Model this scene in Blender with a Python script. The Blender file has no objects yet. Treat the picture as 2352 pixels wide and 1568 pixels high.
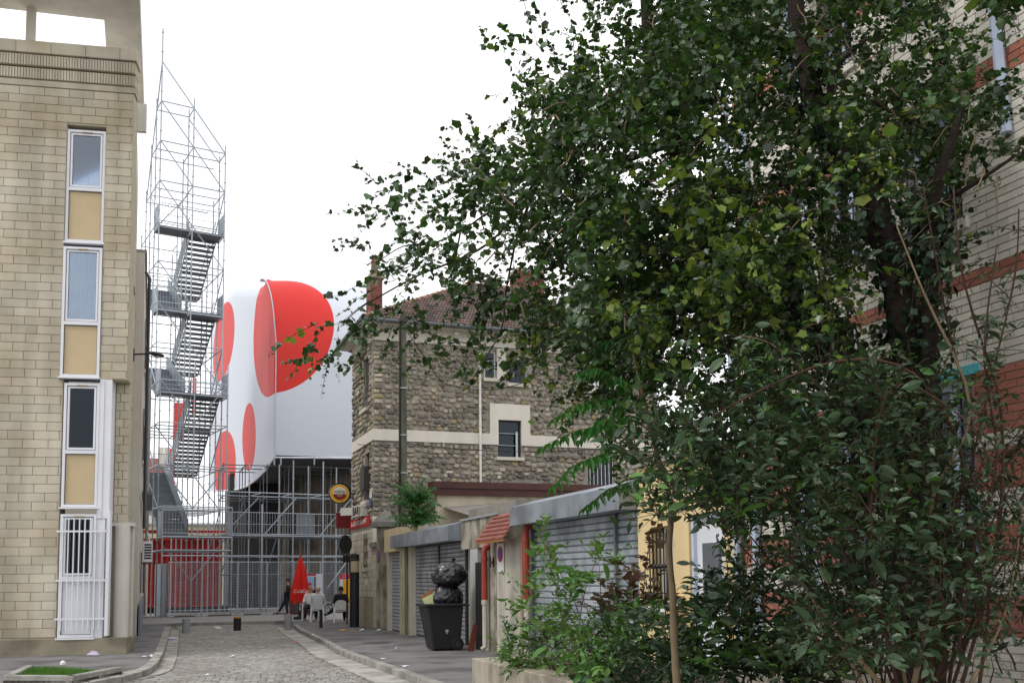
import bpy, bmesh, math, random
import numpy as np
from mathutils import Vector, Matrix, Euler
random.seed(7); np.random.seed(7)
R_ = math.radians
SC = bpy.context.scene
COL = SC.collection
# ---------------------------------------------------------------- camera
# world axes: +Y runs down the street, +X to its right, metres; the eye stands at 1.6 m
FPX, PCX, PCY = 2270., 1176., 1127.
PITCH, ROLL, HEAD, EYE = R_(5), .0106, R_(20.1), 1.6
_Fh = np.array([math.sin(HEAD), math.cos(HEAD), 0]); _X0 = np.array([math.cos(HEAD), -math.sin(HEAD), 0]); _Z = np.array([0, 0, 1.])
CF = _Fh*math.cos(PITCH) + _Z*math.sin(PITCH); _U = -_Fh*math.sin(PITCH) + _Z*math.cos(PITCH)
CR = _X0*math.cos(ROLL) - _U*math.sin(ROLL); CU = _U*math.cos(ROLL) + _X0*math.sin(ROLL)
CP = np.array([0, 0, EYE])
cam = bpy.data.cameras.new('camera'); camo = bpy.data.objects.new('camera', cam); COL.objects.link(camo)
m = Matrix([[CR[i], CU[i], -CF[i], CP[i]] for i in range(3)] + [[0, 0, 0, 1]])
camo.matrix_world = m
cam.sensor_width = 36; cam.lens = 36*FPX/2352; cam.shift_y = (PCY-784)/2352
cam.clip_start = .05; cam.clip_end = 3000
SC.camera = camo
# ---------------------------------------------------------------- light: bright overcast
SUN_EL, SUN_AZ = R_(52), R_(-105)      # azimuth measured from +Y towards +X
w = bpy.data.worlds.new('World'); SC.world = w; w.use_nodes = True
nt = w.node_tree; nt.nodes.clear()
def nd(t, ty, **k):
    n = t.nodes.new(ty)
    for a, b in k.items(): setattr(n, a, b)
    return n
sky = nd(nt, 'ShaderNodeTexSky', sky_type='NISHITA', sun_disc=False, sun_elevation=SUN_EL, sun_rotation=SUN_AZ)
bgs = nd(nt, 'ShaderNodeBackground'); bgs.inputs[1].default_value = .10
nt.links.new(sky.outputs[0], bgs.inputs[0])
tc = nd(nt, 'ShaderNodeTexCoord'); mp = nd(nt, 'ShaderNodeMapping'); mp.inputs['Scale'].default_value = (1, 1, 2.2)
nz = nd(nt, 'ShaderNodeTexNoise'); nz.inputs['Scale'].default_value = 1.5; nz.inputs['Detail'].default_value = 6; nz.inputs['Roughness'].default_value = .55
rp = nd(nt, 'ShaderNodeValToRGB'); rp.color_ramp.elements[0].position = .40; rp.color_ramp.elements[0].color = (.56,)*3+(1,); rp.color_ramp.elements[1].position = .62
cl = nd(nt, 'ShaderNodeBackground'); cl.inputs[0].default_value = (1.0, 1.0, 1.0, 1); cl.inputs[1].default_value = 1.34
mx = nd(nt, 'ShaderNodeMixShader'); out = nd(nt, 'ShaderNodeOutputWorld')
L = nt.links.new
L(tc.outputs['Generated'], mp.inputs[0]); L(mp.outputs[0], nz.inputs[0]); L(nz.outputs[0], rp.inputs[0]); L(rp.outputs[0], mx.inputs[0])
L(bgs.outputs[0], mx.inputs[1]); L(cl.outputs[0], mx.inputs[2]); L(mx.outputs[0], out.inputs[0])
sl = bpy.data.lights.new('sun', 'SUN'); sl.energy = 1.3; sl.angle = R_(18); sl.color = (1, .97, .92)
so = bpy.data.objects.new('sun', sl); COL.objects.link(so)
sd = Vector((math.sin(SUN_AZ)*math.cos(SUN_EL), math.cos(SUN_AZ)*math.cos(SUN_EL), math.sin(SUN_EL)))
so.rotation_euler = sd.to_track_quat('Z', 'Y').to_euler(); so.location = (0, 0, 60)
SC.view_settings.view_transform = 'Standard'; SC.view_settings.look = 'None'; SC.view_settings.exposure = .27; SC.view_settings.gamma = 1
SC.view_settings.use_curve_mapping = False
SC.render.engine = 'CYCLES'
SC.cycles.max_bounces = 6; SC.cycles.transparent_max_bounces = 12; SC.cycles.use_denoising = True
# ---------------------------------------------------------------- measuring helpers (photo measured at 2352 x 1568)
def ray(x, y): return CF + (x-PCX)/FPX*CR + (PCY-y)/FPX*CU
def Pz(x, y, z=0.): d = ray(x, y); return Vector(CP + d*(z-EYE)/d[2])
def Py(x, y, Y): d = ray(x, y); return Vector(CP + d*Y/d[1])
def Px(x, y, X): d = ray(x, y); return Vector(CP + d*X/d[0])
def Pd(x, y, dep): d = ray(x, y); return Vector(CP + d*dep)
# ---------------------------------------------------------------- colour and materials
def lin(h):
    if not isinstance(h, str): return tuple(h)[:3]
    h = h.lstrip('#'); v = [int(h[i:i+2], 16)/255 for i in (0, 2, 4)]
    return tuple(c/12.92 if c <= .04045 else ((c+.055)/1.055)**2.4 for c in v)
MATS = {}
def M(name, col, rough=.8, var=0., hue=0., ns=6., na=.12, bump=0., bs=30., metal=0., spec=.4, col2=None, c2s=3., c2t=(.45, .6), streak=None, trans=None, sat=1.):
    if name in MATS: return MATS[name]
    m = bpy.data.materials.new(name); m.use_nodes = True; t = m.node_tree; t.nodes.clear()
    L = t.links.new
    o = nd(t, 'ShaderNodeOutputMaterial'); p = nd(t, 'ShaderNodeBsdfPrincipled')
    p.inputs['Roughness'].default_value = rough; p.inputs['Metallic'].default_value = metal; p.inputs['Specular IOR Level'].default_value = spec
    g = nd(t, 'ShaderNodeNewGeometry'); oi = nd(t, 'ShaderNodeObjectInfo')
    rgb = nd(t, 'ShaderNodeRGB'); rgb.outputs[0].default_value = (*lin(col), 1); cur = rgb.outputs[0]
    def noise(scale, detail=4, st=None):
        n = nd(t, 'ShaderNodeTexNoise'); n.inputs['Scale'].default_value = scale; n.inputs['Detail'].default_value = detail
        src = g.outputs['Position']
        if st:
            mp = nd(t, 'ShaderNodeMapping'); mp.inputs['Scale'].default_value = st; L(src, mp.inputs[0]); src = mp.outputs[0]
        L(src, n.inputs['Vector']); return n.outputs[0]
    def rng(v, a, b, c, d):
        n = nd(t, 'ShaderNodeMapRange'); L(v, n.inputs[0])
        for i, q in enumerate((a, b, c, d)): n.inputs[i+1].default_value = q
        return n.outputs[0]
    def mul(a, b):
        n = nd(t, 'ShaderNodeMath', operation='MULTIPLY'); L(a, n.inputs[0]); L(b, n.inputs[1]); return n.outputs[0]
    if col2 is not None:
        mxn = nd(t, 'ShaderNodeMix', data_type='RGBA'); L(rng(noise(c2s, 6), c2t[0], c2t[1], 0, 1), mxn.inputs[0]); L(cur, mxn.inputs[6])
        mxn.inputs[7].default_value = (*lin(col2), 1); cur = mxn.outputs[2]
    hs = nd(t, 'ShaderNodeHueSaturation'); L(cur, hs.inputs['Color']); hs.inputs['Saturation'].default_value = sat
    val = rng(noise(ns), .25, .75, 1-na, 1+na)
    if var or hue:
        ad = nd(t, 'ShaderNodeMath', operation='ADD'); L(oi.outputs['Random'], ad.inputs[0]); L(g.outputs['Random Per Island'], ad.inputs[1])
        fr = nd(t, 'ShaderNodeMath', operation='FRACT'); L(ad.outputs[0], fr.inputs[0])
        if var: val = mul(val, rng(fr.outputs[0], 0, 1, 1-var, 1+var))
        if hue:
            m7 = nd(t, 'ShaderNodeMath', operation='MULTIPLY'); L(fr.outputs[0], m7.inputs[0]); m7.inputs[1].default_value = 7.31
            f2 = nd(t, 'ShaderNodeMath', operation='FRACT'); L(m7.outputs[0], f2.inputs[0]); L(rng(f2.outputs[0], 0, 1, .5-hue, .5+hue), hs.inputs['Hue'])
    if streak:
        val = mul(val, rng(noise(streak[0], 5, (1, 1, .07)), .35, .62, 1-streak[1], 1))
    L(val, hs.inputs['Value']); cur = hs.outputs[0]
    L(cur, p.inputs['Base Color'])
    if bump:
        b = nd(t, 'ShaderNodeBump'); b.inputs['Strength'].default_value = bump; b.inputs['Distance'].default_value = .02
        L(noise(bs, 5), b.inputs['Height']); L(b.outputs[0], p.inputs['Normal'])
    if trans:
        tr = nd(t, 'ShaderNodeBsdfTranslucent'); h2 = nd(t, 'ShaderNodeMix', data_type='RGBA', blend_type='MULTIPLY'); h2.inputs[0].default_value = 1
        L(cur, h2.inputs[6]); h2.inputs[7].default_value = (*trans[1], 1); L(h2.outputs[2], tr.inputs[0])
        ms = nd(t, 'ShaderNodeMixShader'); ms.inputs[0].default_value = trans[0]; L(p.outputs[0], ms.inputs[1]); L(tr.outputs[0], ms.inputs[2]); L(ms.outputs[0], o.inputs[0])
    else: L(p.outputs[0], o.inputs[0])
    MATS[name] = m; return m
def glass(name, tint=(.9, .95, 1), rough=.03, through=.8, ior=1.5):
    if name in MATS: return MATS[name]
    m = bpy.data.materials.new(name); m.use_nodes = True; t = m.node_tree; t.nodes.clear(); L = t.links.new
    o = nd(t, 'ShaderNodeOutputMaterial'); tr = nd(t, 'ShaderNodeBsdfTransparent'); tr.inputs[0].default_value = (*[c*through for c in tint], 1)
    gl = nd(t, 'ShaderNodeBsdfGlossy'); gl.inputs[0].default_value = (.78, .87, 1, 1); gl.inputs['Roughness'].default_value = rough  # blue sky tint put into the reflection colour
    fr = nd(t, 'ShaderNodeFresnel'); fr.inputs[0].default_value = ior; ms = nd(t, 'ShaderNodeMixShader')
    L(fr.outputs[0], ms.inputs[0]); L(tr.outputs[0], ms.inputs[1]); L(gl.outputs[0], ms.inputs[2]); L(ms.outputs[0], o.inputs[0])
    MATS[name] = m; return m
# ---------------------------------------------------------------- objects
ORG = {}
def link(o): COL.objects.link(o); return o
def tag(o, label=None, cat=None, group=None, kind=None):
    if label: o['label'] = label
    if cat: o['category'] = cat
    if group: o['group'] = group
    if kind: o['kind'] = kind
    return o
def thing(name, label, cat, loc=(0, 0, 0), group=None):
    o = link(bpy.data.objects.new(name, None)); o.location = loc; o.empty_display_size = .2
    ORG[o] = Vector(loc); return tag(o, label, cat, group)
def kids(o): return [c for c in bpy.data.objects if c.parent == o]
def copy_tree(o, loc=None, rz=None, label=None, parent=None, ch=None):
    c = o.copy(); link(c)
    if parent is not None: c.parent = parent
    if loc is not None: c.location = loc
    if rz is not None: c.rotation_euler = (0, 0, rz)
    if label: c['label'] = label
    for k in (ch or CH).get(o, []): copy_tree(k, parent=c)
    return c
CH = {}
def setpar(o, p): o.parent = p; CH.setdefault(p, []).append(o)
class MB:
    """collects simple solids; build() links them as one mesh object"""
    def __init__(s): s.v = []; s.f = []; s.mi = []; s.cur = 0; s.mats = []
    def quad(s, *pts):
        n = len(s.v); s.v += [tuple(p) for p in pts]; s.f.append(tuple(range(n, n+len(pts)))); s.mi.append(s.cur); return s
    def faces(s, vs, fs):
        n = len(s.v); s.v += [tuple(p) for p in vs]
        for f in fs: s.f.append(tuple(n+i for i in f)); s.mi.append(s.cur)
        return s
    def hexa(s, p):   # 8 points: bottom ring 0-3, top ring 4-7
        return s.faces(p, [(3, 2, 1, 0), (4, 5, 6, 7), (0, 1, 5, 4), (1, 2, 6, 5), (2, 3, 7, 6), (3, 0, 4, 7)])
    def box(s, a, b):
        x0, x1 = sorted((a[0], b[0])); y0, y1 = sorted((a[1], b[1])); z0, z1 = sorted((a[2], b[2]))
        return s.hexa([(x0, y0, z0), (x1, y0, z0), (x1, y1, z0), (x0, y1, z0), (x0, y0, z1), (x1, y0, z1), (x1, y1, z1), (x0, y1, z1)])
    def obox(s, o, ex, ey, ez, a, b):   # box in a frame
        o, ex, ey, ez = map(Vector, (o, ex, ey, ez)); P = lambda x, y, z: o+ex*x+ey*y+ez*z
        return s.hexa([P(a[0], a[1], a[2]), P(b[0], a[1], a[2]), P(b[0], b[1], a[2]), P(a[0], b[1], a[2]), P(a[0], a[1], b[2]), P(b[0], a[1], b[2]), P(b[0], b[1], b[2]), P(a[0], b[1], b[2])])
    def prism(s, pts, z0, z1):
        n = len(pts); return s.faces([(p[0], p[1], z0) for p in pts]+[(p[0], p[1], z1) for p in pts],
            [tuple(range(n))[::-1], tuple(range(n, 2*n))]+[(i, (i+1) % n, n+(i+1) % n, n+i) for i in range(n)])
    def tube(s, pts, r, n=6, cap=True):
        pts = [Vector(p) for p in pts]; rs = r if isinstance(r, (list, tuple)) else [r]*len(pts); vs = []; fs = []
        d0 = (pts[1]-pts[0]).normalized(); up = Vector((0, 0, 1)) if abs(d0.z) < .9 else Vector((1, 0, 0))
        a = d0.cross(up).normalized()
        for i, p in enumerate(pts):
            d = (pts[min(i+1, len(pts)-1)]-pts[max(i-1, 0)]).normalized()
            a = (a-d*a.dot(d)).normalized(); b = d.cross(a)
            for k in range(n):
                t = 2*math.pi*k/n; vs.append(p+(a*math.cos(t)+b*math.sin(t))*rs[i])
        for i in range(len(pts)-1):
            for k in range(n): fs.append((i*n+k, i*n+(k+1) % n, (i+1)*n+(k+1) % n, (i+1)*n+k))
        if cap: fs += [tuple(range(n))[::-1], tuple((len(pts)-1)*n+k for k in range(n))]
        return s.faces(vs, fs)
    def lathe(s, c, prof, n=12, axis='z'):
        c = Vector(c); vs = []; fs = []
        for (r, h) in prof:
            for k in range(n):
                t = 2*math.pi*k/n; q = (r*math.cos(t), r*math.sin(t), h)
                if axis == 'x': q = (q[2], q[0], q[1])
                if axis == 'y': q = (q[0], q[2], q[1])
                vs.append(c+Vector(q))
        m = len(prof)
        for i in range(m-1):
            for k in range(n): fs.append((i*n+k, i*n+(k+1) % n, (i+1)*n+(k+1) % n, (i+1)*n+k))
        fs += [tuple(range(n))[::-1], tuple((m-1)*n+k for k in range(n))]
        return s.faces(vs, fs)
    def build(s, name, mat=None, parent=None, smooth=False, bevel=0., kind=None, org=None, **tg):
        o0 = ORG.get(parent, Vector((0, 0, 0))) if parent is not None else Vector(org or (0, 0, 0))
        me = bpy.data.meshes.new(name)
        V = np.array(s.v, dtype=np.float64)-np.array(o0) if s.v else np.zeros((0, 3))
        me.from_pydata(V.tolist(), [], s.f); 
        for mm in ([mat] if mat else s.mats): me.materials.append(mm)
        if not mat and s.mats: me.polygons.foreach_set('material_index', s.mi)
        bm = bmesh.new(); bm.from_mesh(me)
        bmesh.ops.recalc_face_normals(bm, faces=bm.faces)
        if bevel: bmesh.ops.bevel(bm, geom=[e for e in bm.edges], offset=bevel, segments=1, affect='EDGES')
        bm.to_mesh(me); bm.free()
        if smooth: me.polygons.foreach_set('use_smooth', [True]*len(me.polygons))
        o = link(bpy.data.objects.new(name, me))
        if parent is not None: setpar(o, parent); ORG[o] = o0
        else: o.location = o0; ORG[o] = o0
        if kind: o['kind'] = kind
        return tag(o, **tg)
def inst(name, me, parent, loc, rot=(0, 0, 0), sc=(1, 1, 1)):
    o = link(bpy.data.objects.new(name, me)); setpar(o, parent); o.location = Vector(loc)-ORG.get(parent, Vector())
    o.rotation_euler = rot; o.scale = sc; return o
def npmesh(name, V, F, mat, parent=None, kind=None, smooth=False, n=3, **tg):
    """V (N,3), F (M,n) numpy -> object"""
    o0 = ORG.get(parent, Vector((0, 0, 0)))
    me = bpy.data.meshes.new(name); V = V-np.array(o0)
    me.vertices.add(len(V)); me.vertices.foreach_set('co', V.astype(np.float32).ravel())
    me.loops.add(F.size); me.loops.foreach_set('vertex_index', F.astype(np.int32).ravel())
    me.polygons.add(len(F)); me.polygons.foreach_set('loop_start', np.arange(0, F.size, n, dtype=np.int32))
    me.update(calc_edges=True); me.materials.append(mat)
    if smooth: me.polygons.foreach_set('use_smooth', [True]*len(me.polygons))
    o = link(bpy.data.objects.new(name, me))
    if parent is not None: setpar(o, parent); ORG[o] = o0
    if kind: o['kind'] = kind
    return tag(o, **tg)
def text(*a, **k):
    ob = text_curve(*a, **k); bpy.context.view_layer.update(); dg = bpy.context.evaluated_depsgraph_get(); me = bpy.data.meshes.new_from_object(ob.evaluated_get(dg))
    o = link(bpy.data.objects.new(ob.name, me)); par = ob.parent; CH[par].remove(ob); setpar(o, par); o.matrix_local = ob.matrix_local.copy(); bpy.data.objects.remove(ob); return o
def text_curve(body, parent, o, ex, ez, size, mat, name='lettering', depth=.004, align='CENTER', shear=0, sx=1.):
    """flat lettering: ex = reading direction, ez = up"""
    ex = Vector(ex).normalized(); ez = Vector(ez).normalized(); ny = ex.cross(ez)   # normal towards reader is ex x ez
    cu = bpy.data.curves.new(name, 'FONT'); cu.body = body; cu.size = size; cu.extrude = depth; cu.align_x = align; cu.align_y = 'CENTER'; cu.shear = shear
    cu.resolution_u = 3; cu.materials.append(mat)
    ob = link(bpy.data.objects.new(name, cu)); setpar(ob, parent)
    o = Vector(o)-ORG.get(parent, Vector())
    ob.matrix_local = Matrix([[ex[i]*sx, ez[i], ny[i], o[i]] for i in range(3)]+[[0, 0, 0, 1]]); return ob
def unit(a, b): return (Vector(b)-Vector(a)).normalized()
# ================================================================ GROUND
ZR = -.12     # carriageway level; pavements are z = 0
m_asph = M('asphalt_pavement', '#72706f', .9, ns=1.3, na=.12, bump=.35, bs=120, col2='#565453', c2s=1.1, c2t=(.45, .62), streak=None)
m_road = M('road_bed', '#6f6b65', .95, ns=3, na=.2, bump=.6, bs=60)
m_cob = M('cobble_granite', '#8f8c87', .8, var=.27, hue=.008, ns=25, na=.14, bump=.3, bs=90, col2='#7f7a73', c2s=.7, c2t=(.4, .7))
m_kerb = M('granite_kerb', '#98958e', .85, var=.1, ns=20, na=.14, bump=.25, bs=80, col2='#7c7a74', c2s=2)
m_gut = M('gutter_stone', '#a09d96', .85, var=.1, ns=12, na=.14, bump=.2, bs=80, col2='#86827b', c2s=2)
g = MB(); g.quad((-900, -900, -.16), (900, -900, -.16), (900, 900, -.16), (-900, 900, -.16))
g.build('ground', M('earth', '#77736c', .95, ns=.4, bump=.4, bs=20), kind='structure')
kl = [Pz(x, y) for x, y in ((393, 1438), (385, 1465), (377, 1492), (362, 1521), (342, 1536), (300, 1549), (231, 1562), (120, 1582))]   # kerb face, far to near
kli = [Pz(x, y) for x, y in ((379, 1438), (366, 1472), (351, 1506), (336, 1523), (318, 1534), (280, 1544), (222, 1554), (100, 1572))]
gl = [Pz(x, y, ZR) for x, y in ((412, 1447), (410, 1475), (407, 1506), (397, 1536), (372, 1548), (325, 1560), (277, 1568), (150, 1588))]
kr = [Pz(x, y) for x, y in ((672, 1433), (691, 1446), (738, 1468), (780, 1492), (892, 1531), (1000, 1569))]+[Vector((4.12, 12, 0)), Vector((4.1, 2, 0)), Vector((4.1, -20, 0))]
off = lambda P, d: [p+Vector((d, 0, 0)) for p in P]
gr_ = off(kr, -.55)
def arc(P, n):   # resample a polyline by length
    L_ = [0]; 
    for a, b in zip(P, P[1:]): L_.append(L_[-1]+(b-a).length)
    o = []
    for i in range(n+1):
        t = L_[-1]*i/n; k = max(j for j in range(len(L_)) if L_[j] <= t+1e-9); k = min(k, len(P)-2)
        o.append(P[k].lerp(P[k+1], (t-L_[k])/(L_[k+1]-L_[k])))
    return o
yfar = 40.2
# road sheet
b = MB(); b.quad((-8, -20, ZR-.012), (4.3, -20, ZR-.012), (4.6, 18, ZR-.012), (5.4, 40, ZR-.012), (.2, 40, ZR-.012), (-.2, 24, ZR-.012), (-8, 16, ZR-.012))
road = b.build('road', m_road, kind='structure'); ORG[road] = Vector()
# pavements
b = MB(); pts = [p.copy() for p in kli]; pts[0] = Vector((.55, yfar, 0)); 
poly = [(p.x, p.y) for p in kli]; poly = [(poly[0][0], yfar)]+poly+[(-14, poly[-1][1]), (-14, yfar)]
b.prism(poly, -.15, 0); pvl = b.build('pavement', m_asph, kind='structure'); ORG[pvl] = Vector()
b = MB(); poly = [(p.x+.16, p.y) for p in kr][::1]; poly = [(poly[0][0], yfar)]+poly+[(12, -20), (12, yfar)]
b.prism(poly, -.15, 0); pvr = b.build('pavement', m_asph, kind='structure'); ORG[pvr] = Vector()
b = MB(); b.box((-14, 40.2, -.15), (30, 80, -.004)); sq = b.build('square_paving', M('paving_far', '#8b8884', .9, ns=.6, na=.1, bump=.2, bs=40), kind='structure'); ORG[sq] = Vector()
# kerb stones and gutter slabs, each one a stone
def strip(A, B, z0, z1, n, name, mat, par, gap=.008, dz=.004, hidden_skip=0):
    A = arc(A, n); B = arc(B, n)
    for i in range(n):
        a0 = A[i].lerp(A[i+1], gap); a1 = A[i].lerp(A[i+1], 1-gap); b0 = B[i].lerp(B[i+1], gap); b1 = B[i].lerp(B[i+1], 1-gap)
        z = z1+random.uniform(-dz, dz); q = MB()
        q.prism([(a0.x, a0.y), (a1.x, a1.y), (b1.x, b1.y), (b0.x, b0.y)], z0, z)
        q.build(name, mat, par, bevel=.006)
strip(kli, kl, -.16, .004, 22, 'kerb_stone', m_kerb, pvl)
strip(off(kl, .004), gl, -.2, ZR+.012, 30, 'gutter_slab', m_gut, road, gap=.006)
strip(kr[:7], off(kr[:7], .16), -.16, .004, 26, 'kerb_stone', m_kerb, pvr)
strip(gr_[:7], off(kr[:7], -.004), -.2, ZR+.012, 34, 'gutter_slab', m_gut, road, gap=.006)
q = MB(); q.box((.5, yfar-.02, -.16), (5.4, yfar+.16, .002)); q.build('kerb_stone', m_kerb, sq)
# cobbles
def cob_mesh(k):
    me = bpy.data.meshes.new('cobble'); hx, hy = .064, .052; pts = []
    n = 8
    for z, s in ((-.03, 1.0), (.0, 1.0), (.010, .80)):
        for i in range(n):
            t = 2*math.pi*(i+.5)/n; c, s_ = math.cos(t), math.sin(t); p = .38
            x = hx*math.copysign(abs(c)**p, c)*s; y = hy*math.copysign(abs(s_)**p, s_)*s
            pts.append((x*(1+.07*math.sin(k*3+i*2)), y*(1+.07*math.cos(k*5+i)), z))
    f = [(r*n+i, r*n+(i+1) % n, (r+1)*n+(i+1) % n, (r+1)*n+i) for r in range(1, 2) for i in range(n)]+[tuple(range(16, 24))]
    me.from_pydata(pts, [], f); me.materials.append(m_cob); return me
cms = [cob_mesh(k) for k in range(6)]
cnp = []
for me in cms:
    V = np.array([v.co[:] for v in me.vertices]); cnp.append(V)
def edge_x(P, y):
    for a, b_ in zip(P, P[1:]):
        if min(a.y, b_.y) <= y <= max(a.y, b_.y): return a.x+(b_.x-a.x)*(y-a.y)/(b_.y-a.y+1e-9)
    return None
spots = []
y = 13.2; row = 0
while y < 40.1:
    xl = edge_x(gl, y) if y > 16.6 else edge_x([gl[-2], gl[-1]], y)
    if xl is None: xl = .95 if y > 36 else -3.5
    xr = edge_x(gr_, y) or 4.6
    x = xl+.07+(row % 2)*.06
    while x < xr-.05:
        bow = .25*math.sin((x-xl)/(xr-xl)*math.pi)
        spots.append((x+random.uniform(-.012, .012), y+bow-.12+random.uniform(-.012, .012))); x += random.uniform(.126, .145)
    y += .113; row += 1
spots.sort(key=lambda p: p[1])
spots = [p for p in spots if p[1] > 13.1]
vis = [p for p in spots if p[0] > -.2-(p[1]-13)*.0 and p[1] > 14.6]
near = vis[:300]; ns_ = set(near)
for i, (x, y) in enumerate(near):
    inst('cobble', cms[i % 6], road, (x, y, ZR+random.uniform(-.004, .004)), (0, 0, random.uniform(-.12, .12)+(math.pi if i % 2 else 0)))
VV = []; FQ = []; base = 0
q = MB(); fs = [tuple(p.vertices) for p in cms[0].polygons]
for i, (x, y) in enumerate(spots):
    if (x, y) in ns_: continue
    V = cnp[i % 6][8:]; a = random.uniform(-.15, .15); z = ZR+random.uniform(-.005, .004)
    c, s_ = math.cos(a), math.sin(a)
    q.faces([(x+v[0]*c-v[1]*s_, y+v[0]*s_+v[1]*c, z+v[2]) for v in V], [tuple(k-8 for k in f) for f in fs])
q.build('cobbles', m_cob, road, kind='stuff')
# painted marks by the bollards
q = MB(); mk = M('worn_yellow_paint', '#a99a60', .8, ns=30, na=.3); z = ZR+.016
for x0, x1, yy in ((1.15, 2.2, 32.9), (2.9, 3.8, 33.0), (4.0, 4.3, 33.1)):
    q.quad((x0, yy, z), (x1, yy, z), (x1, yy+.12, z), (x0, yy+.12, z))
q.build('painted_line', mk, road)
q = MB(); p = Pz(500, 1440, z); q.quad((p.x-.1, p.y-1.1, z), (p.x+.12, p.y-1.1, z), (p.x+.12, p.y+1.1, z), (p.x-.1, p.y+1.1, z)); q.build('painted_mark', M('white_paint', '#b5b3ae', .8, ns=30, na=.2), road)
# manhole / dark patch on the right pavement
p = Pz(865, 1476, .004); q = MB(); q.lathe((p.x, p.y, 0), [(.36, -.01), (.36, .004)], 18); q.build('manhole_cover', M('rusty_iron', '#4a3f3a', .8, ns=20, na=.2), pvr)
# ---------------- grass bed with a stone border, lower left
bed = thing('grass_bed', 'low bed of green grass inside a grey stone border at the left building', 'flower bed', Pz(166, 1549, 0))
T = [Pz(x, y, .13) for x, y in ((9, 1549), (-60, 1575), (60, 1525), (281, 1529), (166, 1549))]
A0, A1, A2, A3 = Pz(8, 1550, .13), Pz(168, 1551, .13), Pz(281, 1530, .13), Pz(60, 1526, .13)
def border(P, Q, w_, inward):
    d = (Q-P).normalized(); n_ = Vector((-d.y, d.x, 0))*inward
    k = max(1, round((Q-P).length/.85))
    for i in range(k):
        a = P.lerp(Q, (i+.006)/k); c = P.lerp(Q, (i+.994)/k); b = MB(); b.prism([(v.x, v.y) for v in (a, c, c+n_*w_, a+n_*w_)], -.02, .13); b.build('border_stone', m_kerb, bed, bevel=.01)
border(A0, A1, .13, 1); border(A1, A2, .13, 1); border(A3, A0, .13, 1); 
b = MB(); b.prism([(p_.x, p_.y) for p_ in (A0, A1, A2, A3)], -.01, .05); b.build('soil', M('soil', '#4b4034', .95, ns=10, na=.3, bump=.8, bs=30), bed)
m_grass = M('grass_blade', '#4f7a2c', .6, var=.35, hue=.03, ns=5, na=.3, trans=(.3, (1, 1, .5)))
def inpoly(x, y, P):
    c = False; n = len(P)
    for i in range(n):
        a, b_ = P[i], P[i-1]
        if (a.y > y) != (b_.y > y) and x < (b_.x-a.x)*(y-a.y)/(b_.y-a.y)+a.x: c = not c
    return c
PP = [A0, A1, A2, A3]; xs = [p_.x for p_ in PP]; ys = [p_.y for p_ in PP]; V = []; F = []
cen = sum(PP, Vector())/4
PP = [p_.lerp(cen, .07) for p_ in PP]
while len(F) < 9000:
    x, y = random.uniform(min(xs), max(xs)), random.uniform(min(ys), max(ys))
    if not inpoly(x, y, PP): continue
    if math.sin(x*5+1)+math.sin(y*4) < -1.1 and random.random() < .8: continue
    h = random.uniform(.05, .13)*(.75+.25*math.sin(x*3)); a = random.uniform(0, 6.28); l = random.uniform(0, .06); b0 = len(V); c, s_ = math.cos(a), math.sin(a)
    V += [(x-.004*c, y-.004*s_, .04), (x+.004*c, y+.004*s_, .04), (x+l*s_, y-l*c, .04+h)]; F.append((b0, b0+1, b0+2))
npmesh('grass', np.array(V), np.array(F), m_grass, bed, kind='stuff')
# ---------------- concrete planter, lower right
pl = thing('planter', 'long low beige concrete planter wall under the shrubs, ending by the pavement', 'planter', (4.3, 9, 0))
m_plc = M('planter_concrete', '#aba190', .9, ns=2.5, na=.12, bump=.3, bs=60, col2='#8f8778', c2s=3, streak=(5, .25))
for i in range(6):
    y1 = 13.16-i*1.9; b = MB(); b.box((4.2, y1-1.885, -.02), (4.52, y1, .5)); b.build('wall_segment', m_plc, pl, bevel=.012)
b = MB(); b.box((4.53, 12.84, -.02), (6.5, 13.16, .5)); b.build('wall_segment', m_plc, pl, bevel=.012)
b = MB(); b.box((4.52, 1.8, .0), (6.5, 12.84, .36)); b.build('soil', MATS['soil'], pl)
b = MB(); b.box((6.5, 1.8, -.02), (6.66, 13.16, .45)); b.build('wall_segment', m_plc, pl, bevel=.012)
# ================================================================ LEFT BUILDING (pale block apartment house)
th = R_(9.4); LO = Vector((-.46, 23.94, 0)); le = Vector((math.cos(th), -math.sin(th), 0)); ln = Vector((-math.sin(th), -math.cos(th), 0)); lz = Vector((0, 0, 1))
LB = thing('apartment_building', 'pale yellowish block apartment building with stacked white windows and an open roof loggia', 'building', LO)
m_blk = M('concrete_block', '#c4bcaa', .88, var=.09, hue=.006, ns=1.2, na=.12, bump=.3, bs=70, col2='#b3a78e', c2s=.7, c2t=(.42, .66), streak=(1.3, .34))
m_mort = M('mortar_tan', '#aba18c', .95, ns=8)
m_wht = M('white_painted_metal', '#dcdde2', .45, ns=1.5, na=.04)
m_tan = M('tan_panel', '#c1ad8a', .7, ns=3, na=.05, bump=.1, bs=100)
m_stuc = M('cream_stucco', '#dcd8cf', .9, ns=1.2, na=.08, bump=.2, bs=90, streak=(2, .15))
m_wstuc = M('white_stucco', '#cfcac0', .9, ns=1.2, na=.07, bump=.15, bs=90, streak=(2, .12))
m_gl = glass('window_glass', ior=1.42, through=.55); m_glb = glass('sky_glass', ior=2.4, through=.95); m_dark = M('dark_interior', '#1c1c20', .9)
def fb(mb, u0, u1, d0, d1, z0, z1): return mb.obox(LO, le, -ln, lz, (u0, d0, z0), (u1, d1, z1))   # d>0 goes into the wall
def zf(y, x=190):
    d = ray(x, y); n = np.array(ln); t = ((np.array(LO)-CP)@n)/(d@n); return float((CP+d*t)[2])
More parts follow.
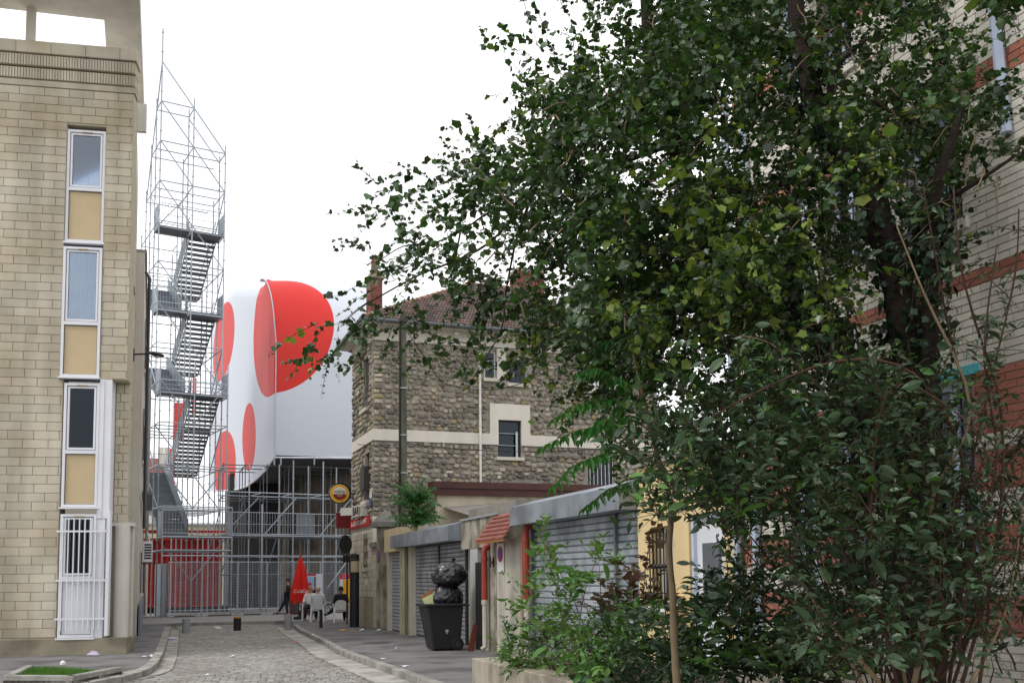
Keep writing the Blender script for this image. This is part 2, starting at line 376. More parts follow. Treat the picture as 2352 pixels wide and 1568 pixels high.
UW0, UW1, UN = -1.49, -.72, -.44; UC = -.12; UW0T = -1.57
ZP = .36; ZN = 6.2; ZC = 2.95; ZTOP = 13.0
b = MB()
fb(b, -4.2, UW0, .02, .5, ZP, ZN); fb(b, -4.2, UW0T, .02, .5, ZN+.001, ZTOP); fb(b, UW1+.002, UC, .02, .5, ZN, ZTOP); fb(b, UW0T+.001, UW1, .02, .5, 12.15, ZTOP)
b.build('wall', m_mort, LB)
# front blocks
blkm = []
def blk(w, h, dpt):
    k = (round(w, 3), round(h, 3)); 
    for q, me in blkm:
        if q == k: return me
    mb = MB(); mb.box((0, 0, 0), (w, .03, h)); o = mb.build('block', m_blk, bevel=.004); me = o.data; bpy.data.objects.remove(o); blkm.append((k, me)); return me
cnt = 0; rest = MB(); RH = .2; rz = -math.atan2(-le.y, le.x)*1
ang = math.atan2(le.y, le.x)
r = 0; z = ZP+.03
while z < ZTOP-.05:
    offs = (r % 2)*.27+(.04 if r % 4 > 1 else 0)
    def seg(a, c):
        global cnt
        u = -4.2-offs+.0
        while u < c:
            u0, u1 = max(u, a), min(u+.54, c)
            if u1-u0 > .05:
                w_ = u1-u0-.012
                if cnt < 300 and u0 > -3.4:
                    p = LO+le*(u0+.006)+ln*.0+lz*(z+.005); inst('block', blk(w_, RH-.011, 0), LB, p-ln*0+Vector((0, 0, 0)), (0, 0, ang)); cnt += 1
                else: fb(rest, u0+.006, u1-.006, 0, .03, z+.005, z+RH-.006)
            u += .54
    if z < ZN-.02: seg(-4.2, UW0)
    elif z < 12.1: seg(-4.2, UW0T); seg(UW1, UC)
    else: seg(-4.2, UC)
    z += RH; r += 1
rest.build('blocks', m_blk, LB, kind='stuff')
# side facade on the street, seen edge on
b = MB(); S0 = LO; XS = LO.x-.12
b.box((XS-.5, 23.95+.1, ZN), (XS-.03, 31.5, ZTOP)); b.box((XS-.5, 24.5, ZP), (XS-.03, 31.5, ZN)); b.build('side_wall', m_mort, LB)
b = MB(); z = ZP+.03; r = 0
while z < ZTOP-.05:
    y = (24.5 if z < ZN-.02 else 24.0)-(r % 2)*.27
    while y < 31.5:
        y0 = max(y, 24.5 if z < ZN-.02 else 24.0)
        if y+.54 > y0+.05 and not any(a < y+.27 < c and e < z < f for a, c, e, f in ((25.3, 26.1, 9.5, 12), (25.3, 26.1, 6.3, 8.2), (27.6, 28.4, 9.5, 12), (27.6, 28.4, 3.4, 5.4), (27.6, 28.4, 6.3, 8.2), (26, 26.9, 3.4, 5.4), (26, 26.9, .7, 2.6))):
            b.box((XS-.03, y0+.006, z+.005), (XS, min(y+.534, 31.5), z+RH-.006))
        y += .54
    z += RH; r += 1
b.build('side_blocks', m_blk, LB, kind='stuff')
for y0, y1, z0, z1 in ((25.3, 26.1, 9.5, 12), (25.3, 26.1, 6.3, 8.2), (27.6, 28.4, 9.5, 12), (27.6, 28.4, 3.4, 5.4), (27.6, 28.4, 6.3, 8.2), (26, 26.9, 3.4, 5.4), (26, 26.9, .7, 2.6)):
    b = MB(); b.box((XS-.06, y0, z0), (XS-.025, y1, z1)); wn = b.build('window', M('brown_window', '#4c3b33', .6), LB)
    b = MB(); b.box((XS-.02, y0-.05, z0-.09), (XS+.05, y1+.05, z0-.02)); b.build('sill', m_wstuc, wn)
# recess under the corner: set-back brick strip and round column
b = MB(); fb(b, UN-.2, UC-.02, .42, .7, ZC, ZN); b.build('recess_wall', m_mort, LB)
b = MB(); z = ZC; r = 0
while z < ZN-.08:
    for u0, u1 in (((-.42, -.25), (-.24, UC)) if r % 2 else ((-.42, -.34), (-.33, UC),)): fb(b, u0, u1-.006, .39, .43, z+.005, z+RH-.006)
    z += RH; r += 1
b.build('recess_blocks', m_blk, LB, kind='stuff')
b = MB(); fb(b, UN, UC-.01, .0, .42, ZN-.006, ZN+.02); b.build('soffit', m_blk, LB)
b = MB(); fb(b, -.7, .02, .34, .7, ZC-.08, ZC); b.build('soffit', m_wstuc, LB)
b = MB(); c_ = LO+le*(-.21)-ln*.38; b.lathe((c_.x, c_.y, 0), [(.165, ZP), (.165, ZC-.08)], 24); b.build('column', m_wstuc, LB, smooth=False)
b = MB(); fb(b, -.75, -.03, .62, .8, ZP, ZC-.08); b.build('rear_wall', m_wstuc, LB)
# plinth, plinth returns along the street
m_pl = M('plinth_concrete', '#8d8674', .92, ns=2, na=.18, bump=.4, bs=40, col2='#6b6557', c2s=1.6, c2t=(.4, .65))
b = MB(); fb(b, -4.2, .02, -.06, .8, -.05, ZP); b.build('plinth', m_pl, LB, bevel=.01)
b = MB(); b.prism([(XS+.01, 24.8), (XS+.01, 31.5), (XS-.4, 31.5), (XS-.4, 24.8)], -.05, .75); b.build('plinth', M('plinth_grey', '#7c7e86', .9, ns=3), LB)
# window stack
m_seal = M('window_rubber', '#55565c', .6)
def frame(par, u0, u1, z0, z1, t, d0, d1, name='frame', mat=None):
    b = MB(); fb(b, u0, u0+t, d0, d1, z0, z1); fb(b, u1-t, u1, d0, d1, z0, z1); fb(b, u0+t, u1-t, d0, d1, z0, z0+t); fb(b, u0+t, u1-t, d0, d1, z1-t, z1)
    return b.build(name, mat or m_wht, par, bevel=.004)
units = [(297, 432, 555), (568, 742, 866), (880, 1037, 1164), (1180, 1325, 1463)]
curt = M('curtain_fabric', '#d5d8de', .8, ns=2, na=.05); curt2 = M('blue_curtain', '#9fb0c8', .8, ns=2, na=.05)
for k, (ya, yb, yc) in enumerate(units):
    z1, zm, z0 = zf(ya), zf(yb), zf(yc); uo = 0 if k < 2 else .04
    if k < 2: u0, u1 = UW0T+.005, UW1-.005
    else: u0, u1 = UW0+.03, UW1+.02
    d0 = .04 if k < 1 else -.03
    wn = frame(LB, u0, u1, z0, z1, .06, d0, d0+.12, 'window', m_wht)
    b = MB(); fb(b, u0+.06, u1-.06, d0, d0+.12, zm-.05, zm+.03); b.build('transom', m_wht, wn, bevel=.004)
    frame(wn, u0+.075, u1-.075, zm+.045, z1-.075, .045, d0+.02, d0+.09, 'sash', m_wht)
    b = MB(); fb(b, u0+.12, u1-.12, d0+.05, d0+.056, zm+.09, z1-.12); b.build('pane', m_glb if k < 2 else m_gl, wn)
    frame(wn, u0+.118, u1-.118, zm+.088, z1-.118, .012, d0+.045, d0+.06, 'gasket', m_seal)
    b = MB(); fb(b, (u0+u1)/2-.1, (u0+u1)/2+.12, d0-.005, d0+.02, z1-.07, z1-.045); b.build('vent', M('vent_tan', '#9c8465', .6), wn)
    b = MB(); fb(b, u0+.06, u1-.06, d0+.05, d0+.08, z0+.06, zm-.05); b.build('panel', m_tan if k < 3 else m_wht, wn)
    frame(wn, u0+.058, u1-.058, z0+.058, zm-.048, .014, d0+.03, d0+.055, 'gasket', m_seal)
    b = MB(); fb(b, u0-.03, u1+.03, d0-.05, d0+.1, z0-.045, z0-.008); b.build('sill', m_wht, wn, bevel=.004)
    b = MB(); fb(b, u0-.0, u1, d0+.55, d0+.6, z0, z1); b.build('room', m_dark if k > 1 else M('sky_reflection_blue', '#a9bbdc', .9), wn)  # pale blue backing stands in for sky reflected in the upper panes
    if k == 0:   # white curtain gathered at the right
        b = MB(); n = 10
        P = [(u1-.12-.26*(i/n), d0+.12+.02*(i % 2)) for i in range(n+1)]
        for (a, da), (c, dc) in zip(P, P[1:]):
            top = z1-.12; q = [LO+le*a-ln*da+lz*(zm+.06), LO+le*c-ln*dc+lz*(zm+.06), LO+le*(c*.55+(u1-.12)*.45+.0)-ln*dc+lz*top, LO+le*(a*.55+(u1-.12)*.45)-ln*da+lz*top]
            b.quad(*q)
        b.build('curtain', curt, wn)
    if k == 1:
        b = MB(); n = 14
        P = [(u1-.1-.55*(i/n), d0+.13+.025*(i % 2)) for i in range(n+1)]
        for (a, da), (c, dc) in zip(P, P[1:]): b.quad(LO+le*a-ln*da+lz*(zm+.05), LO+le*c-ln*dc+lz*(zm+.05), LO+le*c-ln*dc+lz*(z1-.1), LO+le*a-ln*da+lz*(z1-.1))
        b.build('curtain', curt2, wn)
# returns of the lower window box
b = MB(); fb(b, UW1+.02, UW1+.12, -.02, .1, zf(1180)-.1, ZN-.01); fb(b, UW1+.12, UN, .0, .4, zf(1180)-.1, ZN-.01); b.build('corner_post', m_wht, LB, bevel=.004)
b = MB(); fb(b, UW1+.02, UN-.08, .0, .4, ZP, zf(1180)-.11); b.build('corner_post', m_wht, LB, bevel=.004)
# white bars in front of the ground-floor window, wrapping the corner
zt, zb_ = zf(1190), zf(1447)
gb = MB(); fb(gb, UW0-.02, UN+.0, -.12, -.095, zf(1220)-.02, zf(1220)+.02); fb(gb, UW0-.02, UN, -.12, -.095, zf(1332)-.02, zf(1332)+.02); fb(gb, UW0-.02, UN, -.12, -.095, zf(1420)-.02, zf(1420)+.02)
bars = gb.build('window_bars', m_wht, LB)
for i in range(8):
    u = UW0+.1+i*.115; b = MB(); fb(b, u, u+.022, -.122, -.10, zb_, zt if i < 6 else zf(1225)); b.build('bar', m_wht, bars)
b = MB(); fb(b, UN-.02, UN+.05, -.12, .1, zf(1460), zf(1185)+.1); b.build('bar', m_wht, bars)
# fluted cornice, parapet and coping
rests = MB(); z = 13.0; 
b = MB(); fb(b, -4.2, UC+.03, -.02, .4, 13.0, 13.14); b.build('cornice', m_blk, LB)
for lvl, (z0, z1, dd) in enumerate(((13.16, 13.42, -.05), (13.45, 13.72, -.09))):
    b = MB(); fb(b, -4.2, UC+.03, dd+.03, .4, z0, z1); b.build('cornice', m_mort, LB); u = -4.2; fl = MB()
    while u < UC:
        fb(fl, u, u+.045, dd, dd+.035, z0+.01, z1-.01); u += .062
    fl.build('flutes', m_blk, LB, kind='stuff')
u = -4.2
while u < UC:
    b = MB(); fb(b, u+.004, min(u+.75, UC+.06), -.13, .45, 13.74, 14.03); b.build('coping', m_blk, LB, bevel=.01); u += .754
b = MB(); b.box((XS-.45, 24.4, 13.0), (XS-.0, 31.5, 13.95)); b.build('parapet', m_stuc, LB)
# open loggia roof on round columns
ZL = 15.; b = MB()
b.prism([(-6, 23.3), (-.49, 23.0), (-.42, 29.6), (-1.33, 29.6), (-1.3, 24.56), (-6, 25.1)], ZL, ZL+.35); b.build('loggia_roof', m_stuc, LB, bevel=.01)
b = MB(); b.box((-1.33, 28.8, 13.95), (XS-.02, 29.2, ZL)); b.build('loggia_pier', m_stuc, LB)
p = LO+le*(-2.49)-ln*.25
b = MB(); b.lathe((p.x, p.y, 0), [(.11, 13.9), (.11, ZL)], 24); b.build('loggia_column', m_wstuc, LB, smooth=False)
b = MB(); fb(b, -4.2, 0, .9, 1.0, 12.5, 13.2); b.build('terrace', m_stuc, LB)
b = MB(); b.prism([(-4.5, 25), (-.6, 24.4), (-.6, 31.4), (-4.5, 31.4)], 13.3, 13.45); b.build('terrace_floor', m_stuc, LB)
# ================================================================ second house on the left, edge on
H2 = thing('stucco_house', 'narrow pale stucco house beyond the apartment building on the left side', 'building', (-.4, 40, 0))
m_st2 = M('grey_stucco', '#c4beb2', .9, ns=1, na=.08, bump=.15, streak=(2, .12))
b = MB(); b.box((-4, 31.52, 0), (-.34, 48.5, 11.6)); b.build('wall', m_st2, H2)
b = MB(); b.box((-4, 31.52, 11.6), (-.28, 48.5, 11.7)); b.build('roof_edge', M('zinc_dark', '#85857f', .5, metal=.3), H2)
b = MB(); b.box((-.30, 31.6, 0), (-.24, 48.5, .9)); b.build('plinth', MATS['plinth_grey'], H2)
for y0, z0, z1 in ((34, 5.5, 7.2), (38, 5.5, 7.2), (42, 5.5, 7.2), (34, 8.5, 10.2), (38, 8.5, 10.2), (42, 8.5, 10.2), (36, 1.2, 2.6)):
    b = MB(); b.box((-.31, y0, z0), (-.28, y0+.9, z1)); wn = b.build('window', MATS['brown_window'], H2)
    b = MB(); b.box((-.30, y0-.05, z0-.1), (-.2, y0+.95, z0)); b.build('sill', m_wstuc, wn)
b = MB(); b.tube([(-.2, 32.1, 3.2), (-.2, 32.1, 11.0), (-.3, 32.4, 11.25)], .05, 8); b.build('downpipe', M('black_pipe', '#2b2d33', .4), H2)
b = MB(); b.tube([(-.2, 47.6, .1), (-.2, 47.6, 10.9)], .06, 8); b.build('downpipe', M('grey_pipe', '#8f8d8a', .5), H2)
b = MB(); b.box((-.3, 33.2, 4.35), (.02, 41, 4.45)); b.build('ledge', M('zinc_dark2', '#6f7175', .5), H2)
b = MB(); b.tube([(-.14, 46.0, .1), (-.14, 46.0, 3.1)], .055, 8); b.build('downpipe', m_wstuc, H2)
# air conditioner
AC = thing('air_conditioner', 'white air conditioning unit with dark grille high on the left wall', 'air conditioner', (-.2, 36, 2.35))
A_ = Px(345, 1275, 0); b = MB(); b.box((-.24, 35.6, 2.25), (.06, 36.4, 2.95)); b.build('casing', m_wht, AC, bevel=.01)
for i in range(6):
    b = MB(); b.box((-.2, 35.585, 2.36+i*.09), (.03, 35.6, 2.41+i*.09)); b.build('slat', M('grille_dark', '#26272a', .6), AC)
b = MB(); b.box((-.26, 35.62, 2.19), (.04, 35.7, 2.245)); b.box((-.26, 36.3, 2.19), (.04, 36.38, 2.245)); b.build('bracket', M('bracket_rust', '#5f4a42', .8), AC)
# street lamp on the wall
lp = Py(323, 815, 30.); SL = thing('street_lamp', 'dark street lamp on a short wall arm at the left building', 'street lamp', (XS, lp.y, lp.z))
ex = Py(345, 812, 30.); e2 = Py(378, 818, 30.); md = M('lamp_dark', '#232327', .45)
b = MB(); b.tube([(XS-.02, 30, lp.z), (ex.x, 30, ex.z)], .025, 8); b.build('arm', md, SL)
b = MB(); b.box((XS-.01, 29.93, lp.z-.18), (XS+.035, 30.07, lp.z+.16)); b.build('bracket', md, SL)
b = MB(); n = 12; pr = []
L0 = Vector((ex.x-.03, 30, ex.z)); L1 = Vector((e2.x, 30, e2.z))
prof = [(0, .02, .03), (.12, .07, .05), (.35, .12, .075), (.65, .12, .075), (.88, .08, .05), (1, .015, .02)]; vs = []; fs = []
for t, ry, rz_ in prof:
    c_ = L0.lerp(L1, t)
    for k in range(n):
        a = 2*math.pi*k/n; vs.append((c_.x, c_.y+ry*math.cos(a), c_.z+rz_*math.sin(a)*(1 if math.sin(a) > 0 else .55)))
for i in range(len(prof)-1):
    for k in range(n): fs.append((i*n+k, i*n+(k+1) % n, (i+1)*n+(k+1) % n, (i+1)*n+k))
fs += [tuple(range(n)), tuple((len(prof)-1)*n+k for k in range(n))]
b.faces(vs, fs); b.build('lamp_head', md, SL, smooth=True)
c_ = L0.lerp(L1, .55); b = MB(); b.lathe((c_.x, c_.y, c_.z-.075), [(.075, 0), (.09, .03)], 12); b.build('lamp_glass', M('lamp_lens', '#b9bcc0', .3), SL)
# ================================================================ SCAFFOLD STAIR TOWER
m_galv = M('galvanised_steel', '#a4acb3', .42, var=.16, ns=3, na=.14, metal=.35)
m_galvp = M('galvanised_sheet', '#848d95', .5, ns=1.5, na=.14, metal=.4)
m_tread = M('stair_tread', '#727980', .55, var=.12, ns=6, na=.12, metal=.3)
ta = R_(11); tx = Vector((math.cos(ta), math.sin(ta), 0)); td = Vector((-math.sin(ta), math.cos(ta), 0))
T0 = Py(371, 231, 49.5); T0.z = 0
def T(i, j, z): return T0+tx*(1.57*i)+td*(1.09*j)+lz*z
TW = thing('scaffold_tower', 'tall galvanised scaffold stair tower rising above the red and white wrapped structure', 'scaffold', T0)
def standard(par, p, z0, z1, col=True, r=.03):
    b = MB(); b.tube([p+lz*z0, p+lz*z1], r*1.15, 6)
    if col:
        z = z0+.5
        while z < z1-.05: b.lathe((p.x, p.y, z), [(.055, -.02), (.055, .02)], 6); z += 1.0
    return b.build('standard', m_galv, par)
def rod(par, a, c, name='ledger', r=.029, mat=None):
    b = MB(); b.tube([a, c], r, 5); return b.build(name, mat or m_galv, par)
zmax = {-2: 5.0, -1: 12.0}
for j in range(-2, 5):
    for i in range(3):
        if j == 0: z1 = (28.7, 25.5, 23.4)[i]
        elif j > 0: z1 = (25.6-2.0*(j-1), 25.4-2.2*(j-1), 23.3-2.0*(j-1))[i]
        else: z1 = zmax[j]
        standard(TW, T(i, j, 0), 0, z1)
for k in range(1, 13):
    z = 1.+2*k-.0
    for j in range(-2, 5):
        if j < 0 and z > zmax[j]: continue
        top = 25 if j <= 0 else 25-2*(j-1)
        for i in (0, 1):
            lim = min(top, 25.5) if i == 0 else min(top, 23.2)
            if z <= lim and (j in (-2, -1, 0, 1, 4) or z > 19.5 or k % 2 == 0): rod(TW, T(i, j, z), T(i+1, j, z))
    for i in range(3):
        for j in range(-2, 4):
            if j < 0 and z > zmax[j]: continue
            if z <= (25, 25, 23)[i]-2*max(j, 0)+.1 and (i != 1 or j in (0, 3) or z > 19): rod(TW, T(i, j, z), T(i, j+1, z))
# outline and face braces
rod(TW, T(0, 0, 27), T(1, 0, 25), 'brace'); rod(TW, T(1, 0, 25), T(2, 0, 23), 'brace'); rod(TW, T(0, 0, 27), T(0, 1, 24.9), 'brace'); rod(TW, T(0, 1, 25), T(0, 2, 23), 'brace')
rod(TW, T(0, 2, 23), T(0, 3, 21), 'brace')
for (i, z) in ((0, 25), (0, 23), (1, 23), (0, 21), (1, 19), (0, 17), (1, 13), (0, 9), (1, 7), (0, 15)): rod(TW, T(i, 0, z), T(i+1, 0, z-2), 'brace')
for z in (24.9, 20.9): rod(TW, T(1, 1, z), T(0, 1, z-2) if z < 22 else T(2, 1, 22.9), 'brace')
for z in (21, 17, 13, 9, 5): rod(TW, T(2, 0, z), T(2, 2, z-2), 'brace'); rod(TW, T(0, 2, z), T(0, 0, z-2), 'brace')
for z in (11, 7, 3.6): rod(TW, T(0, -1, z), T(1, -1, z-2), 'brace'); rod(TW, T(2, -1, z), T(1, -1, z-2), 'brace')
def guard(par, a, c, z, h=1.1, solid=False, gap=.14):
    g_ = MB(); a = Vector((a.x, a.y, z)); c = Vector((c.x, c.y, z)); L_ = (c-a).length
    g_.tube([a+lz*h, c+lz*h], .02, 5); g_.tube([a+lz*.08, c+lz*.08], .02, 5); g_.tube([a+lz*.55, c+lz*.55], .012, 4)
    n = int(L_/gap)
    for k in range(n+1): p = a.lerp(c, k/n); g_.tube([p+lz*.08, p+lz*h], .009, 4)
    return g_.build('guard_rail', m_galv, par)
def sheet(par, pts, th_=.02, name='side_sheet'):
    b = MB(); pts = [Vector(p) for p in pts]; nrm = (pts[1]-pts[0]).cross(pts[2]-pts[0]).normalized()*th_
    b.hexa([*pts, *[p+nrm for p in pts]]); return b.build(name, m_galvp, par)
plats = [(3.7, -2), (10.5, -1), (14.7, 0), (18.8, 0)]
for z, f in plats:
    for i in (0, 1):
        for q in range(5):
            a = T(i, f, z-.06)+tx*(.03+q*.304); b = MB(); b.obox(a, tx, td, lz, (0, 0, 0), (.295, 1.09+.02, .05)); b.build('deck_plank', m_tread, TW)
    rod(TW, T(0, f, z-.1), T(2, f, z-.1), r=.04); rod(TW, T(0, f+1, z-.1), T(2, f+1, z-.1), r=.03)
    for i in range(3): rod(TW, T(i, f, z-.1), T(i, f+1, z-.1), r=.03)
    guard(TW, T(0, f, 0), T(2, f, 0), z)
    sheet(TW, [T(0, f, z), T(0, f+1, z), T(0, f+1, z+1.1), T(0, f, z+1.1)]); sheet(TW, [T(2, f, z), T(2, f+1, z), T(2, f+1, z+1.1), T(2, f, z+1.1)])
def flight(a, c, w_, n, z0, z1):
    """a: lower end, c: upper end of the left edge; treads across tx"""
    fl = MB(); 
    st = MB()
    for s in (0, w_):
        p0, p1 = a+tx*s, c+tx*s; st.hexa([p0+lz*(z0-.22), p0+tx*.02+lz*(z0-.22), p1+tx*.02+lz*(z1-.22), p1+lz*(z1-.22), p0+lz*z0, p0+tx*.02+lz*z0, p1+tx*.02+lz*z1, p1+lz*z1])
    o = st.build('stair_flight', m_galvp, TW)
    for k in range(n):
        t = (k+.5)/n; p = a.lerp(c, t); z = z0+(z1-z0)*(k+1)/n-.04; b = MB(); b.obox(p, tx, (c-a).normalized(), lz, (.02, -.17, z-.05), (w_, .17, z)); b.obox(p, tx, (c-a).normalized(), lz, (.02, -.19 if z1 > z0 and (c-a).dot(td) > 0 else .17, z-.15), (w_, -.17 if z1 > z0 and (c-a).dot(td) > 0 else .19, z+.0)); b.build('tread', m_tread, o)
    for s in (0., w_):     # sheet-metal sides as guard
        p0, p1 = a+tx*s, c+tx*s
        if s == (0 if z1 > z0 else w_) or True: 
            r_ = MB(); r_.tube([p0+lz*(z0+1.0), p1+lz*(z1+1.0)], .02, 5); r_.build('hand_rail', m_galv, o)
    return o
zm = {0: 7.2, 1: 12.6, 2: 16.75}
for k, (z, f) in enumerate(plats[:-1]):
    zr_ = zm[k]; zu, fu_ = plats[k+1]
    o = flight(T(0, f+1, 0)+tx*.1, T(0, 4, 0)+tx*.1, 1.25, max(8, int((zr_-z)/.17)), z, zr_)
    p0, p1 = T(1, f+1, 0)-tx*.2, T(1, 4, 0)-tx*.2
    sheet(o, [p0+lz*(z-.1), p1+lz*(zr_-.1), p1+lz*(zr_+.75), p0+lz*(z+.75)])
    p0, p1 = T(0, f+1, 0)+tx*.07, T(0, 4, 0)+tx*.07
    o = flight(T(1, 4, 0)+tx*.12, T(1, fu_+1, 0)+tx*.12, 1.3, max(8, int((zu-zr_)/.17)), zr_, zu)
    # rear landing
    for i in (0, 1):
        for q in range(5):
            a = T(i, 4, zr_-.06)+tx*(.03+q*.304); b = MB(); b.obox(a, tx, td, lz, (0, 0, 0), (.295, 1.1, .05)); b.build('deck_plank', m_tread, TW)
    guard(TW, T(0, 5, 0), T(2, 5, 0), zr_)
    sheet(TW, [T(1, 4, zr_)+tx*.1, T(1, fu_+1, zu)+tx*.1, T(1, fu_+1, zu+.9)+tx*.1, T(1, 4, zr_+.9)+tx*.1])
# bridge and birdcage running right from the tower foot
BG = thing('scaffold_bridge', 'galvanised scaffold walkway with railings beside the tower foot and under the tarpaulin', 'scaffold', T(3, -2, 0))
for i in range(3, 8):
    for j in (-2, 0):
        if i == 7 and j > -2: continue
        standard(BG, T(i, j, 0)+tx*(-.05*i), 0, 5.2 if (j == -2 and i < 4) else 7.4)
for i in range(2, 7):
    for j in (-2, 0):
        for z in (2.75, 3.7, 5.75):
            rod(BG, T(i, j, z)-tx*(.05*max(i, 3)), T(i+1, j, z)-tx*(.05*(i+1)), r=.026)
for i in range(3, 8):
    for z in (2.75, 3.7, 5.75): rod(BG, T(i, -2, z)-tx*(.05*i), T(i, 0, z)-tx*(.05*i))
for i in range(0, 3): rod(BG, T(i, -2, 2.75), T(i+1, -2, 2.75), r=.03)
for i in range(2, 7):
    a, c = T(i, -2, 0)-tx*(.05*max(i, 3)*(i > 2)), T(i+1, -2, 0)-tx*(.05*(i+1))
    guard(BG, a, c, 3.7, gap=.12 if i < 4 else .2)
    for q in range(3):
        b = MB(); b.obox(a, tx, td, lz, (0, .06+q*.34, 3.62), ((c-a).length-.02, .38+q*.34, 3.67)); b.build('deck_plank', m_tread, BG)
for i in (4, 6): sheet(BG, [T(i, -1.9, 3.75), T(i, -1.9, 3.75)+tx*.9, T(i, -1.9, 4.8)+tx*.9, T(i, -1.9, 4.8)])
for a, c in ((T(4, -2, 5.6), T(3, -2, 3.8)), (T(5, -2, 1.2), T(6, -2, 3.2)), (T(3, -1, 5.6), T(2, -1, 3.9)), (T(6, -1, 5.6), T(5, -1, 3.8))): rod(BG, a, c, 'brace')
# lattice of steel under the tarpaulin
UB = thing('birdcage_scaffold', 'dark dense scaffold frame carrying the wrapped structure', 'scaffold', (7, 54, 0))
m_galvd = M('dark_steel', '#6d7276', .6, var=.15, ns=3, metal=.3)  # darker steel tone than on the tower
for ix in range(8):
    for iy in range(3):
        x, y = 3.4+ix*1.1, 52.2+iy*1.7; b = MB(); b.tube([(x, y, 0), (x, y, 7.6)], .028, 5); b.build('standard', m_galvd, UB)
for z in (1.9, 3.9, 5.9, 7.5):
    for iy in range(3): rod(UB, Vector((3.4, 52.2+iy*1.7, z)), Vector((11.1, 52.2+iy*1.7, z)), mat=m_galvd)
    for ix in range(8): rod(UB, Vector((3.4+ix*1.1, 52.2, z)), Vector((3.4+ix*1.1, 55.6, z)), mat=m_galvd)
for ix in (0, 2, 5): rod(UB, Vector((3.4+ix*1.1, 52.2, 2)), Vector((4.5+ix*1.1, 52.2, 5.8)), 'brace', mat=m_galvd)
# brackets hanging below the tarp edge
for x in (630, 645, 722): p = Py(x, 1052, 51.4); rod(UB, p+lz*.05, p-lz*.35, 'bracket', r=.04)
# fence panels
FN = thing('mesh_fence', 'galvanised mesh fence panels closing off the foot of the scaffold', 'fence', T(2, -3, 0))
fpx = [385, 463, 545, 612, 674, 736, 800]
def fpanel(a, c, h, name='fence_panel', solid=False):
    e = (c-a).normalized(); L_ = (c-a).length; b = MB(); n_ = e.cross(lz)
    for p in (a+e*.02, c-e*.02): b.tube([p+lz*.03, p+lz*h], .022, 5)
    for z in (.03, .28, h): b.tube([a+lz*z, c+lz*z], .018, 5)
    m_ = a.lerp(c, .5); b.tube([m_+lz*.03, m_+lz*h], .015, 5)
    o = b.build(name, m_galv, FN)
    w_ = MB(); sp = .075; k = sp; t = .0045
    while k < L_: p = a+e*k; w_.hexa([p-e*t, p+e*t, p+e*t+n_*t, p-e*t+n_*t]+[q+lz*h for q in (p-e*t, p+e*t, p+e*t+n_*t, p-e*t+n_*t)]); k += sp
    k = sp
    while k < h: w_.hexa([a+lz*(k-t), c+lz*(k-t), c+lz*(k-t)+n_*t, a+lz*(k-t)+n_*t, a+lz*(k+t), c+lz*(k+t), c+lz*(k+t)+n_*t, a+lz*(k+t)+n_*t]); k += sp
    w_.build('wire_mesh', m_galv, o, kind='stuff')
    b = MB(); b.obox(a, e, n_, lz, (.3, -.15, 0), (L_-.3, .1, .05)); b.build('base_board', M('old_board', '#5d564c', .9, ns=5), FN)
F0 = T(0, -2.6, 0)+tx*.0
def onT(px, j):    # point of the row j at the given picture column
    d = ray(px, 1400); A_ = T(0, j, 0); den = Vector(d).x*(-tx.y)+Vector(d).y*tx.x
    # solve CP + d*t = A + tx*s
    t = (A_.x*(-tx.y)+A_.y*tx.x)/(d[0]*(-tx.y)+d[1]*tx.x); return Vector((d[0]*t, d[1]*t, 0))
P_ = [onT(x, -2.5) for x in fpx]
for a, c in zip(P_, P_[1:]): fpanel(a, c, 2.45)
sheet(FN, [Py(356, 1400, 50.6)*Vector((1, 1, 0)) if False else Vector((Py(355, 1400, 50.0).x, 50.0, .05)), P_[0]-tx*.04+lz*.05, P_[0]-tx*.04+lz*2.4, Vector((Py(355, 1400, 50.0).x, 50.0, 2.4))], name='gate_panel')
# red container behind the fence
m_red = M('container_red', '#a92c26', .55, ns=1.2, na=.14)
CT = thing('red_container', 'dark red corrugated container behind the mesh fence', 'container', (1.9, 53, 0))
c0 = Py(352, 1240, 53.5); c1 = Py(508, 1240, 53.5); zt = c0.z+.1
b = MB(); x = c0.x-1.5; P = []
while x < c1.x-.1: P += [(x, 53.5), (x+.09, 53.5), (x+.12, 53.56), (x+.21, 53.56)]; x += .24
b.prism(P+[(c1.x, 53.5), (c1.x, 56), (c0.x-1.5, 56)], .4, zt-.12); b.build('body', m_red, CT)
b = MB(); b.box((c0.x-1.5, 53.4, zt-.12), (c1.x, 56, zt)); b.build('top_rail', m_red, CT); b = MB(); b.box((c0.x-1.5, 53.4, .28), (c1.x, 56, .4)); b.build('bottom_rail', m_red, CT); b = MB(); b.box((c0.x-1.5, 53.45, 0), (c1.x+.4, 56, .279)); b.build('dark_gap_block', m_dark, CT)  # dark block added to cover the bright gap under the container
for x in (c1.x-.08, (c0.x+c1.x)/2+.1): b = MB(); b.box((x, 53.4, .28), (x+.1, 53.52, zt)); b.build('corner_post', m_red, CT)
b = MB(); b.box((c0.x-1.5, 51.0, zt+.14), (c1.x+.3, 51.15, zt+.3)); b.build('banner_rail', M('red_band', '#c2231d', .6), CT)
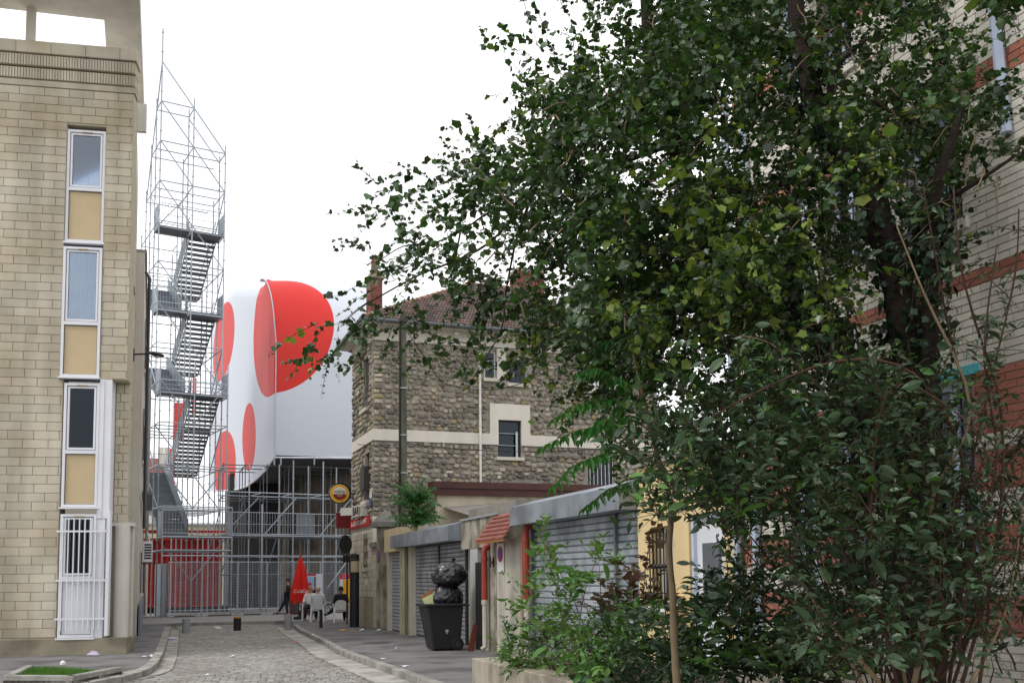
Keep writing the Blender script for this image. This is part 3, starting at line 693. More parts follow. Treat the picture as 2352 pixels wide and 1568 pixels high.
# ================================================================ WRAPPED STRUCTURE
def tarp_mat():
    m = bpy.data.materials.new('tarpaulin'); m.use_nodes = True; t = m.node_tree; t.nodes.clear(); L = t.links.new
    o = nd(t, 'ShaderNodeOutputMaterial'); p = nd(t, 'ShaderNodeBsdfPrincipled'); p.inputs['Roughness'].default_value = .5; p.inputs['Specular IOR Level'].default_value = .35
    uv = nd(t, 'ShaderNodeUVMap'); uv.uv_map = 'UVMap'; sx = nd(t, 'ShaderNodeSeparateXYZ'); L(uv.outputs[0], sx.inputs[0])
    def mt(op, a, b_=None):
        n = nd(t, 'ShaderNodeMath', operation=op)
        for i, q in enumerate((a, b_)):
            if q is None: continue
            if isinstance(q, (int, float)): n.inputs[i].default_value = q
            else: L(q, n.inputs[i])
        return n.outputs[0]
    mask = None
    for cu, cv, ru, rv in DISCS:
        a = mt('DIVIDE', mt('SUBTRACT', sx.outputs[0], cu), ru); c = mt('DIVIDE', mt('SUBTRACT', sx.outputs[1], cv), rv)
        k = mt('LESS_THAN', mt('ADD', mt('MULTIPLY', a, a), mt('MULTIPLY', c, c)), 1.)
        mask = k if mask is None else mt('MAXIMUM', mask, k)
    mxn = nd(t, 'ShaderNodeMix', data_type='RGBA'); L(mask, mxn.inputs[0]); mxn.inputs[6].default_value = (*lin('#ccd1db'), 1); mxn.inputs[7].default_value = (*lin('#cf2a22'), 1)
    nz = nd(t, 'ShaderNodeTexNoise'); nz.inputs['Scale'].default_value = 1.2; g = nd(t, 'ShaderNodeNewGeometry'); mp = nd(t, 'ShaderNodeMapping'); mp.inputs['Scale'].default_value = (1.6, 1.6, .22); L(g.outputs['Position'], mp.inputs[0]); L(mp.outputs[0], nz.inputs[0])
    b = nd(t, 'ShaderNodeBump'); b.inputs['Strength'].default_value = .35; b.inputs['Distance'].default_value = .08; L(nz.outputs[0], b.inputs['Height']); L(b.outputs[0], p.inputs['Normal'])
    L(mxn.outputs[2], p.inputs['Base Color']); L(p.outputs[0], o.inputs[0]); return m
planpx = [(860, 51.5, 1052), (740, 51.5, 1050), (632, 51.5, 1050), (628, 51.65, 1053), (610, 53.2, 1080), (590, 55, 1100), (568, 57, 1116), (548, 59, 1123), (530, 61, 1125), (512, 63, 1127), (494, 65.5, 1128), (482, 68, 1128)]
plan = []
for px, Y, yb in planpx: p = Py(px, yb, Y); plan.append(p)
LP = plan[2:]; YF = 51.5; cum = [0]
for a, c in zip(LP, LP[1:]): cum.append(cum[-1]+math.hypot(c.x-a.x, c.y-a.y))
def L_at(s):      # point on the left face, s metres behind the corner
    k = 0
    while k < len(cum)-2 and cum[k+1] < s: k += 1
    t = (s-cum[k])/(cum[k+1]-cum[k]); return LP[k].lerp(LP[k+1], t)
def L_y(Y):       # arc length at which the left face reaches Y
    lo, hi = 0., cum[-1]
    for _ in range(30):
        m_ = (lo+hi)/2
        if L_at(m_).y < Y: lo = m_
        else: hi = m_
    return lo
Z1, RI, RZ = 13.4, 3.5, 4.7; ZT = Z1+RZ
def ztop(d): return Z1+RZ*math.sqrt(max(0, 1-(1-min(d, RI)/RI)**2))+max(0, min(1.7, (d-RI)*.3))
AP = MB(); uvs = []
# front sheet: upright, then rolled back over the top
NX, NA = 46, 18; zb0 = plan[0].z; prof = [(0, zb0+(Z1-zb0)*i/10) for i in range(11)]+[(RI*(1-math.cos(math.pi/2*i/NA)), Z1+RZ*math.sin(math.pi/2*i/NA)) for i in range(1, NA+1)]
vl = [0]
for (d0, z0), (d1, z1) in zip(prof, prof[1:]): vl.append(vl[-1]+math.hypot(d1-d0, z1-z0))
XRt = plan[0].x; nr = len(prof)
for ix in range(NX+1):
    for (d, z), v in zip(prof, vl):
        q = L_at(L_y(YF+d)) if d > 0 else LP[0]; x = q.x+(XRt-q.x)*ix/NX; sagz = .05*math.sin(x*2.1+z)*(d > 0)
        AP.v.append((x, YF+d, z+sagz*(ix > 0))); uvs.append((x-LP[0].x, zb0+v))
for ix in range(NX):
    for j in range(nr-1): AP.f.append((ix*nr+j, (ix+1)*nr+j, (ix+1)*nr+j+1, ix*nr+j+1)); AP.mi.append(0)
# left sheet: its top edge follows the rolled profile
NS, NV = 80, 22; base = len(AP.v); ss = [cum[-1]*(i/NS)**1.5 for i in range(NS+1)]
for s_ in ss:
    q = L_at(s_); d = max(0, q.y-YF); zt_ = ztop(d); a_, c_ = L_at(max(0, s_-.3)), L_at(min(cum[-1], s_+.3)); n_ = Vector((-(c_.y-a_.y), c_.x-a_.x, 0)).normalized(); rr_ = min(.9, max(0, (d-2.2)*.6))
    for j in range(NV+1):
        t = j/NV; z = q.z+(zt_-q.z)*t; ins = 0
        if z > zt_-rr_ and rr_ > 0: h_ = (z-(zt_-rr_))/rr_; ins = rr_*(1-math.sqrt(max(0, 1-h_*h_)))
        bl = .10*math.sin(t*math.pi)*min(1, d)
        AP.v.append((q.x-n_.x*-ins*1+n_.x*bl if False else q.x+ins-bl, q.y, z)); uvs.append((-s_, z))
for i in range(NS):
    for j in range(NV): AP.f.append((base+i*(NV+1)+j, base+(i+1)*(NV+1)+j, base+(i+1)*(NV+1)+j+1, base+i*(NV+1)+j+1)); AP.mi.append(0)
def s_of(px):
    for i, (a, c) in enumerate(zip(planpx[2:], planpx[3:])):
        if min(a[0], c[0]) <= px <= max(a[0], c[0]): return -(cum[i]+(cum[i+1]-cum[i])*(px-a[0])/(c[0]-a[0]))
def z_of(px, y):
    for a, c in zip(planpx, planpx[1:]):
        if min(a[0], c[0]) <= px <= max(a[0], c[0]): Y = a[1]+(c[1]-a[1])*(px-a[0])/(c[0]-a[0]); return Py(px, y, Y).z
sm = (s_of(558)+s_of(589))/2; DISCS = [(-.65, 15.3, 3.68, 4.15), (sm, z_of(573, 1003), abs(s_of(558)-s_of(589))/2, (z_of(573, 926)-z_of(573, 1081))/2),
    (s_of(508), z_of(515, 778), abs(s_of(490)-s_of(541))/2, (z_of(515, 690)-z_of(515, 868))/2), (s_of(515), z_of(515, 1070), abs(s_of(492)-s_of(541))/2, (z_of(515, 990)-z_of(515, 1150))/2)]
TP = thing('wrapped_structure', 'huge white tarpaulin-wrapped volume with big red discs above the scaffold', 'temporary pavilion', (plan[2].x, plan[2].y, 7.5))
me_ = bpy.data.meshes.new('tarpaulin'); me_.from_pydata([tuple(Vector(v)-ORG[TP]) for v in AP.v], [], AP.f); me_.materials.append(tarp_mat()); me_.polygons.foreach_set('use_smooth', [True]*len(me_.polygons))
o = link(bpy.data.objects.new('tarpaulin', me_)); setpar(o, TP); uvl = me_.uv_layers.new(name='UVMap')
for l in me_.loops: uvl.data[l.index].uv = uvs[l.vertex_index]
wt = M('tarp_hem', '#dfe3ea', .5)
b = MB(); b.tube([plan[0]]+[L_at(s_) for s_ in ss[::3]], .05, 6); b.build('hem', wt, TP)
b = MB(); b.tube([LP[0]+Vector((-.01, -.01, 0)), Vector((LP[0].x-.01, YF-.01, Z1))]+[Vector((L_at(L_y(YF+d)).x-.01, YF+d, z+.01)) for d, z in prof[11:-1]], .03, 6); b.build('corner_seam', M('seam_white', '#b9bfca', .5), TP)
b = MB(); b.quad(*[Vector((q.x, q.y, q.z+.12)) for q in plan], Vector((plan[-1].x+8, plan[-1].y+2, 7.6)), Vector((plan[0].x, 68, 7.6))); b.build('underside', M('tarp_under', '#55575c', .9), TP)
b = MB(); b.box((plan[0].x-.3, 51.6, 7.7), (plan[0].x, 64, 16)); b.build('end_wall', wt, TP)
# red strips seen through the tower
RB = thing('red_drape', 'narrow red drapes of the wrapped structure seen through the scaffold stairs', 'drape', (1.5, 74, 0))
for x0, x1, y0, y1 in ((388, 402, 1030, 1120), (399, 424, 925, 1010), (441, 452, 868, 950)):
    a = Py(x0, y1, 74); c = Py(x1, y0, 74); b = MB(); b.box((a.x, 74, a.z), (c.x, 74.3, c.z)); b.build('drape_strip', M('drape_red', '#d8403a', .6), RB)
# dark concrete building behind the scaffold
CB = thing('concrete_building', 'dark brown-grey concrete wall behind the scaffold under the tarpaulin', 'building', (8, 57, 0))
m_cb = M('shaded_concrete', '#6d6459', .95, ns=.8, na=.25, bump=.3, col2='#4a443d', c2s=.7, streak=(1.2, .3))  # shade under the tarpaulin put into the dark concrete tones
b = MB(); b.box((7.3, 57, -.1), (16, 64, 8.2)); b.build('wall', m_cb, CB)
b = MB(); b.box((4.3, 60, -.1), (7.3, 64, 7.9)); b.build('wall', M('dark_concrete', '#3c3d3d', .95, ns=.8, na=.2), CB)  # dark backing with the tarpaulin's shade put into its colour
for i in range(6):
    p0 = Vector((6.9, 56.9, 0)); b = MB(); b.box((7.2+i*1.3, 56.9, 0), (7.26+i*1.3, 57.0, 8.1)); b.build('pilaster', m_cb, CB)
# far house with tiled roof, cream wall, seen through the tower
FH = thing('tiled_house', 'distant house with a red tiled roof and small chimneys seen through the scaffold', 'house', (0, 95, 0))
a = Py(330, 1110, 95); c = Py(396, 1045, 95); e = Py(352, 1040, 99)
b = MB(); b.hexa([(a.x-6, 95, a.z), (c.x+.3, 95, a.z), (c.x-1.2, 99, c.z), (a.x-6, 99, c.z), (a.x-6, 95.2, a.z+.15), (c.x+.3, 95.2, a.z+.15), (c.x-1.2, 99, c.z+.15), (a.x-6, 99, c.z+.15)])
rf = b.build('roof', M('far_tiles', '#7d4a40', .85, ns=4, na=.35), FH)
b = MB(); b.box((a.x-6, 95.3, 0), (c.x, 99, a.z)); b.build('wall', m_wstuc, FH)
for x in (370, 384): p = Py(x, 1040, 97); b = MB(); b.box((p.x-.25, 97, p.z-1.2), (p.x+.25, 97.5, p.z+.55)); b.build('chimney', m_wstuc, rf)
FW = thing('courtyard_wall', 'low cream wall in the distance behind the red container', 'wall', (4, 72, 0))
b = MB(); b.box((-3, 72, 0), (9, 72.3, 5.4)); b.build('wall', M('cream_far', '#c9bf9f', .9, ns=1), FW)
b = MB(); b.box((-3, 71.9, 5.4), (9, 72.4, 5.55)); b.build('coping', m_kerb, FW)
# ================================================================ STONE HOUSE
XW = 7.0; YH = 32.7; YB = 36.5; XR = Py(1508, 900, YH).x; ZB0, ZB1 = 6.27, 6.66; ZF = 9.72; ZE = 10.25; ZG = 3.7
SH = thing('stone_house', 'three storey rubble stone house with cream bands and a brown tiled hip roof', 'house', (XW, YH, 0))
m_mor = M('rubble_mortar', '#9d968c', .95, ns=3, na=.2, bump=.4, bs=50, streak=(2, .2))
m_stone = M('rubble_stone', '#9d9585', .9, var=.36, hue=.02, ns=9, na=.2, bump=.5, bs=60, col2='#7d776b', c2s=1.2, streak=(1.5, .2))
m_cream = M('cream_render', '#d9d3c8', .9, ns=1.5, na=.06, bump=.12, bs=80, streak=(2, .1))
m_cream2 = M('cream_blocks', '#bfb7a6', .9, var=.06, ns=2, na=.1, bump=.2, bs=60, streak=(2, .25))
m_sill = M('sill_cream', '#c9c3b5', .85, ns=3)
holes = []    # (plane, u0,u1,z0,z1)
def hz(x0, x1, y0, y1): a = Py(x0, y1, YH); c = Py(x1, y0, YH); return (a.x, c.x, a.z, c.z)
W_mid = hz(1145, 1197, 966, 1049); W_low = hz(1352, 1412, 1055, 1128); W_a = hz(1114, 1140, 806, 868); W_b = hz(1169, 1212, 822, 880); W_c = hz(1376, 1405, 820, 905)
wins = [W_mid, W_low, W_a, W_b, W_c]
def wall_with_holes(u0, u1, z0, z1, hs, put):
    us = sorted({u0, u1, *[h[0] for h in hs], *[h[1] for h in hs]}); zs = sorted({z0, z1, *[h[2] for h in hs], *[h[3] for h in hs]})
    us = [u for u in us if u0 <= u <= u1]; zs = [z for z in zs if z0 <= z <= z1]
    for a, c in zip(us, us[1:]):
        for e, f in zip(zs, zs[1:]):
            mu, mz = (a+c)/2, (e+f)/2
            if any(h[0] < mu < h[1] and h[2] < mz < h[3] for h in hs): continue
            put(a, c, e, f)
b = MB(); wall_with_holes(XW, XR, 0, ZE, wins, lambda a, c, e, f: b.box((a, YH+.05, e), (c, YH+.35, f)))
sidew = [(Px(845, 880, XW).y, Px(832, 880, XW).y, Px(838, 940, XW).z, Px(838, 822, XW).z), (Px(846, 1090, XW).y, Px(835, 1090, XW).y, Px(840, 1150, XW).z, Px(840, 1040, XW).z)]
wall_with_holes(YH+.36, YB, 0, ZE, [(min(a, c), max(a, c), e, f) for a, c, e, f in sidew], lambda a, c, e, f: b.box((XW+.05, a, e), (XW+.35, c, f)))
b.prism([(XW+.36, YB-.01), (XW+.36, YB-.3), (12, 41), (XR, 41), (XR, YH+.36), (XR-.3, YH+.36), (XR-.3, 40.7), (12, 40.7)], 0, ZE)
b.build('wall', m_mor, SH)
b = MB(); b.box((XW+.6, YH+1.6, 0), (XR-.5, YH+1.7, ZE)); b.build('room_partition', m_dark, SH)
def stone_poly(w_, h_, kind):
    n = 9; ph = random.random()*6.28; pw = random.uniform(.55, .9) if kind else .45; out = []
    for i in range(n):
        t = 2*math.pi*i/n+ph*.2; c, s = math.cos(t), math.sin(t); j = 1+random.uniform(-.13, .1)*(1 if kind else .3)
        out.append((w_/2*math.copysign(abs(c)**pw, c)*j, h_/2*math.copysign(abs(s)**pw, s)*j))
    return out
def add_stone(mb, o, ex, out_, u, z, w_, h_, kind=1, p=.05):
    n = 9; P = stone_poly(w_, h_, kind); vs = []; dx, dz = random.uniform(-.1, .1), random.uniform(-.12, .06)
    for s, d in ((1.0, -.0), (.93, p*.6), (.62, p)):
        for x, y in P: vs.append(o+ex*(u+x*s)+lz*(z+y*s)+out_*(d+(x*dx+y*dz if d else 0)))
    fs = [(r*n+i, r*n+(i+1) % n, (r+1)*n+(i+1) % n, (r+1)*n+i) for r in (0, 1) for i in range(n)]+[tuple(range(2*n, 3*n))]
    mb.faces(vs, fs)
placed = [0]
m_ochre = M('ochre_stone', '#9c8d6c', .9, var=.25, ns=9, na=.2, bump=.5, bs=60); m_pale = M('pale_stone', '#b3aa9a', .9, var=.2, ns=12, na=.3, bump=.5, bs=60)
def pickst(): return random.choices((m_stone, m_ochre, m_pale), (.88, .05, .07))[0]
def rubble(par, o, ex, out_, u0, u1, z0, z1, hs, quoin=0, limit=0, cap=.0):
    rest = MB(); rest.mats = [m_stone, m_ochre, m_pale]; z = z0+.01; n0 = 0
    while z < z1-.07:
        h_ = random.uniform(.13, .23); h_ = min(h_, z1-z)
        u = u0+.005; first = True
        while u < u1-.05:
            w_ = random.choice((.15, .2, .24, .28, .36))*random.uniform(.9, 1.1)
            if first and quoin: w_ = random.choice((.22, .36)); 
            w_ = min(w_, u1-u); zz = z+h_/2+(0 if first else random.uniform(-.045, .045)); uu = u+w_/2
            if not any(a-w_*.45 < uu < c+w_*.45 and e-.05 < zz < f+.05 for a, c, e, f in hs):
                if placed[0] < limit:
                    q = MB(); add_stone(q, o, ex, out_, uu, zz, w_*random.uniform(.82, .93), h_*(.88 if first else random.uniform(.8, .97)), 0 if first and quoin else 1, random.uniform(.045, .085)); q.build('stone', pickst(), par); placed[0] += 1
                else: rest.cur = random.choices((0, 1, 2), (.88, .05, .07))[0]; add_stone(rest, o, ex, out_, uu, zz, w_*random.uniform(.8, .93), h_*random.uniform(.76, .98), 0 if first and quoin else 1, random.uniform(.045, .09))
            u += w_; first = False
        z += h_*.97
    rest.build('rubble_stones', None, par, kind='stuff')
O = Vector((0, YH+.05, 0)); mh = Vector((0, -1, 0))
sur = (Py(1125, 950, YH).x, Py(1217, 950, YH).x, ZB0, Py(1170, 928, YH).z)
rubble(SH, O, Vector((1, 0, 0)), mh, XW, XR, ZB1, ZF, wins+[sur, (W_a[0]-.1, W_a[1]+.35, W_a[2]-.12, ZF), (W_b[0]-.1, W_b[1]+.1, W_b[2]-.2, W_b[3]+.1), (W_c[0]-.55, W_c[1]+.55, W_c[2]-.1, W_c[3]+.12)], 1, 190)
rubble(SH, O, Vector((1, 0, 0)), mh, XW, XR, ZG, ZB0, wins, 1, 300)
OS = Vector((XW+.05, 0, 0)); mx_ = Vector((-1, 0, 0))
hs2 = [(min(a, c)-.05, max(a, c)+.05, e-.15, f+.1) for a, c, e, f in sidew]
rubble(SH, OS, Vector((0, 1, 0)), mx_, YH+.02, YB, ZB1, ZF, hs2); rubble(SH, OS, Vector((0, 1, 0)), mx_, YH+.02, YB, ZG, ZB0, hs2)
# cream bands
def band(z0, z1, d=.03, name='band', x1=XR+.02, ground=False):
    b = MB(); wall_with_holes(XW-d, x1, z0, z1, wins, lambda a, c, e, f: b.box((a, YH-d, e), (c, YH+.05, f)))
    wall_with_holes(YH+.05, YB, z0, z1, [(min(a, c), max(a, c), e, f) for a, c, e, f in sidew], lambda a, c, e, f: b.box((XW-d, a, e), (XW+.05, c, f))); return b.build(name, m_cream, SH)
band(ZB0, ZB1); band(ZF, ZE+.02, .03, 'frieze')
b = MB(); wall_with_holes(sur[0], sur[1], ZB1, sur[3], wins, lambda a, c, e, f: b.box((a, YH-.03, e), (c, YH+.05, f))); b.build('window_surround', m_cream, SH)
b = MB(); b.box((W_a[1]+.01, YH-.03, W_a[2]), (W_a[1]+.34, YH+.05, ZF)); b.box((W_c[0]-.5, YH-.03, W_c[3]+.005), (W_c[0]+.1, YH+.05, ZF)); b.build('window_surround', m_cream, SH)
m_dfr = M('dark_frame', '#3a3634', .6); m_wfr = M('white_frame', '#d9d8d4', .5)
for k, (a, c, e, f) in enumerate(wins):
    b = MB(); t = .05
    b.box((a, YH+.12, e), (a+t, YH+.2, f)); b.box((c-t, YH+.12, e), (c, YH+.2, f)); b.box((a+t, YH+.12, f-t), (c-t, YH+.2, f)); b.box((a+t, YH+.12, e), (c-t, YH+.2, e+t))
    wn = b.build('window', m_dfr if k in (0, 1) else m_wfr, SH)
    b = MB(); b.box((a+t, YH+.15, e+t), (c-t, YH+.156, f-t)); b.build('pane', m_gl, wn)
    b = MB(); b.box((a-.08, YH-.1, e-.12), (c+.08, YH+.12, e)); b.build('sill', m_sill, wn, bevel=.01)
    if k == 0:
        for z in (e+.42, e+.85): b = MB(); b.tube([(a, YH+.04, z), (c-.1, YH+.04, z)], .016, 6); b.build('bar', m_galv, wn)
        b = MB(); b.box((c-.2, YH+.02, e), (c-.13, YH+.08, f-.4)); b.build('bar', m_galv, wn)
    if k == 1:
        for i in range(7): b = MB(); b.tube([(a+.08+i*(c-a-.16)/6, YH+.02, e), (a+.08+i*(c-a-.16)/6, YH+.02, f)], .012, 5); b.build('bar', m_wfr, wn)
    if k == 4:
        for s in (-1, 1):
            x0 = a-.46 if s < 0 else c+.04; b = MB(); b.box((x0, YH-.06, e), (x0+.42, YH-.03, f)); sh = b.build('shutter', M('white_shutter', '#dcdcd8', .6), wn)
            for i in range(12): z = e+.08+i*(f-e-.14)/12; q = MB(); q.box((x0+.04, YH-.075, z), (x0+.38, YH-.06, z+.06)); q.build('louvre', MATS['white_shutter'], wn)
for a, c, e, f in sidew:
    a, c = min(a, c), max(a, c); b = MB(); b.box((XW+.15, a, e), (XW+.2, c, f)); wn = b.build('window', m_dfr, SH)
    b = MB(); b.box((XW-.1, a-.1, e-.12), (XW+.14, c+.1, e)); b.build('sill', m_sill, wn)
    b = MB(); b.box((XW+.02, a, e), (XW+.05, c, e+.55)); b.build('railing', m_dfr, wn)
# roof
YE = YH-.5; XE = XW-.45; zr = Py(1080, 655, 37.2); RX0, RY, RZt = zr.x, 37.2, zr.z
m_tile = M('roof_tile', '#68534e', .85, var=.4, hue=.012, ns=7, na=.22, bump=.3, bs=60, col2='#524946', c2s=1.3, c2t=(.4, .65))
m_ridge = M('ridge_tile', '#8a6353', .85, var=.15, ns=5)
b = MB(); z0 = ZE+.06; XRE = XR+.4; RX1 = XR-4.2
b.quad((XE, YE, z0), (XRE, YE, z0), (RX1, RY, RZt-.05), (RX0, RY, RZt-.05)); b.quad((XE, YB+.4, z0), (XE, YE, z0), (RX0, RY, RZt-.05)); b.quad((XRE, YE, z0), (XRE, 42, z0), (RX1, RY, RZt-.05)); b.quad((XE, YB+.4, z0), (RX0, RY, RZt-.05), (RX1, RY, RZt-.05), (XRE, 42, z0), (12, 42, z0))
b.build('roof', M('roof_underlay', '#2c2321', .9), SH); roof = CH[SH][-1]
dn = Vector((0, RY-YE, RZt-z0)); SLN = dn.length; dn.normalize(); up_ = Vector((0, -dn.z, dn.y))
TWd, TLn = .235, .31
def tile_pts(x, s):
    o = Vector((x, YE, z0))+dn*s+up_*.03; pr = [(0, .0), (.03, .04), (.065, .045), (.09, .0), (.12, -.004), (.148, .04), (.183, .045), (.208, .0), (.235, -.002)]; vs = []
    for sl, lift in ((-.03, .055), (TLn, .005)):
        for u, h_ in pr: vs.append(o+Vector((u, 0, 0))+dn*sl+up_*(h_+lift))
    n = len(pr)
    for u, h_ in pr: vs.append(o+Vector((u, 0, 0))+dn*(-.03)+up_*(h_+lift-.0-.0+.0)-up_*.0-Vector((0, 0, .05))+up_*.03*0)
    return vs, [(i, i+1, n+i+1, n+i) for i in range(n-1)]+[(2*n+i, 2*n+i+1, i+1, i) for i in range(n-1)]
tl = []; s = 0; r = 0
while s < SLN-.2:
    f_ = s/SLN; xl = XE+(RX0-XE)*f_; xr = XRE+(RX1-XRE)*f_; x = XE+(math.ceil((xl-XE)/TWd))*TWd
    while x+TWd < xr+.05: tl.append((x, s)); x += TWd
    s += TLn; r += 1
rest = MB(); k = 0
for x, s in tl:
    vs, fs = tile_pts(x, s)
    if k < 300 and s < SLN*.62 and x < 14.5: q = MB(); q.faces(vs, fs); q.build('tile', m_tile, roof); k += 1
    else: rest.faces(vs, fs)
rest.build('tiles', m_tile, roof, kind='stuff')
for a, c in (((XE, YE, z0), (RX0, RY, RZt)), ((RX0, RY, RZt), (RX1, RY, RZt)), ((XE, YE, z0), (XE, YB+.4, z0))):
    a, c = Vector(a), Vector(c); n = int((c-a).length/.38)
    for i in range(n): p0, p1 = a.lerp(c, i/n), a.lerp(c, (i+1.08)/n); b = MB(); b.tube([p0+lz*.05, p1+lz*.035], [.1, .085], 8); b.build('ridge_tile', m_ridge, roof)
b = MB(); b.lathe((RX0, RY, RZt+.05), [(.1, 0), (.13, .1), (.05, .2), (.07, .28), (.02, .42)], 8); b.build('finial', m_ridge, roof)
m_zn = M('zinc_gutter', '#5e6266', .5, ns=3, na=.1, metal=.3)
for a, c in (((XE-.06, YE-.07, ZE+.02), (XRE, YE-.07, ZE+.02)), ((XE-.07, YE-.07, ZE+.02), (XE-.07, YB+.4, ZE+.02))):
    b = MB(); b.tube([a, c], .085, 8); b.build('gutter', m_zn, SH)
b = MB(); b.box((XE, YE, ZE-.02), (XRE, YH-.03, ZE+.03)); b.box((XE, YH-.03, ZE-.02), (XW-.03, YB+.4, ZE+.03)); b.build('eave_soffit', m_cream, SH)
# roof vent of glass/zinc
p = Py(1100, 745, 33.4); b = MB(); b.box((p.x-.25, 33.2, p.z-.35), (p.x+.25, 33.6, p.z-.05)); b.lathe((p.x, 33.4, p.z-.05), [(.12, 0), (.12, .12), (.3, .16), (.02, .3)], 8); b.build('roof_vent', M('vent_glass', '#b9bcc4', .3), roof)
# chimneys
def chimney(x0, x1, ytop, ybase, Y, dp, label_pot=True):
    a = Py(x0, ybase, Y); c = Py(x1, ytop, Y); m_cb = M('chimney_brick', '#7f4b42', .9, var=.18, ns=6, na=.15); m_cm = M('chimney_mortar', '#9b8b7e', .9)
    b = MB(); b.box((a.x+.01, Y+.01, a.z-.6), (c.x-.01, Y+dp-.01, c.z)); ch = b.build('chimney', m_cm, SH); q = MB(); z = a.z-.4; r = 0
    while z < c.z-.07:
        u = a.x-(r % 2)*.11
        while u < c.x-.02: q.box((max(a.x, u)+.004, Y-.005, z), (min(c.x, u+.22)-.008, Y+.05, z+.062)); u += .22
        v = Y-(r % 2)*.11
        while v < Y+dp-.02: q.box((a.x-.005, max(Y, v)+.004, z), (a.x+.05, min(Y+dp, v+.22)-.008, z+.062)); v += .22
        z += .075; r += 1
    q.build('bricks', m_cb, ch, kind='stuff')
    b = MB(); b.box((a.x-.06, Y-.06, c.z), (c.x+.06, Y+dp+.06, c.z+.14)); b.build('chimney_cap', m_cm, ch)
    if label_pot: b = MB(); x = (a.x+c.x)/2; b.lathe((x, Y+dp/2, c.z+.14), [(.16, 0), (.13, .25), (.12, .5), (.15, .55), (.1, .6), (.1, .8)], 10); b.build('chimney_pot', M('pot_clay', '#7a5a4c', .9), ch)
chimney(852, 879, 640, 724, 33.6, .8); chimney(1190, 1250, 628, 690, 38, 1., False)
p = Py(1180, 560, 38.5); q = Py(1180, 660, 38.5); b = MB(); b.tube([q, p+lz*.2], .02, 5); b.tube([Py(1125, 566, 38.5), Py(1195, 568, 38.5)], .012, 4); b.build('antenna', m_galv, roof)
# white downpipe on the front
p = Py(1102, 790, YH-.1); b = MB(); b.tube([(p.x, YH-.09, ZE-.02), (p.x, YH-.09, 4.9)], .045, 8)
for z in (8.6, 6.9, 5.9): b.lathe((p.x, YH-.09, z), [(.06, 0), (.06, .08)], 8)
b.build('downpipe', m_wfr, SH)
p = Py(1508, 900, YH-.1); b = MB(); b.tube([(XR-.1, YH-.1, ZE-.02), (XR-.1, YH-.1, 3)], .06, 8); b.build('downpipe', M('pale_pipe', '#c8ccd2', .5), SH)
# ground floor of the bar: cream blocks
band(0, ZG, .02, 'ground_floor_wall', x1=9.6)
z = 1.0; r = 0
while z < 3.0:
    y = YH-.0-(r % 2)*.3
    while y < YB-.05:
        y0, y1 = max(y, YH-.03), min(y+.6, YB)
        if y1-y0 > .1 and not (33.35 < (y0+y1)/2 < 33.75 and z > 1.2): b = MB(); b.box((XW-.06, y0+.006, z+.006), (XW-.02, y1-.006, z+.22-.006)); b.build('block', m_cream2, SH)
        y += .6
    z += .22; r += 1
b = MB(); b.box((XW-.07, YH-.03, 0), (XW-.02, YB, .98)); b.build('ground_floor_plinth', M('stained_render', '#a1957f', .92, ns=2, na=.15, streak=(3, .3)), SH)
b = MB(); b.box((XW-.1, 33.3, 1.85), (XW-.02, 34.2, 1.98)); b.build('window_ledge', m_cream2, SH)
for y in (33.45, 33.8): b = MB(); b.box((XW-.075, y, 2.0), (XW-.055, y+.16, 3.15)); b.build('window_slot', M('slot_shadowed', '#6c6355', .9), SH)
# house number plates
b = MB(); b.box((XW-.06, 32.78, ZG+.35), (XW-.03, 33.1, ZG+.6)); b.build('street_plate', M('plate_blue', '#26357e', .4), SH); b = MB(); b.box((XW-.06, 32.78, ZG+.62), (XW-.03, 33.05, ZG+.85)); b.build('street_plate', m_wfr, SH)
b = MB(); b.box((XW-.2, 33.3, ZG+.95), (XW+.02, 33.95, ZG+1.75)); b.build('lamp_box', m_dfr, SH)
# oval beer sign
SG = thing('beer_sign', 'oval yellow and dark red AMSTEL beer sign hanging high beside the stone house', 'sign', Py(780, 1133, 36.0))
c_ = Py(780, 1133, 36.0)
def disc(par, name, c, rx, rz, y0, y1, mat, n=28, zlo=-9, zhi=9):
    b = MB(); P = []
    for k in range(n):
        t = 2*math.pi*k/n; P.append((rx*math.cos(t), min(max(rz*math.sin(t), zlo), zhi)))
    m = len(P); b.faces([(c.x+x, y0, c.z+z) for x, z in P]+[(c.x+x, y1, c.z+z) for x, z in P], [tuple(range(m)), tuple(range(m, 2*m))[::-1]]+[(i, (i+1) % m, m+(i+1) % m, m+i) for i in range(m)]); return b.build(name, mat, par)
disc(SG, 'case', c_+Vector((.03, 0, .02)), .41, .385, 36.0, 36.18, M('sign_case', '#18171a', .4))
disc(SG, 'rim', c_, .355, .34, 35.985, 36.0, M('sign_rim', '#d8cfa2', .4)); disc(SG, 'ring', c_, .34, .325, 35.97, 35.985, M('sign_yellow', '#e2a51f', .4)); 
disc(SG, 'upper_field', c_, .245, .24, 35.955, 35.97, M('sign_white', '#dcdcd2', .4), zlo=-.02); disc(SG, 'lower_field', c_, .245, .225, 35.955, 35.97, M('sign_red', '#84221c', .4), zhi=-.022)
text('AMSTEL', SG, c_+Vector((0, -.05, .055)), (1, 0, 0), (0, 0, 1), .135, M('sign_black', '#151515', .5), depth=.003, sx=.9)
text('BIÈRE', SG, c_+Vector((0, -.05, -.08)), (1, 0, 0), (0, 0, 1), .085, M('sign_cream', '#d9b9a0', .5), depth=.003)
b = MB(); b.tube([(c_.x+.3, 36.1, c_.z), (XW, 36.1, c_.z)], .03, 6); b.build('arm', m_dfr, SG)
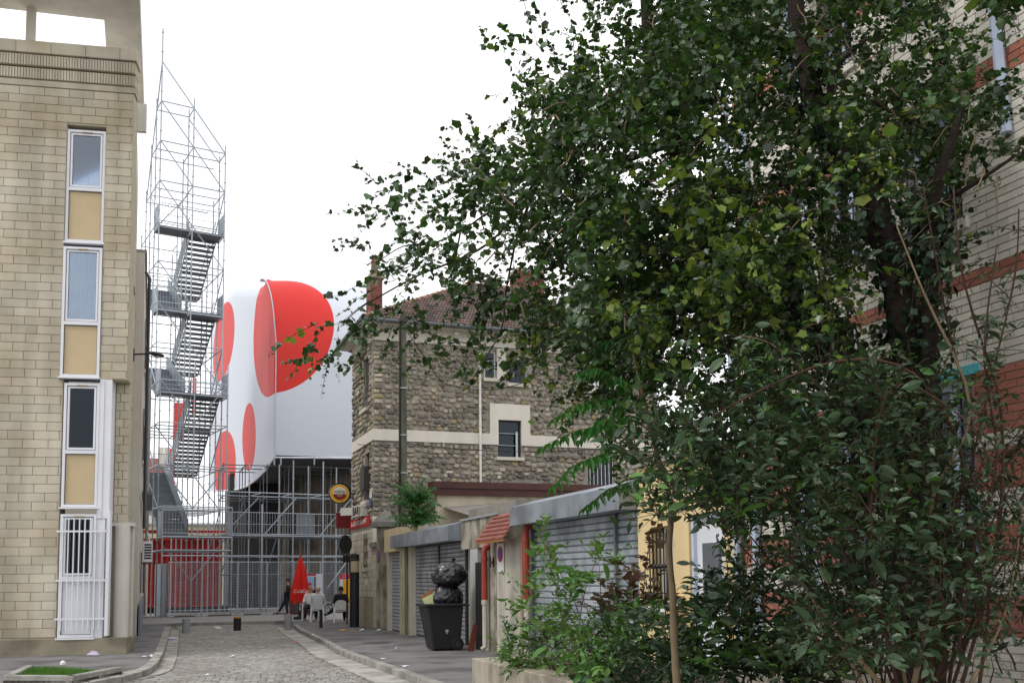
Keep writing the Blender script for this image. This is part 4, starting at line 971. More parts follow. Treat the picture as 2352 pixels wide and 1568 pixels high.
# BAR light box
BS = thing('bar_sign', 'white light box sign reading BAR on the corner of the stone house', 'sign', Px(835, 1170, XW-.2))
a = Py(809, 1170, 34.6); c = Py(829, 1163, 33.6); a.z = c.z = 0; e_ = (c-a).normalized(); nn = Vector((-e_.y, e_.x, 0)); nn = nn if nn.y < 0 else -nn
zb = Py(815, 1186, 34).z; zt = Py(820, 1160, 34).z; Lw = (c-a).length
b = MB(); b.obox(a, e_, -nn, lz, (0, 0, zb), (Lw, .32, zt)); b.build('case', M('lightbox_white', '#c9c7c0', .4), BS, bevel=.015)
b = MB(); b.prism([(a.x, a.y), (a.x-.35, a.y+.35), (a.x-.05, a.y+.4)], zt-.3, zt-.03); b.build('fin', MATS['lightbox_white'], BS)
text('BAR', BS, a+e_*Lw*.42+nn*.012+lz*((zb+zt)/2), e_, (0, 0, 1), .42, MATS['sign_black'], sx=.9)
b = MB(); cc = a+e_*Lw*.84+nn*.01+lz*((zb+zt)/2); n = 14; b.quad(*[cc+e_*(.12*math.cos(t*2*math.pi/n))+lz*(.17*math.sin(t*2*math.pi/n)) for t in range(n)]); b.build('emblem', M('emblem_khaki', '#8d8656', .5), BS)
b = MB(); b.tube([a+e_*Lw-nn*.15+lz*(zt-.05), Vector((XW, (a+e_*Lw).y-.15, zt+.02))], .06, 4); b.build('arm', MATS['lightbox_white'], BS)
# red awning valance
AW = thing('awning', 'short red awning with white lettering under the BAR sign', 'awning', (XW-.2, 34.5, 3.5))
za, zb_ = Px(857, 1180, XW-.12), Px(857, 1203, XW-.12)
m_aw = M('awning_red', '#b3241f', .7, ns=3, na=.12)
b = MB(); nseg = 10
for i in range(nseg):
    y0, y1 = 32.75+i*.36, 32.75+(i+1)*.36; d = .012*(-1)**i
    b.quad((XW-.12+d, y0, zb_.z), (XW-.12-d, y1, zb_.z), (XW-.12-d*.3, y1, za.z), (XW-.12+d*.3, y0, za.z)); b.quad((XW-.10+d, y0, zb_.z), (XW-.10-d, y1, zb_.z), (XW-.10-d*.3, y1, za.z), (XW-.10+d*.3, y0, za.z))
b.build('valance', m_aw, AW); b = MB(); b.box((XW-.6, 36.2, za.z-.25), (XW-.1, 36.5, za.z+.3)); b.build('side_panel', M('awning_dark', '#6e1b1a', .7), AW)
text('Le GRAND VOLANT', AW, (XW-.14, 34.5, (za.z+zb_.z)/2), (0, -1, 0), (0, 0, 1), .26, M('letter_white', '#e3dcd4', .6), sx=1.15)
# ================================================================ YARD WALL AND GARAGES ALONG THE PAVEMENT (plane X = 7)
def gy(px, X=XW, y=1350): return Px(px, y, X).y
YW = thing('gate_pillar', 'grey concrete pillar with a pointed cap beside the stone house', 'pillar', (XW, 31.3, 0))
m_conc = M('weathered_concrete', '#a09a8c', .93, ns=2.5, na=.2, bump=.4, bs=40, col2='#756e60', c2s=2, streak=(4, .3))
b = MB(); b.box((XW-.12, 30.95, 0), (XW+.3, 31.65, 3.25)); b.build('shaft', m_conc, YW, bevel=.02)
b = MB(); b.box((XW-.28, 30.8, 3.25), (XW+.45, 31.8, 3.4)); b.faces([(XW-.28, 30.8, 3.402), (XW+.45, 30.8, 3.402), (XW+.45, 31.8, 3.402), (XW-.28, 31.8, 3.402), (XW+.1, 31.3, 3.85)], [(0, 1, 4), (1, 2, 4), (2, 3, 4), (3, 0, 4)]); b.build('cap', M('cap_stone', '#77756f', .9, ns=3), YW)
YW2 = thing('yard_wall', 'short cream block wall between the stone house and the gate pillar', 'wall', (XW, 32.1, 0))
z = 0; r = 0
while z < 2.6:
    y = 31.68
    while y < 32.62: y1 = min(y+(.5 if (r % 2 or y > 31.7) else .25), 32.64); b = MB(); b.box((XW-.02, y+.005, z+.005), (XW+.3, y1-.005, z+.235)); b.build('block', m_cream2, YW2); y = y1
    z += .24; r += 1
b = MB(); b.box((XW-.15, 31.66, 2.64), (XW+.35, 32.64, 2.8)); b.build('coping', MATS['cap_stone'], YW2)
b = MB(); b.lathe((XW-.14, 31.25, 2.35), [(.2, 0), (.2, .01)], 20, 'x'); b.build('round_sign', M('sign_red2', '#a8323a', .5), YW); b = MB(); b.lathe((XW-.145, 31.25, 2.35), [(.13, 0), (.13, .01)], 16, 'x'); b.build('sign_face', M('sign_blue', '#3b4a9a', .5), YW)
m_sh1 = M('shutter_lilac', '#a3a2ab', .5, var=.06, ns=2, na=.1, metal=.15); m_sh2 = M('shutter_grey', '#a0a2a6', .5, var=.06, ns=1.5, na=.14, metal=.2, col2='#85878b', c2s=2.5, streak=(2.5, .25)); m_box = M('shutter_box_steel', '#969da6', .45, ns=1.2, na=.16, metal=.35, col2='#7f868e', c2s=1.5, streak=(2, .2))
def shutter(par, y0, y1, z1, mat, X=XW+.12, pitch=.105, mats=None):
    z = .03
    while z < z1:
        b = MB(); zz = min(z+pitch-.012, z1); b.faces([(X, y, q) for y in (y0, y1) for q in (z, zz)]+[(X-.022, y, q) for y in (y0, y1) for q in (z+.018, zz-.012)], [(0, 1, 3, 2), (4, 5, 7, 6), (0, 4, 6, 2), (1, 5, 7, 3), (0, 1, 5, 4), (2, 3, 7, 6)]); b.build('slat', mat, par); z += pitch
    b = MB(); b.box((X, min(y0, y1), 0), (X+.05, max(y0, y1), z1+.05)); b.build('backing', M('shutter_backing', '#3c3e42', .7), par)
G1 = thing('garage', 'narrow garage with a lilac roller shutter and cream box, beside the gate pillar', 'garage', (XW, 29.8, 0))
y0, y1 = gy(918), gy(893)
shutter(G1, y0, y1, 2.4, m_sh1)
b = MB(); b.box((XW+.2, y0-.2, 0), (XW+2.2, y1+.3, 2.42)); b.build('body', m_conc, G1)
b = MB(); b.box((XW-.12, y0-.6, 2.42), (XW+.6, y1+.1, 3.12)); b.build('shutter_box', M('box_cream', '#cdbb94', .7, ns=2), G1)
b = MB(); b.box((XW, y0-.12, 0), (XW+.2, y0, 2.42)); b.box((XW, y1, 0), (XW+.2, y1+.3, 2.42)); b.build('jamb', m_cream2, G1)
G2 = thing('garage', 'garage with a grey two part roller shutter and steel box above, behind the wheelie bin', 'garage', (XW, 25, 0))
y0, y1, ym = gy(1058), gy(947), gy(1002)
shutter(G2, ym+.03, y1, 2.45, m_sh2); shutter(G2, y0, ym-.03, 2.45, m_sh2)
b = MB(); b.box((XW+.06, ym-.03, 0), (XW+.16, ym+.03, 2.45)); b.build('centre_post', m_dfr, G2)
b = MB(); b.box((XW-.05, y1, 0), (XW+.16, y1+.25, 2.5)); b.build('jamb', m_cream2, G2)
b = MB(); b.box((XW+.2, y0-.1, 0), (XW+3, y1+.25, 2.85)); b.build('body', m_conc, G2)
ye = gy(918)
bx = [(ye-(ye-y0)*t) for t in (0, .36, .72, 1)]
for a, c in zip(bx, bx[1:]):
    b = MB(); b.faces([(XW-.3, a-.004, 2.5), (XW-.3, c+.004, 2.5), (XW-.3, c+.004, 2.86), (XW-.3, a-.004, 2.86), (XW+.2, a-.004, 2.5), (XW+.2, c+.004, 2.5), (XW+.2, c+.004, 2.99), (XW+.2, a-.004, 2.99)], [(0, 1, 2, 3), (4, 5, 6, 7), (3, 2, 6, 7), (0, 1, 5, 4), (0, 3, 7, 4), (1, 2, 6, 5)]); b.build('shutter_box', m_box, G2)
# posts and pipes in front, between the garages; the wooden pole stands with them
b = MB(); m_pipe = M('old_cream_pipe', '#b3aa90', .7, ns=5, na=.2, streak=(6, .3))
for px, r_ in ((924, .1), (938, .05), (945, .035)): p = Pz(px, 1456); b.tube([(XW-.1, p.y, 0), (XW-.1, p.y, 2.5)], r_, 8)
b.build('downpipe', m_pipe, G1)
# concrete part with dark doors
G3 = thing('doorway_block', 'concrete wall block with two black doors, a white post and the number 14', 'building', (XW, 22, 0))
yA, yB, yC, yD, yE_ = gy(1060), gy(1079), gy(1096), gy(1113), gy(1140)
b = MB(); b.box((XW, yE_, 2.28), (XW+.3, yA, 2.95)); b.box((XW, yE_, 0), (XW+.3, yD, 2.28)); b.box((XW+.3, yE_, 0), (XW+2.5, yE_+.2, 2.95)); b.build('wall', m_conc, G3)
b = MB(); b.box((XW+.01, yC, 0), (XW+.2, yB, 2.28)); b.build('white_post', M('dirty_white', '#a9a9a8', .8, ns=2, na=.12), G3)
m_blk2 = M('black_door', '#17181c', .5, ns=3, na=.2)
b = MB(); b.box((XW+.15, yB, 0), (XW+.2, yA-.25, 2.0)); b.build('door', m_blk2, G3); b = MB(); b.box((XW-.05, yD+.05, 0), (XW+.0, yC-.02, 1.95)); b.build('door', m_blk2, G3)
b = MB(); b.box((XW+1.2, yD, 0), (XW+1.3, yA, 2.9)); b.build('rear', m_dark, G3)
b = MB(); b.box((XW-.04, yE_-.2, 2.95), (XW+2.6, yA+.0, 3.0)); b.build('roof_sheet', M('roof_felt', '#8f9092', .8, ns=3), G3)
text('14', G3, (XW-.012, gy(1131), 1.93), (0, -1, 0), (0, 0, 1), .34, M('number_black', '#1b1b1b', .5), depth=.008)
def red_pipe(par, px, z1, z0=.0, X=XW-.12, split=1.1, y=None):
    y = y or gy(px, X); mr = M('red_pipe', '#8f392c', .45, ns=3, na=.15)
    b = MB(); b.tube([(X+.35, y, z1+.02), (X+.1, y, z1+.02), (X+.03, y, z1-.02), (X, y, z1-.1), (X, y, z1-.2), (X, y, split)], .07, 10); b.lathe((X, y, z1-.3), [(.085, 0), (.085, .06)], 10); b.build('drain_pipe', mr, par, smooth=False)
    b = MB(); b.tube([(X, y, split), (X, y, .12), (X-.08, y, .05)], .055, 10); b.lathe((X, y, split-.08), [(.075, 0), (.075, .1)], 10); b.build('drain_pipe', M('pale_drain', '#c3bdae', .6, ns=5, streak=(6, .3)), par)
red_pipe(G3, 1113, 2.28)
# plaster wall with tiled canopy
G4 = thing('plaster_wall', 'stained white plaster wall with a small brown tiled canopy between garages', 'wall', (XW, 19.5, 0))
y0, y1 = gy(1203), gy(1141)
m_pla = M('stained_plaster', '#b9b3a6', .92, ns=1.5, na=.1, bump=.25, bs=40, col2='#8e877a', c2s=1.4, c2t=(.5, .75), streak=(3, .3))
b = MB(); b.box((XW-.0, y0, 0), (XW+.3, y1, 2.4)); b.build('wall', m_pla, G4)
b = MB(); b.box((XW-.03, y0+.0, 0), (XW, y0+.12, 2.35)); b.build('edge_strip', M('brown_edge', '#8f7a68', .9, ns=4), G4)
m_ct = M('canopy_tile', '#855046', .75, var=.12, ns=4, na=.12)
zc0, zc1 = 2.38, 2.95
for r in range(6):
    t0, t1 = r/6, (r+1)/6; n = 7
    for i in range(n):
        ya, yb = y0+(y1+.15-y0)*i/n, y0+(y1+.15-y0)*(i+1)/n; x0_, x1_ = XW-.42+.42*t0, XW-.42+.42*t1; za_, zb2 = zc0+(zc1-zc0)*t0, zc0+(zc1-zc0)*t1
        b = MB(); b.hexa([(x0_-.01, ya+.004, za_+.0), (x0_-.01, yb-.004, za_), (x1_+.02, yb-.004, zb2-.03), (x1_+.02, ya+.004, zb2-.03), (x0_-.01, ya+.004, za_+.035), (x0_-.01, yb-.004, za_+.035), (x1_+.02, yb-.004, zb2), (x1_+.02, ya+.004, zb2)]); b.build('tile', m_ct, G4)
b = MB(); b.faces([(XW-.42, y1+.12, zc0-.02), (XW, y1+.12, zc0-.02), (XW, y1+.12, zc1-.04), (XW-.42, y1+.1, zc0-.02), (XW, y1+.1, zc0-.02), (XW, y1+.1, zc1-.04)], [(0, 1, 2), (3, 4, 5), (0, 1, 4, 3), (1, 2, 5, 4), (0, 2, 5, 3)]); b.build('canopy_bracket', M('wood_brown', '#8a5a34', .8), G4)
b = MB(); b.box((XW-.42, y0, zc0-.06), (XW-.38, y1+.12, zc0-.005)); b.build('canopy_board', MATS['wood_brown'], G4)
NP = thing('no_parking_sign', 'small white plate with a red and blue no-parking disc on the plaster wall', 'sign', (XW-.02, gy(1153), 2.1))
yy = gy(1153); b = MB(); b.box((XW-.03, yy-.2, 1.72), (XW-.015, yy+.2, 2.33)); b.build('plate', m_wfr, NP)
b = MB(); b.lathe((XW-.038, yy, 2.1), [(.17, 0), (.17, .006)], 20, 'x'); b.build('red_ring', M('nop_red', '#b5353c', .5), NP); b = MB(); b.lathe((XW-.044, yy, 2.1), [(.125, 0), (.125, .006)], 20, 'x'); b.build('blue_disc', MATS['sign_blue'], NP)
b = MB(); b.obox(Vector((XW-.05, yy, 2.1)), Vector((0, .7071, .7071)), Vector((1, 0, 0)), Vector((0, -.7071, .7071)), (-.13, 0, -.018), (.13, .004, .018)); b.build('slash', MATS['nop_red'], NP)
# garage 3
G5 = thing('garage', 'wide garage with a large blue-grey roller shutter and long steel box, beside the yellow house', 'garage', (XW, 16, 0))
y0, y1, ym = gy(1463), gy(1217), gy(1408); m_sh3 = M('shutter_bluegrey', '#abb3b9', .45, var=.08, ns=1.5, na=.16, metal=.2, col2='#8d959b', c2s=2.2, streak=(2.5, .22))
shutter(G5, ym+.03, y1, 2.62, m_sh3, pitch=.118); shutter(G5, y0, ym-.03, 2.62, m_sh3, pitch=.118)
b = MB(); b.box((XW+.04, ym-.03, 0), (XW+.16, ym+.03, 2.62)); b.build('centre_post', M('rail_grey', '#6f7378', .5, metal=.3), G5)
b = MB(); b.box((XW+.04, y0-.07, 0), (XW+.16, y0, 2.62)); b.box((XW+.04, y1, 0), (XW+.16, y1+.06, 2.62)); b.build('side_rail', MATS['rail_grey'], G5)
b = MB(); b.box((XW+.2, y0-.1, 0), (XW+3, y1+.1, 2.95)); b.build('body', m_conc, G5)
yl, yr = gy(1170, XW-.3, 1190), y0-.05
bx = [yl, gy(1318, XW-.3, 1180), yr]
for a, c in zip(bx, bx[1:]):
    b = MB(); b.faces([(XW-.3, a-.004, 2.62), (XW-.3, c+.004, 2.62), (XW-.3, c+.004, 2.98), (XW-.3, a-.004, 2.98), (XW+.2, a-.004, 2.62), (XW+.2, c+.004, 2.62), (XW+.2, c+.004, 3.13), (XW+.2, a-.004, 3.13)], [(0, 1, 2, 3), (4, 5, 6, 7), (3, 2, 6, 7), (0, 1, 5, 4), (0, 3, 7, 4), (1, 2, 6, 5)]); b.build('shutter_box', m_box, G5)
red_pipe(G5, 1209, 2.6, y=gy(1209, XW-.1), X=XW-.1, split=1.15)
# shed roof behind the garages
SD = thing('rear_shed', 'cream rendered shed wall with a dark red fascia board behind the garages', 'shed', (9, 31, 0))
m_scr = M('shed_render', '#c9bea9', .92, ns=1.2, na=.06, bump=.2, bs=50, col2='#6f6b65', c2s=.55, c2t=(.6, .68), streak=(2, .2))
za = Py(1100, 1138, 31).z; zb2 = Py(1100, 1108, 31).z
xl, xr = Py(1005, 1150, 31).x, 20
b = MB(); b.box((xl, 31, 0), (xr, 31.3, za)); b.build('wall', m_scr, SD); b = MB(); b.box((xl-.15, 30.85, za), (xr, 31.4, (za+zb2)/2-.004)); b.build('fascia_board', M('fascia_red', '#4b2a25', .6, ns=2, na=.1, col2='#412521'), SD)
b = MB(); b.box((xl-.2, 30.8, (za+zb2)/2), (xr, 31.5, zb2)); b.build('fascia_board', MATS['fascia_red'], SD)
b = MB(); b.faces([(9.6, 22, 2.98), (12.5, 22, 2.98), (12.5, 31, za-.1), (xl+.2, 31, za-.4), (9.4, 26, 3.0)], [(0, 1, 2, 3, 4)]); b.build('lean_to_roof', M('lean_cement', '#827e76', .95, ns=2, na=.2), SD)
b = MB(); b.prism([(7.6, 20.5), (12, 20.5), (12, 24.0), (7.6, 24.0)], 3.0, 3.0+.32); b.build('raised_roof', MATS['lean_cement'], SD)
# ================================================================ YELLOW HOUSE
YL = thing('yellow_house', 'low yellow rendered house front with a barred window and a white door', 'house', (XW, 12, 0))
m_yel = M('yellow_render', '#dac292', .88, ns=1.5, na=.05, bump=.15, bs=70, streak=(2, .08))
wy0, wy1 = gy(1548), gy(1498); dy0, dy1 = gy(1665), gy(1585); z_w0, z_w1 = Px(1520, 1392, XW).z, Px(1520, 1208, XW).z; z_d = Px(1600, 1180, XW).z
ylo, yhi = gy(1700), gy(1468)
b = MB(); wall_with_holes(ylo, yhi, 0, 3.25, [(wy0, wy1, z_w0, z_w1), (dy0, dy1, -1, z_d)], lambda a, c, e, f: b.box((XW, a, e), (XW+.25, c, f))); b.build('wall', m_yel, YL)
b = MB(); b.box((XW-.08, ylo, 3.25), (XW+4, yhi, 3.35)); b.build('roof_edge', M('yl_edge', '#8d8a84', .8), YL)
b = MB(); b.box((XW+.18, wy0, z_w0), (XW+.24, wy0+.08, z_w1)); b.box((XW+.18, wy1-.08, z_w0), (XW+.24, wy1, z_w1)); b.box((XW+.18, wy0, z_w0), (XW+.24, wy1, z_w0+.08)); b.box((XW+.18, wy0, z_w1-.08), (XW+.24, wy1, z_w1)); b.box((XW+.18, (wy0+wy1)/2-.03, z_w0), (XW+.24, (wy0+wy1)/2+.03, z_w1)); wn = b.build('window', m_wfr, YL)
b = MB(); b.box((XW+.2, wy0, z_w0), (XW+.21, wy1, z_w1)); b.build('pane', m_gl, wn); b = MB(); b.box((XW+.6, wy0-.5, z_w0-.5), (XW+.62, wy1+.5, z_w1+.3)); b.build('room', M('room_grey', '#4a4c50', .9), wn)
b = MB(); b.box((XW-.1, wy0-.1, z_w0-.07), (XW+.18, wy1+.1, z_w0)); b.build('sill', m_wfr, wn)
m_iron = M('black_iron', '#1d1d1f', .5)
for i in range(6): y = wy0+.06+i*(wy1-wy0-.12)/5; b = MB(); b.tube([(XW-.06, y, z_w0+.03), (XW-.06, y, z_w1-.05)], .011, 6); b.build('bar', m_iron, wn)
for z in (z_w0+.2, z_w1-.22): b = MB(); b.tube([(XW-.06, wy0-.06, z), (XW-.06, wy1+.06, z)], .011, 6); b.build('bar', m_iron, wn)
for z in ((z_w0+z_w1)/2,):
    for i in range(5): y = wy0+.12+i*(wy1-wy0-.12)/5; b = MB(); b.lathe((XW-.06, y, z), [(.035, -.03), (.05, 0), (.035, .03)], 6); b.build('scroll', m_iron, wn)
b = MB(); b.box((XW+.1, dy0+.05, 0), (XW+.15, dy1-.05, z_d-.05)); dr = b.build('door', M('door_white', '#d9dbe0', .45, ns=1), YL)
b = MB(); b.box((XW+.06, dy0+.22, 1.15), (XW+.1, dy1-.25, z_d-.4)); b.build('pane', M('door_glass', '#5f6468', .15), dr)
b = MB(); b.box((XW+.04, dy0, 0), (XW+.18, dy0+.05, z_d)); b.box((XW+.04, dy1-.05, 0), (XW+.18, dy1, z_d)); b.box((XW+.04, dy0+.05, z_d-.05), (XW+.18, dy1-.05, z_d)); b.build('frame', M('frame_bluewhite', '#c6d0e4', .45), dr)
b = MB(); b.box((XW+.05, dy1-.2, 1.0), (XW+.1, dy1-.16, 1.15)); b.build('handle', m_galv, dr)
yb_ = gy(1572); b = MB(); b.box((XW-.12, yb_-.0, .98), (XW, yb_+.32, 1.32)); lb = b.build('letter_box', M('letter_beige', '#c9a878', .6), YL); b = MB(); b.box((XW-.125, yb_+.1, 1.18), (XW-.12, yb_+.28, 1.24)); b.build('slot', m_galv, lb)
b = MB(); b.box((XW-.13, yb_+.15, .86), (XW-.115, yb_+.3, 1.05)); b.build('number_plate', MATS['plate_blue'], YL); text('4', YL, (XW-.135, yb_+.225, .955), (0, -1, 0), (0, 0, 1), .17, MATS['letter_white'])
b = MB(); b.tube([(XW-.06, gy(1706), 0), (XW-.06, gy(1706), 7.9)], .05, 8); b.build('downpipe', M('bluewhite_pipe', '#aeb9cc', .5), YL)
# ================================================================ BRICK BLOCK OF FLATS
BB = thing('brick_building', 'tall block of flats in pale brick with red brick bands behind the trees', 'building', (XW, 8, 0))
m_wb = M('pale_brick', '#dbd5c9', .85, var=.1, ns=5, na=.1, bump=.25, bs=60, streak=(2, .12)); m_rb = M('red_brick', '#a66a59', .85, var=.13, ns=5, na=.1, bump=.25, bs=60); m_bm = M('brick_mortar', '#b0a99c', .95, ns=6)
BY1 = gy(1716); BY0 = 1.5; BZ = 11.5
reds = [(1.05, 1.38), (1.67, 2.02), (2.35, 2.70), (2.84, 3.38), (4.18, 4.34), (6.0, 6.16), (7.5, 7.66)]
wcols = [(9.2, 9.65), (8.3, 8.85), (6.9, 7.6), (4.6, 5.5), (2.6, 3.6)]; wz = [(1.45, 3.39), (4.85, 6.0), (7.1, 8.5)]
bh = [(a, c, e, f) for a, c in wcols for e, f in wz]
b = MB(); wall_with_holes(BY0, BY1, 0, BZ, bh, lambda a, c, e, f: b.box((XW+.0, a, e), (XW+.3, c, f))); b.build('wall', m_bm, BB)
b = MB(); b.box((XW+.3, BY1-.2, 0), (XW+9, BY1, BZ)); b.build('gable_wall', m_bm, BB)
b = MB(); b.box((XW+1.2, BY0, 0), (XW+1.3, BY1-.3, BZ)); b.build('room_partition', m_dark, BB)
CHH = .0715; BLn = .228; rw = MB(); rr = MB(); nb = 0; z = .55; r = 0
bb_me = {}
def brick_me(L_, red):
    k = (round(L_, 3), red)
    if k not in bb_me: q = MB(); q.box((-.012, 0, 0), (.02, L_, CHH-.010)); o = q.build('brick', m_rb if red else m_wb, bevel=.003); bb_me[k] = o.data; bpy.data.objects.remove(o)
    return bb_me[k]
while z < 9.0:
    y = BY0-(r % 2)*BLn/2; red = any(a <= z+.03 < c for a, c in reds)
    while y < BY1-.03:
        y0, y1 = max(y, BY0), min(y+BLn, BY1)
        for a, c, e, f in bh:
            if e < z+.035 < f:
                if y0 < a < y1: y1 = a
                if y0 < c < y1: y0 = c
                if a <= (y0+y1)/2 <= c: y1 = y0
        if y1-y0 > .04:
            if nb < 300 and 2.6 < z < 5.0 and 6.2 < y0 < 8.2 and (abs(y1-y0-BLn) < .01): inst('brick', brick_me(BLn-.01, red), BB, (XW-.002, y0+.005, z)); nb += 1
            else: (rr if red else rw).box((XW-.014, y0+.005, z), (XW+.02, y1-.005, z+CHH-.010))
        y += BLn
    z += CHH; r += 1
y_ = MB()
rw.build('bricks', m_wb, BB, kind='stuff'); rr.build('bricks', m_rb, BB, kind='stuff')
m_bw = M('bluewhite_frame', '#bcc9e2', .45); m_teal = M('teal_lintel', '#47b3c0', .5); m_or = M('orange_blind', '#c9542f', .7)
for ci, (a, c) in enumerate(wcols):
    for ri, (e, f) in enumerate(wz):
        b = MB(); X0 = XW+.12; t = .07; b.box((X0, a, e), (X0+.08, a+t, f)); b.box((X0, c-t, e), (X0+.08, c, f)); b.box((X0, a+t, f-t), (X0+.08, c-t, f)); b.box((X0, a+t, e), (X0+.08, c-t, e+t)); b.box((X0, (a+c)/2-.04, e+t), (X0+.08, (a+c)/2+.04, f-t)); wn = b.build('window', m_bw, BB)
        b = MB(); b.box((X0+.03, a+t, e+t), (X0+.036, c-t, f-t)); b.build('pane', m_gl, wn)
        b = MB(); b.box((XW-.06, a-.08, e-.1), (XW+.12, c+.08, e)); b.build('sill', m_cream, wn)
        if ri == 0: b = MB(); b.box((XW-.05, a-.1, f+.002), (XW+.02, c+.1, f+.09)); b.build('lintel', m_teal, wn)
        if ci < 3: 
            b = MB(); b.box((XW-.1, a-.02, e+.62), (XW-.07, c+.02, e+.66)); b.box((XW-.1, a-.02, e+.04), (XW-.07, c+.02, e+.07))
            k = a
            while k < c: b.tube([(XW-.085, k, e+.05), (XW-.085, k, e+.64)], .008, 5); k += .1
            b.build('railing', m_iron, wn)
        if ri == 2 and ci in (1, 2, 3): b = MB(); b.hexa([(XW-.5, a-.1, f-.4), (XW-.5, c+.1, f-.4), (XW, c+.1, f+.0), (XW, a-.1, f), (XW-.5, a-.1, f-.38), (XW-.5, c+.1, f-.38), (XW, c+.1, f+.03), (XW, a-.1, f+.03)]); b.build('awning', m_or, wn)
b = MB(); b.tube([(XW-.08, BY1-.35, .2), (XW-.08, BY1-.35, BZ)], .05, 8); b.build('downpipe', M('bluewhite_pipe2', '#b3bfd4', .5), BB)
b = MB(); b.tube([(XW-.08, 6.3, 5.4), (XW-.08, 6.6, BZ)], .05, 8); b.build('downpipe', MATS['bluewhite_pipe2'], BB)
b = MB(); b.box((XW-.03, BY0, 0), (XW+.02, BY1, .54)); b.build('plinth', m_cream2, BB)
# ================================================================ STREET OBJECTS
# utility pole and cables
pb = Px(927, 1250, 7.45); pb.z = 2.4; ptop = Py(927, 716, pb.y)
UP = thing('utility_pole', 'greenish wooden utility pole with black cables in front of the stone house', 'utility pole', pb)
m_wp = M('old_wood_pole', '#5d5f50', .9, ns=6, na=.2, streak=(8, .4), bump=.4, bs=50)
b = MB(); b.tube([pb, pb+lz*3, Vector((pb.x, pb.y, ptop.z))], [.13, .115, .095], 12); b.build('pole', m_wp, UP)
m_cab = M('black_cable', '#1b1b1e', .6)
b = MB(); b.tube([pb+Vector((-.13, -.05, .3)), pb+Vector((-.15, -.06, 1.6)), pb+Vector((-.13, -.04, 3.6)), Vector((pb.x-.12, pb.y-.04, ptop.z-.4))], .035, 6); b.build('cable_run', m_cab, UP)
for z in (3.4, 4.9, 6.1, 7.6): b = MB(); b.lathe((pb.x, pb.y, z), [(.135, 0), (.135, .035)], 12); b.build('strap', m_galv, UP)
b = MB(); b.box((pb.x-.16, pb.y-.14, ptop.z-.35), (pb.x+.14, pb.y+.1, ptop.z-.25)); b.build('bracket', m_dfr, UP)
def sagline(a, c, sag, n=10): return [a.lerp(c, i/n)-lz*(sag*4*(i/n)*(1-i/n)) for i in range(n+1)]
CBL = thing('overhead_cable', 'thin black cables strung from the wooden pole along the stone house', 'cable', Vector((pb.x, pb.y, 7)))
for a, c, sg, r_ in ((Py(935, 747, pb.y), Py(1225, 800, YH-.2), .25, .02), (Py(930, 1018, pb.y), Py(1400, 1028, YH-.2), .2, .012), (Py(930, 1018, pb.y), Py(822, 1020, YH+1.), .05, .012), (Py(935, 760, pb.y), Py(1018, 880, YH-.1), .05, .012), (Py(1018, 880, YH-.1), Py(1260, 850, YH-.1), .45, .012)):
    b = MB(); b.tube(sagline(a, c, sg), r_, 5); b.build('cable', m_cab, CBL)
# bollards in the roadway
m_gb = M('bollard_grey', '#8e9194', .6, ns=3, na=.08); m_bb = M('bollard_black', '#1c1c1f', .5)
def bollard(px, yb, yt, label, mat, cap=None, r_=None):
    p = Pz(px, yb, ZR); t = Py(px, yt, p.y); r_ = r_ or .13; B = thing('bollard', label, 'bollard', p, 'bollards closing the street'); h = t.z-ZR
    b = MB(); b.lathe(p, [(r_, 0), (r_, h-.02-(0 if cap is None else .05)), (r_*.93, h-(0 if cap is None else .05))], 20); b.build('post', mat, B)
    if cap: b = MB(); b.lathe(p+lz*(h-.05), [(r_*.98, 0), (r_*.98, .03), (r_*.85, .05)], 20); b.build('cap', cap, B)
bollard(427, 1454, 1419, 'short grey bollard standing by the kerb of the left pavement', m_gb)
bollard(545, 1448, 1415, 'short black bollard with an orange-yellow top in the middle of the street', m_bb, M('cap_orange', '#b57a25', .6))
bollard(662, 1446, 1410, 'short grey bollard beside the right kerb in front of the cafe chairs', m_gb)
p = Pz(737, 1441); t = Py(737, 1400, p.y); SB = thing('small_bollard', 'slim black pavement bollard in front of the white plastic chairs', 'bollard', p)
b = MB(); b.lathe(p, [(.055, 0), (.055, t.z-.1), (.035, t.z-.09), (.035, t.z-.07), (.055, t.z-.06), (.05, t.z)], 12); b.build('post', m_bb, SB)
# tall black light column
p = Pz(814, 1439); t = Py(814, 1271, p.y); LC = thing('light_column', 'thick black lighting column with a beige lamp window on the right pavement', 'lamp post', p); h = t.z
b = MB(); b.lathe(p, [(.16, 0), (.16, h-.06), (.15, h-.02), (.08, h)], 20); b.build('post', m_bb, LC, smooth=False)
b = MB(); b.faces([(p.x+.168*math.cos(a), p.y+.168*math.sin(a), z) for z in (h-.62, h-.25) for a in [math.radians(x) for x in range(-150, -29, 15)]], [(i, i+1, 9+i+1, 9+i) for i in range(8)]); b.build('lamp_window', M('lamp_beige', '#a7997d', .5), LC)
b = MB(); b.lathe(p+lz*(h-.2), [(.166, 0), (.166, .03)], 20); b.build('ring', M('ring_grey', '#4b4c50', .4), LC)
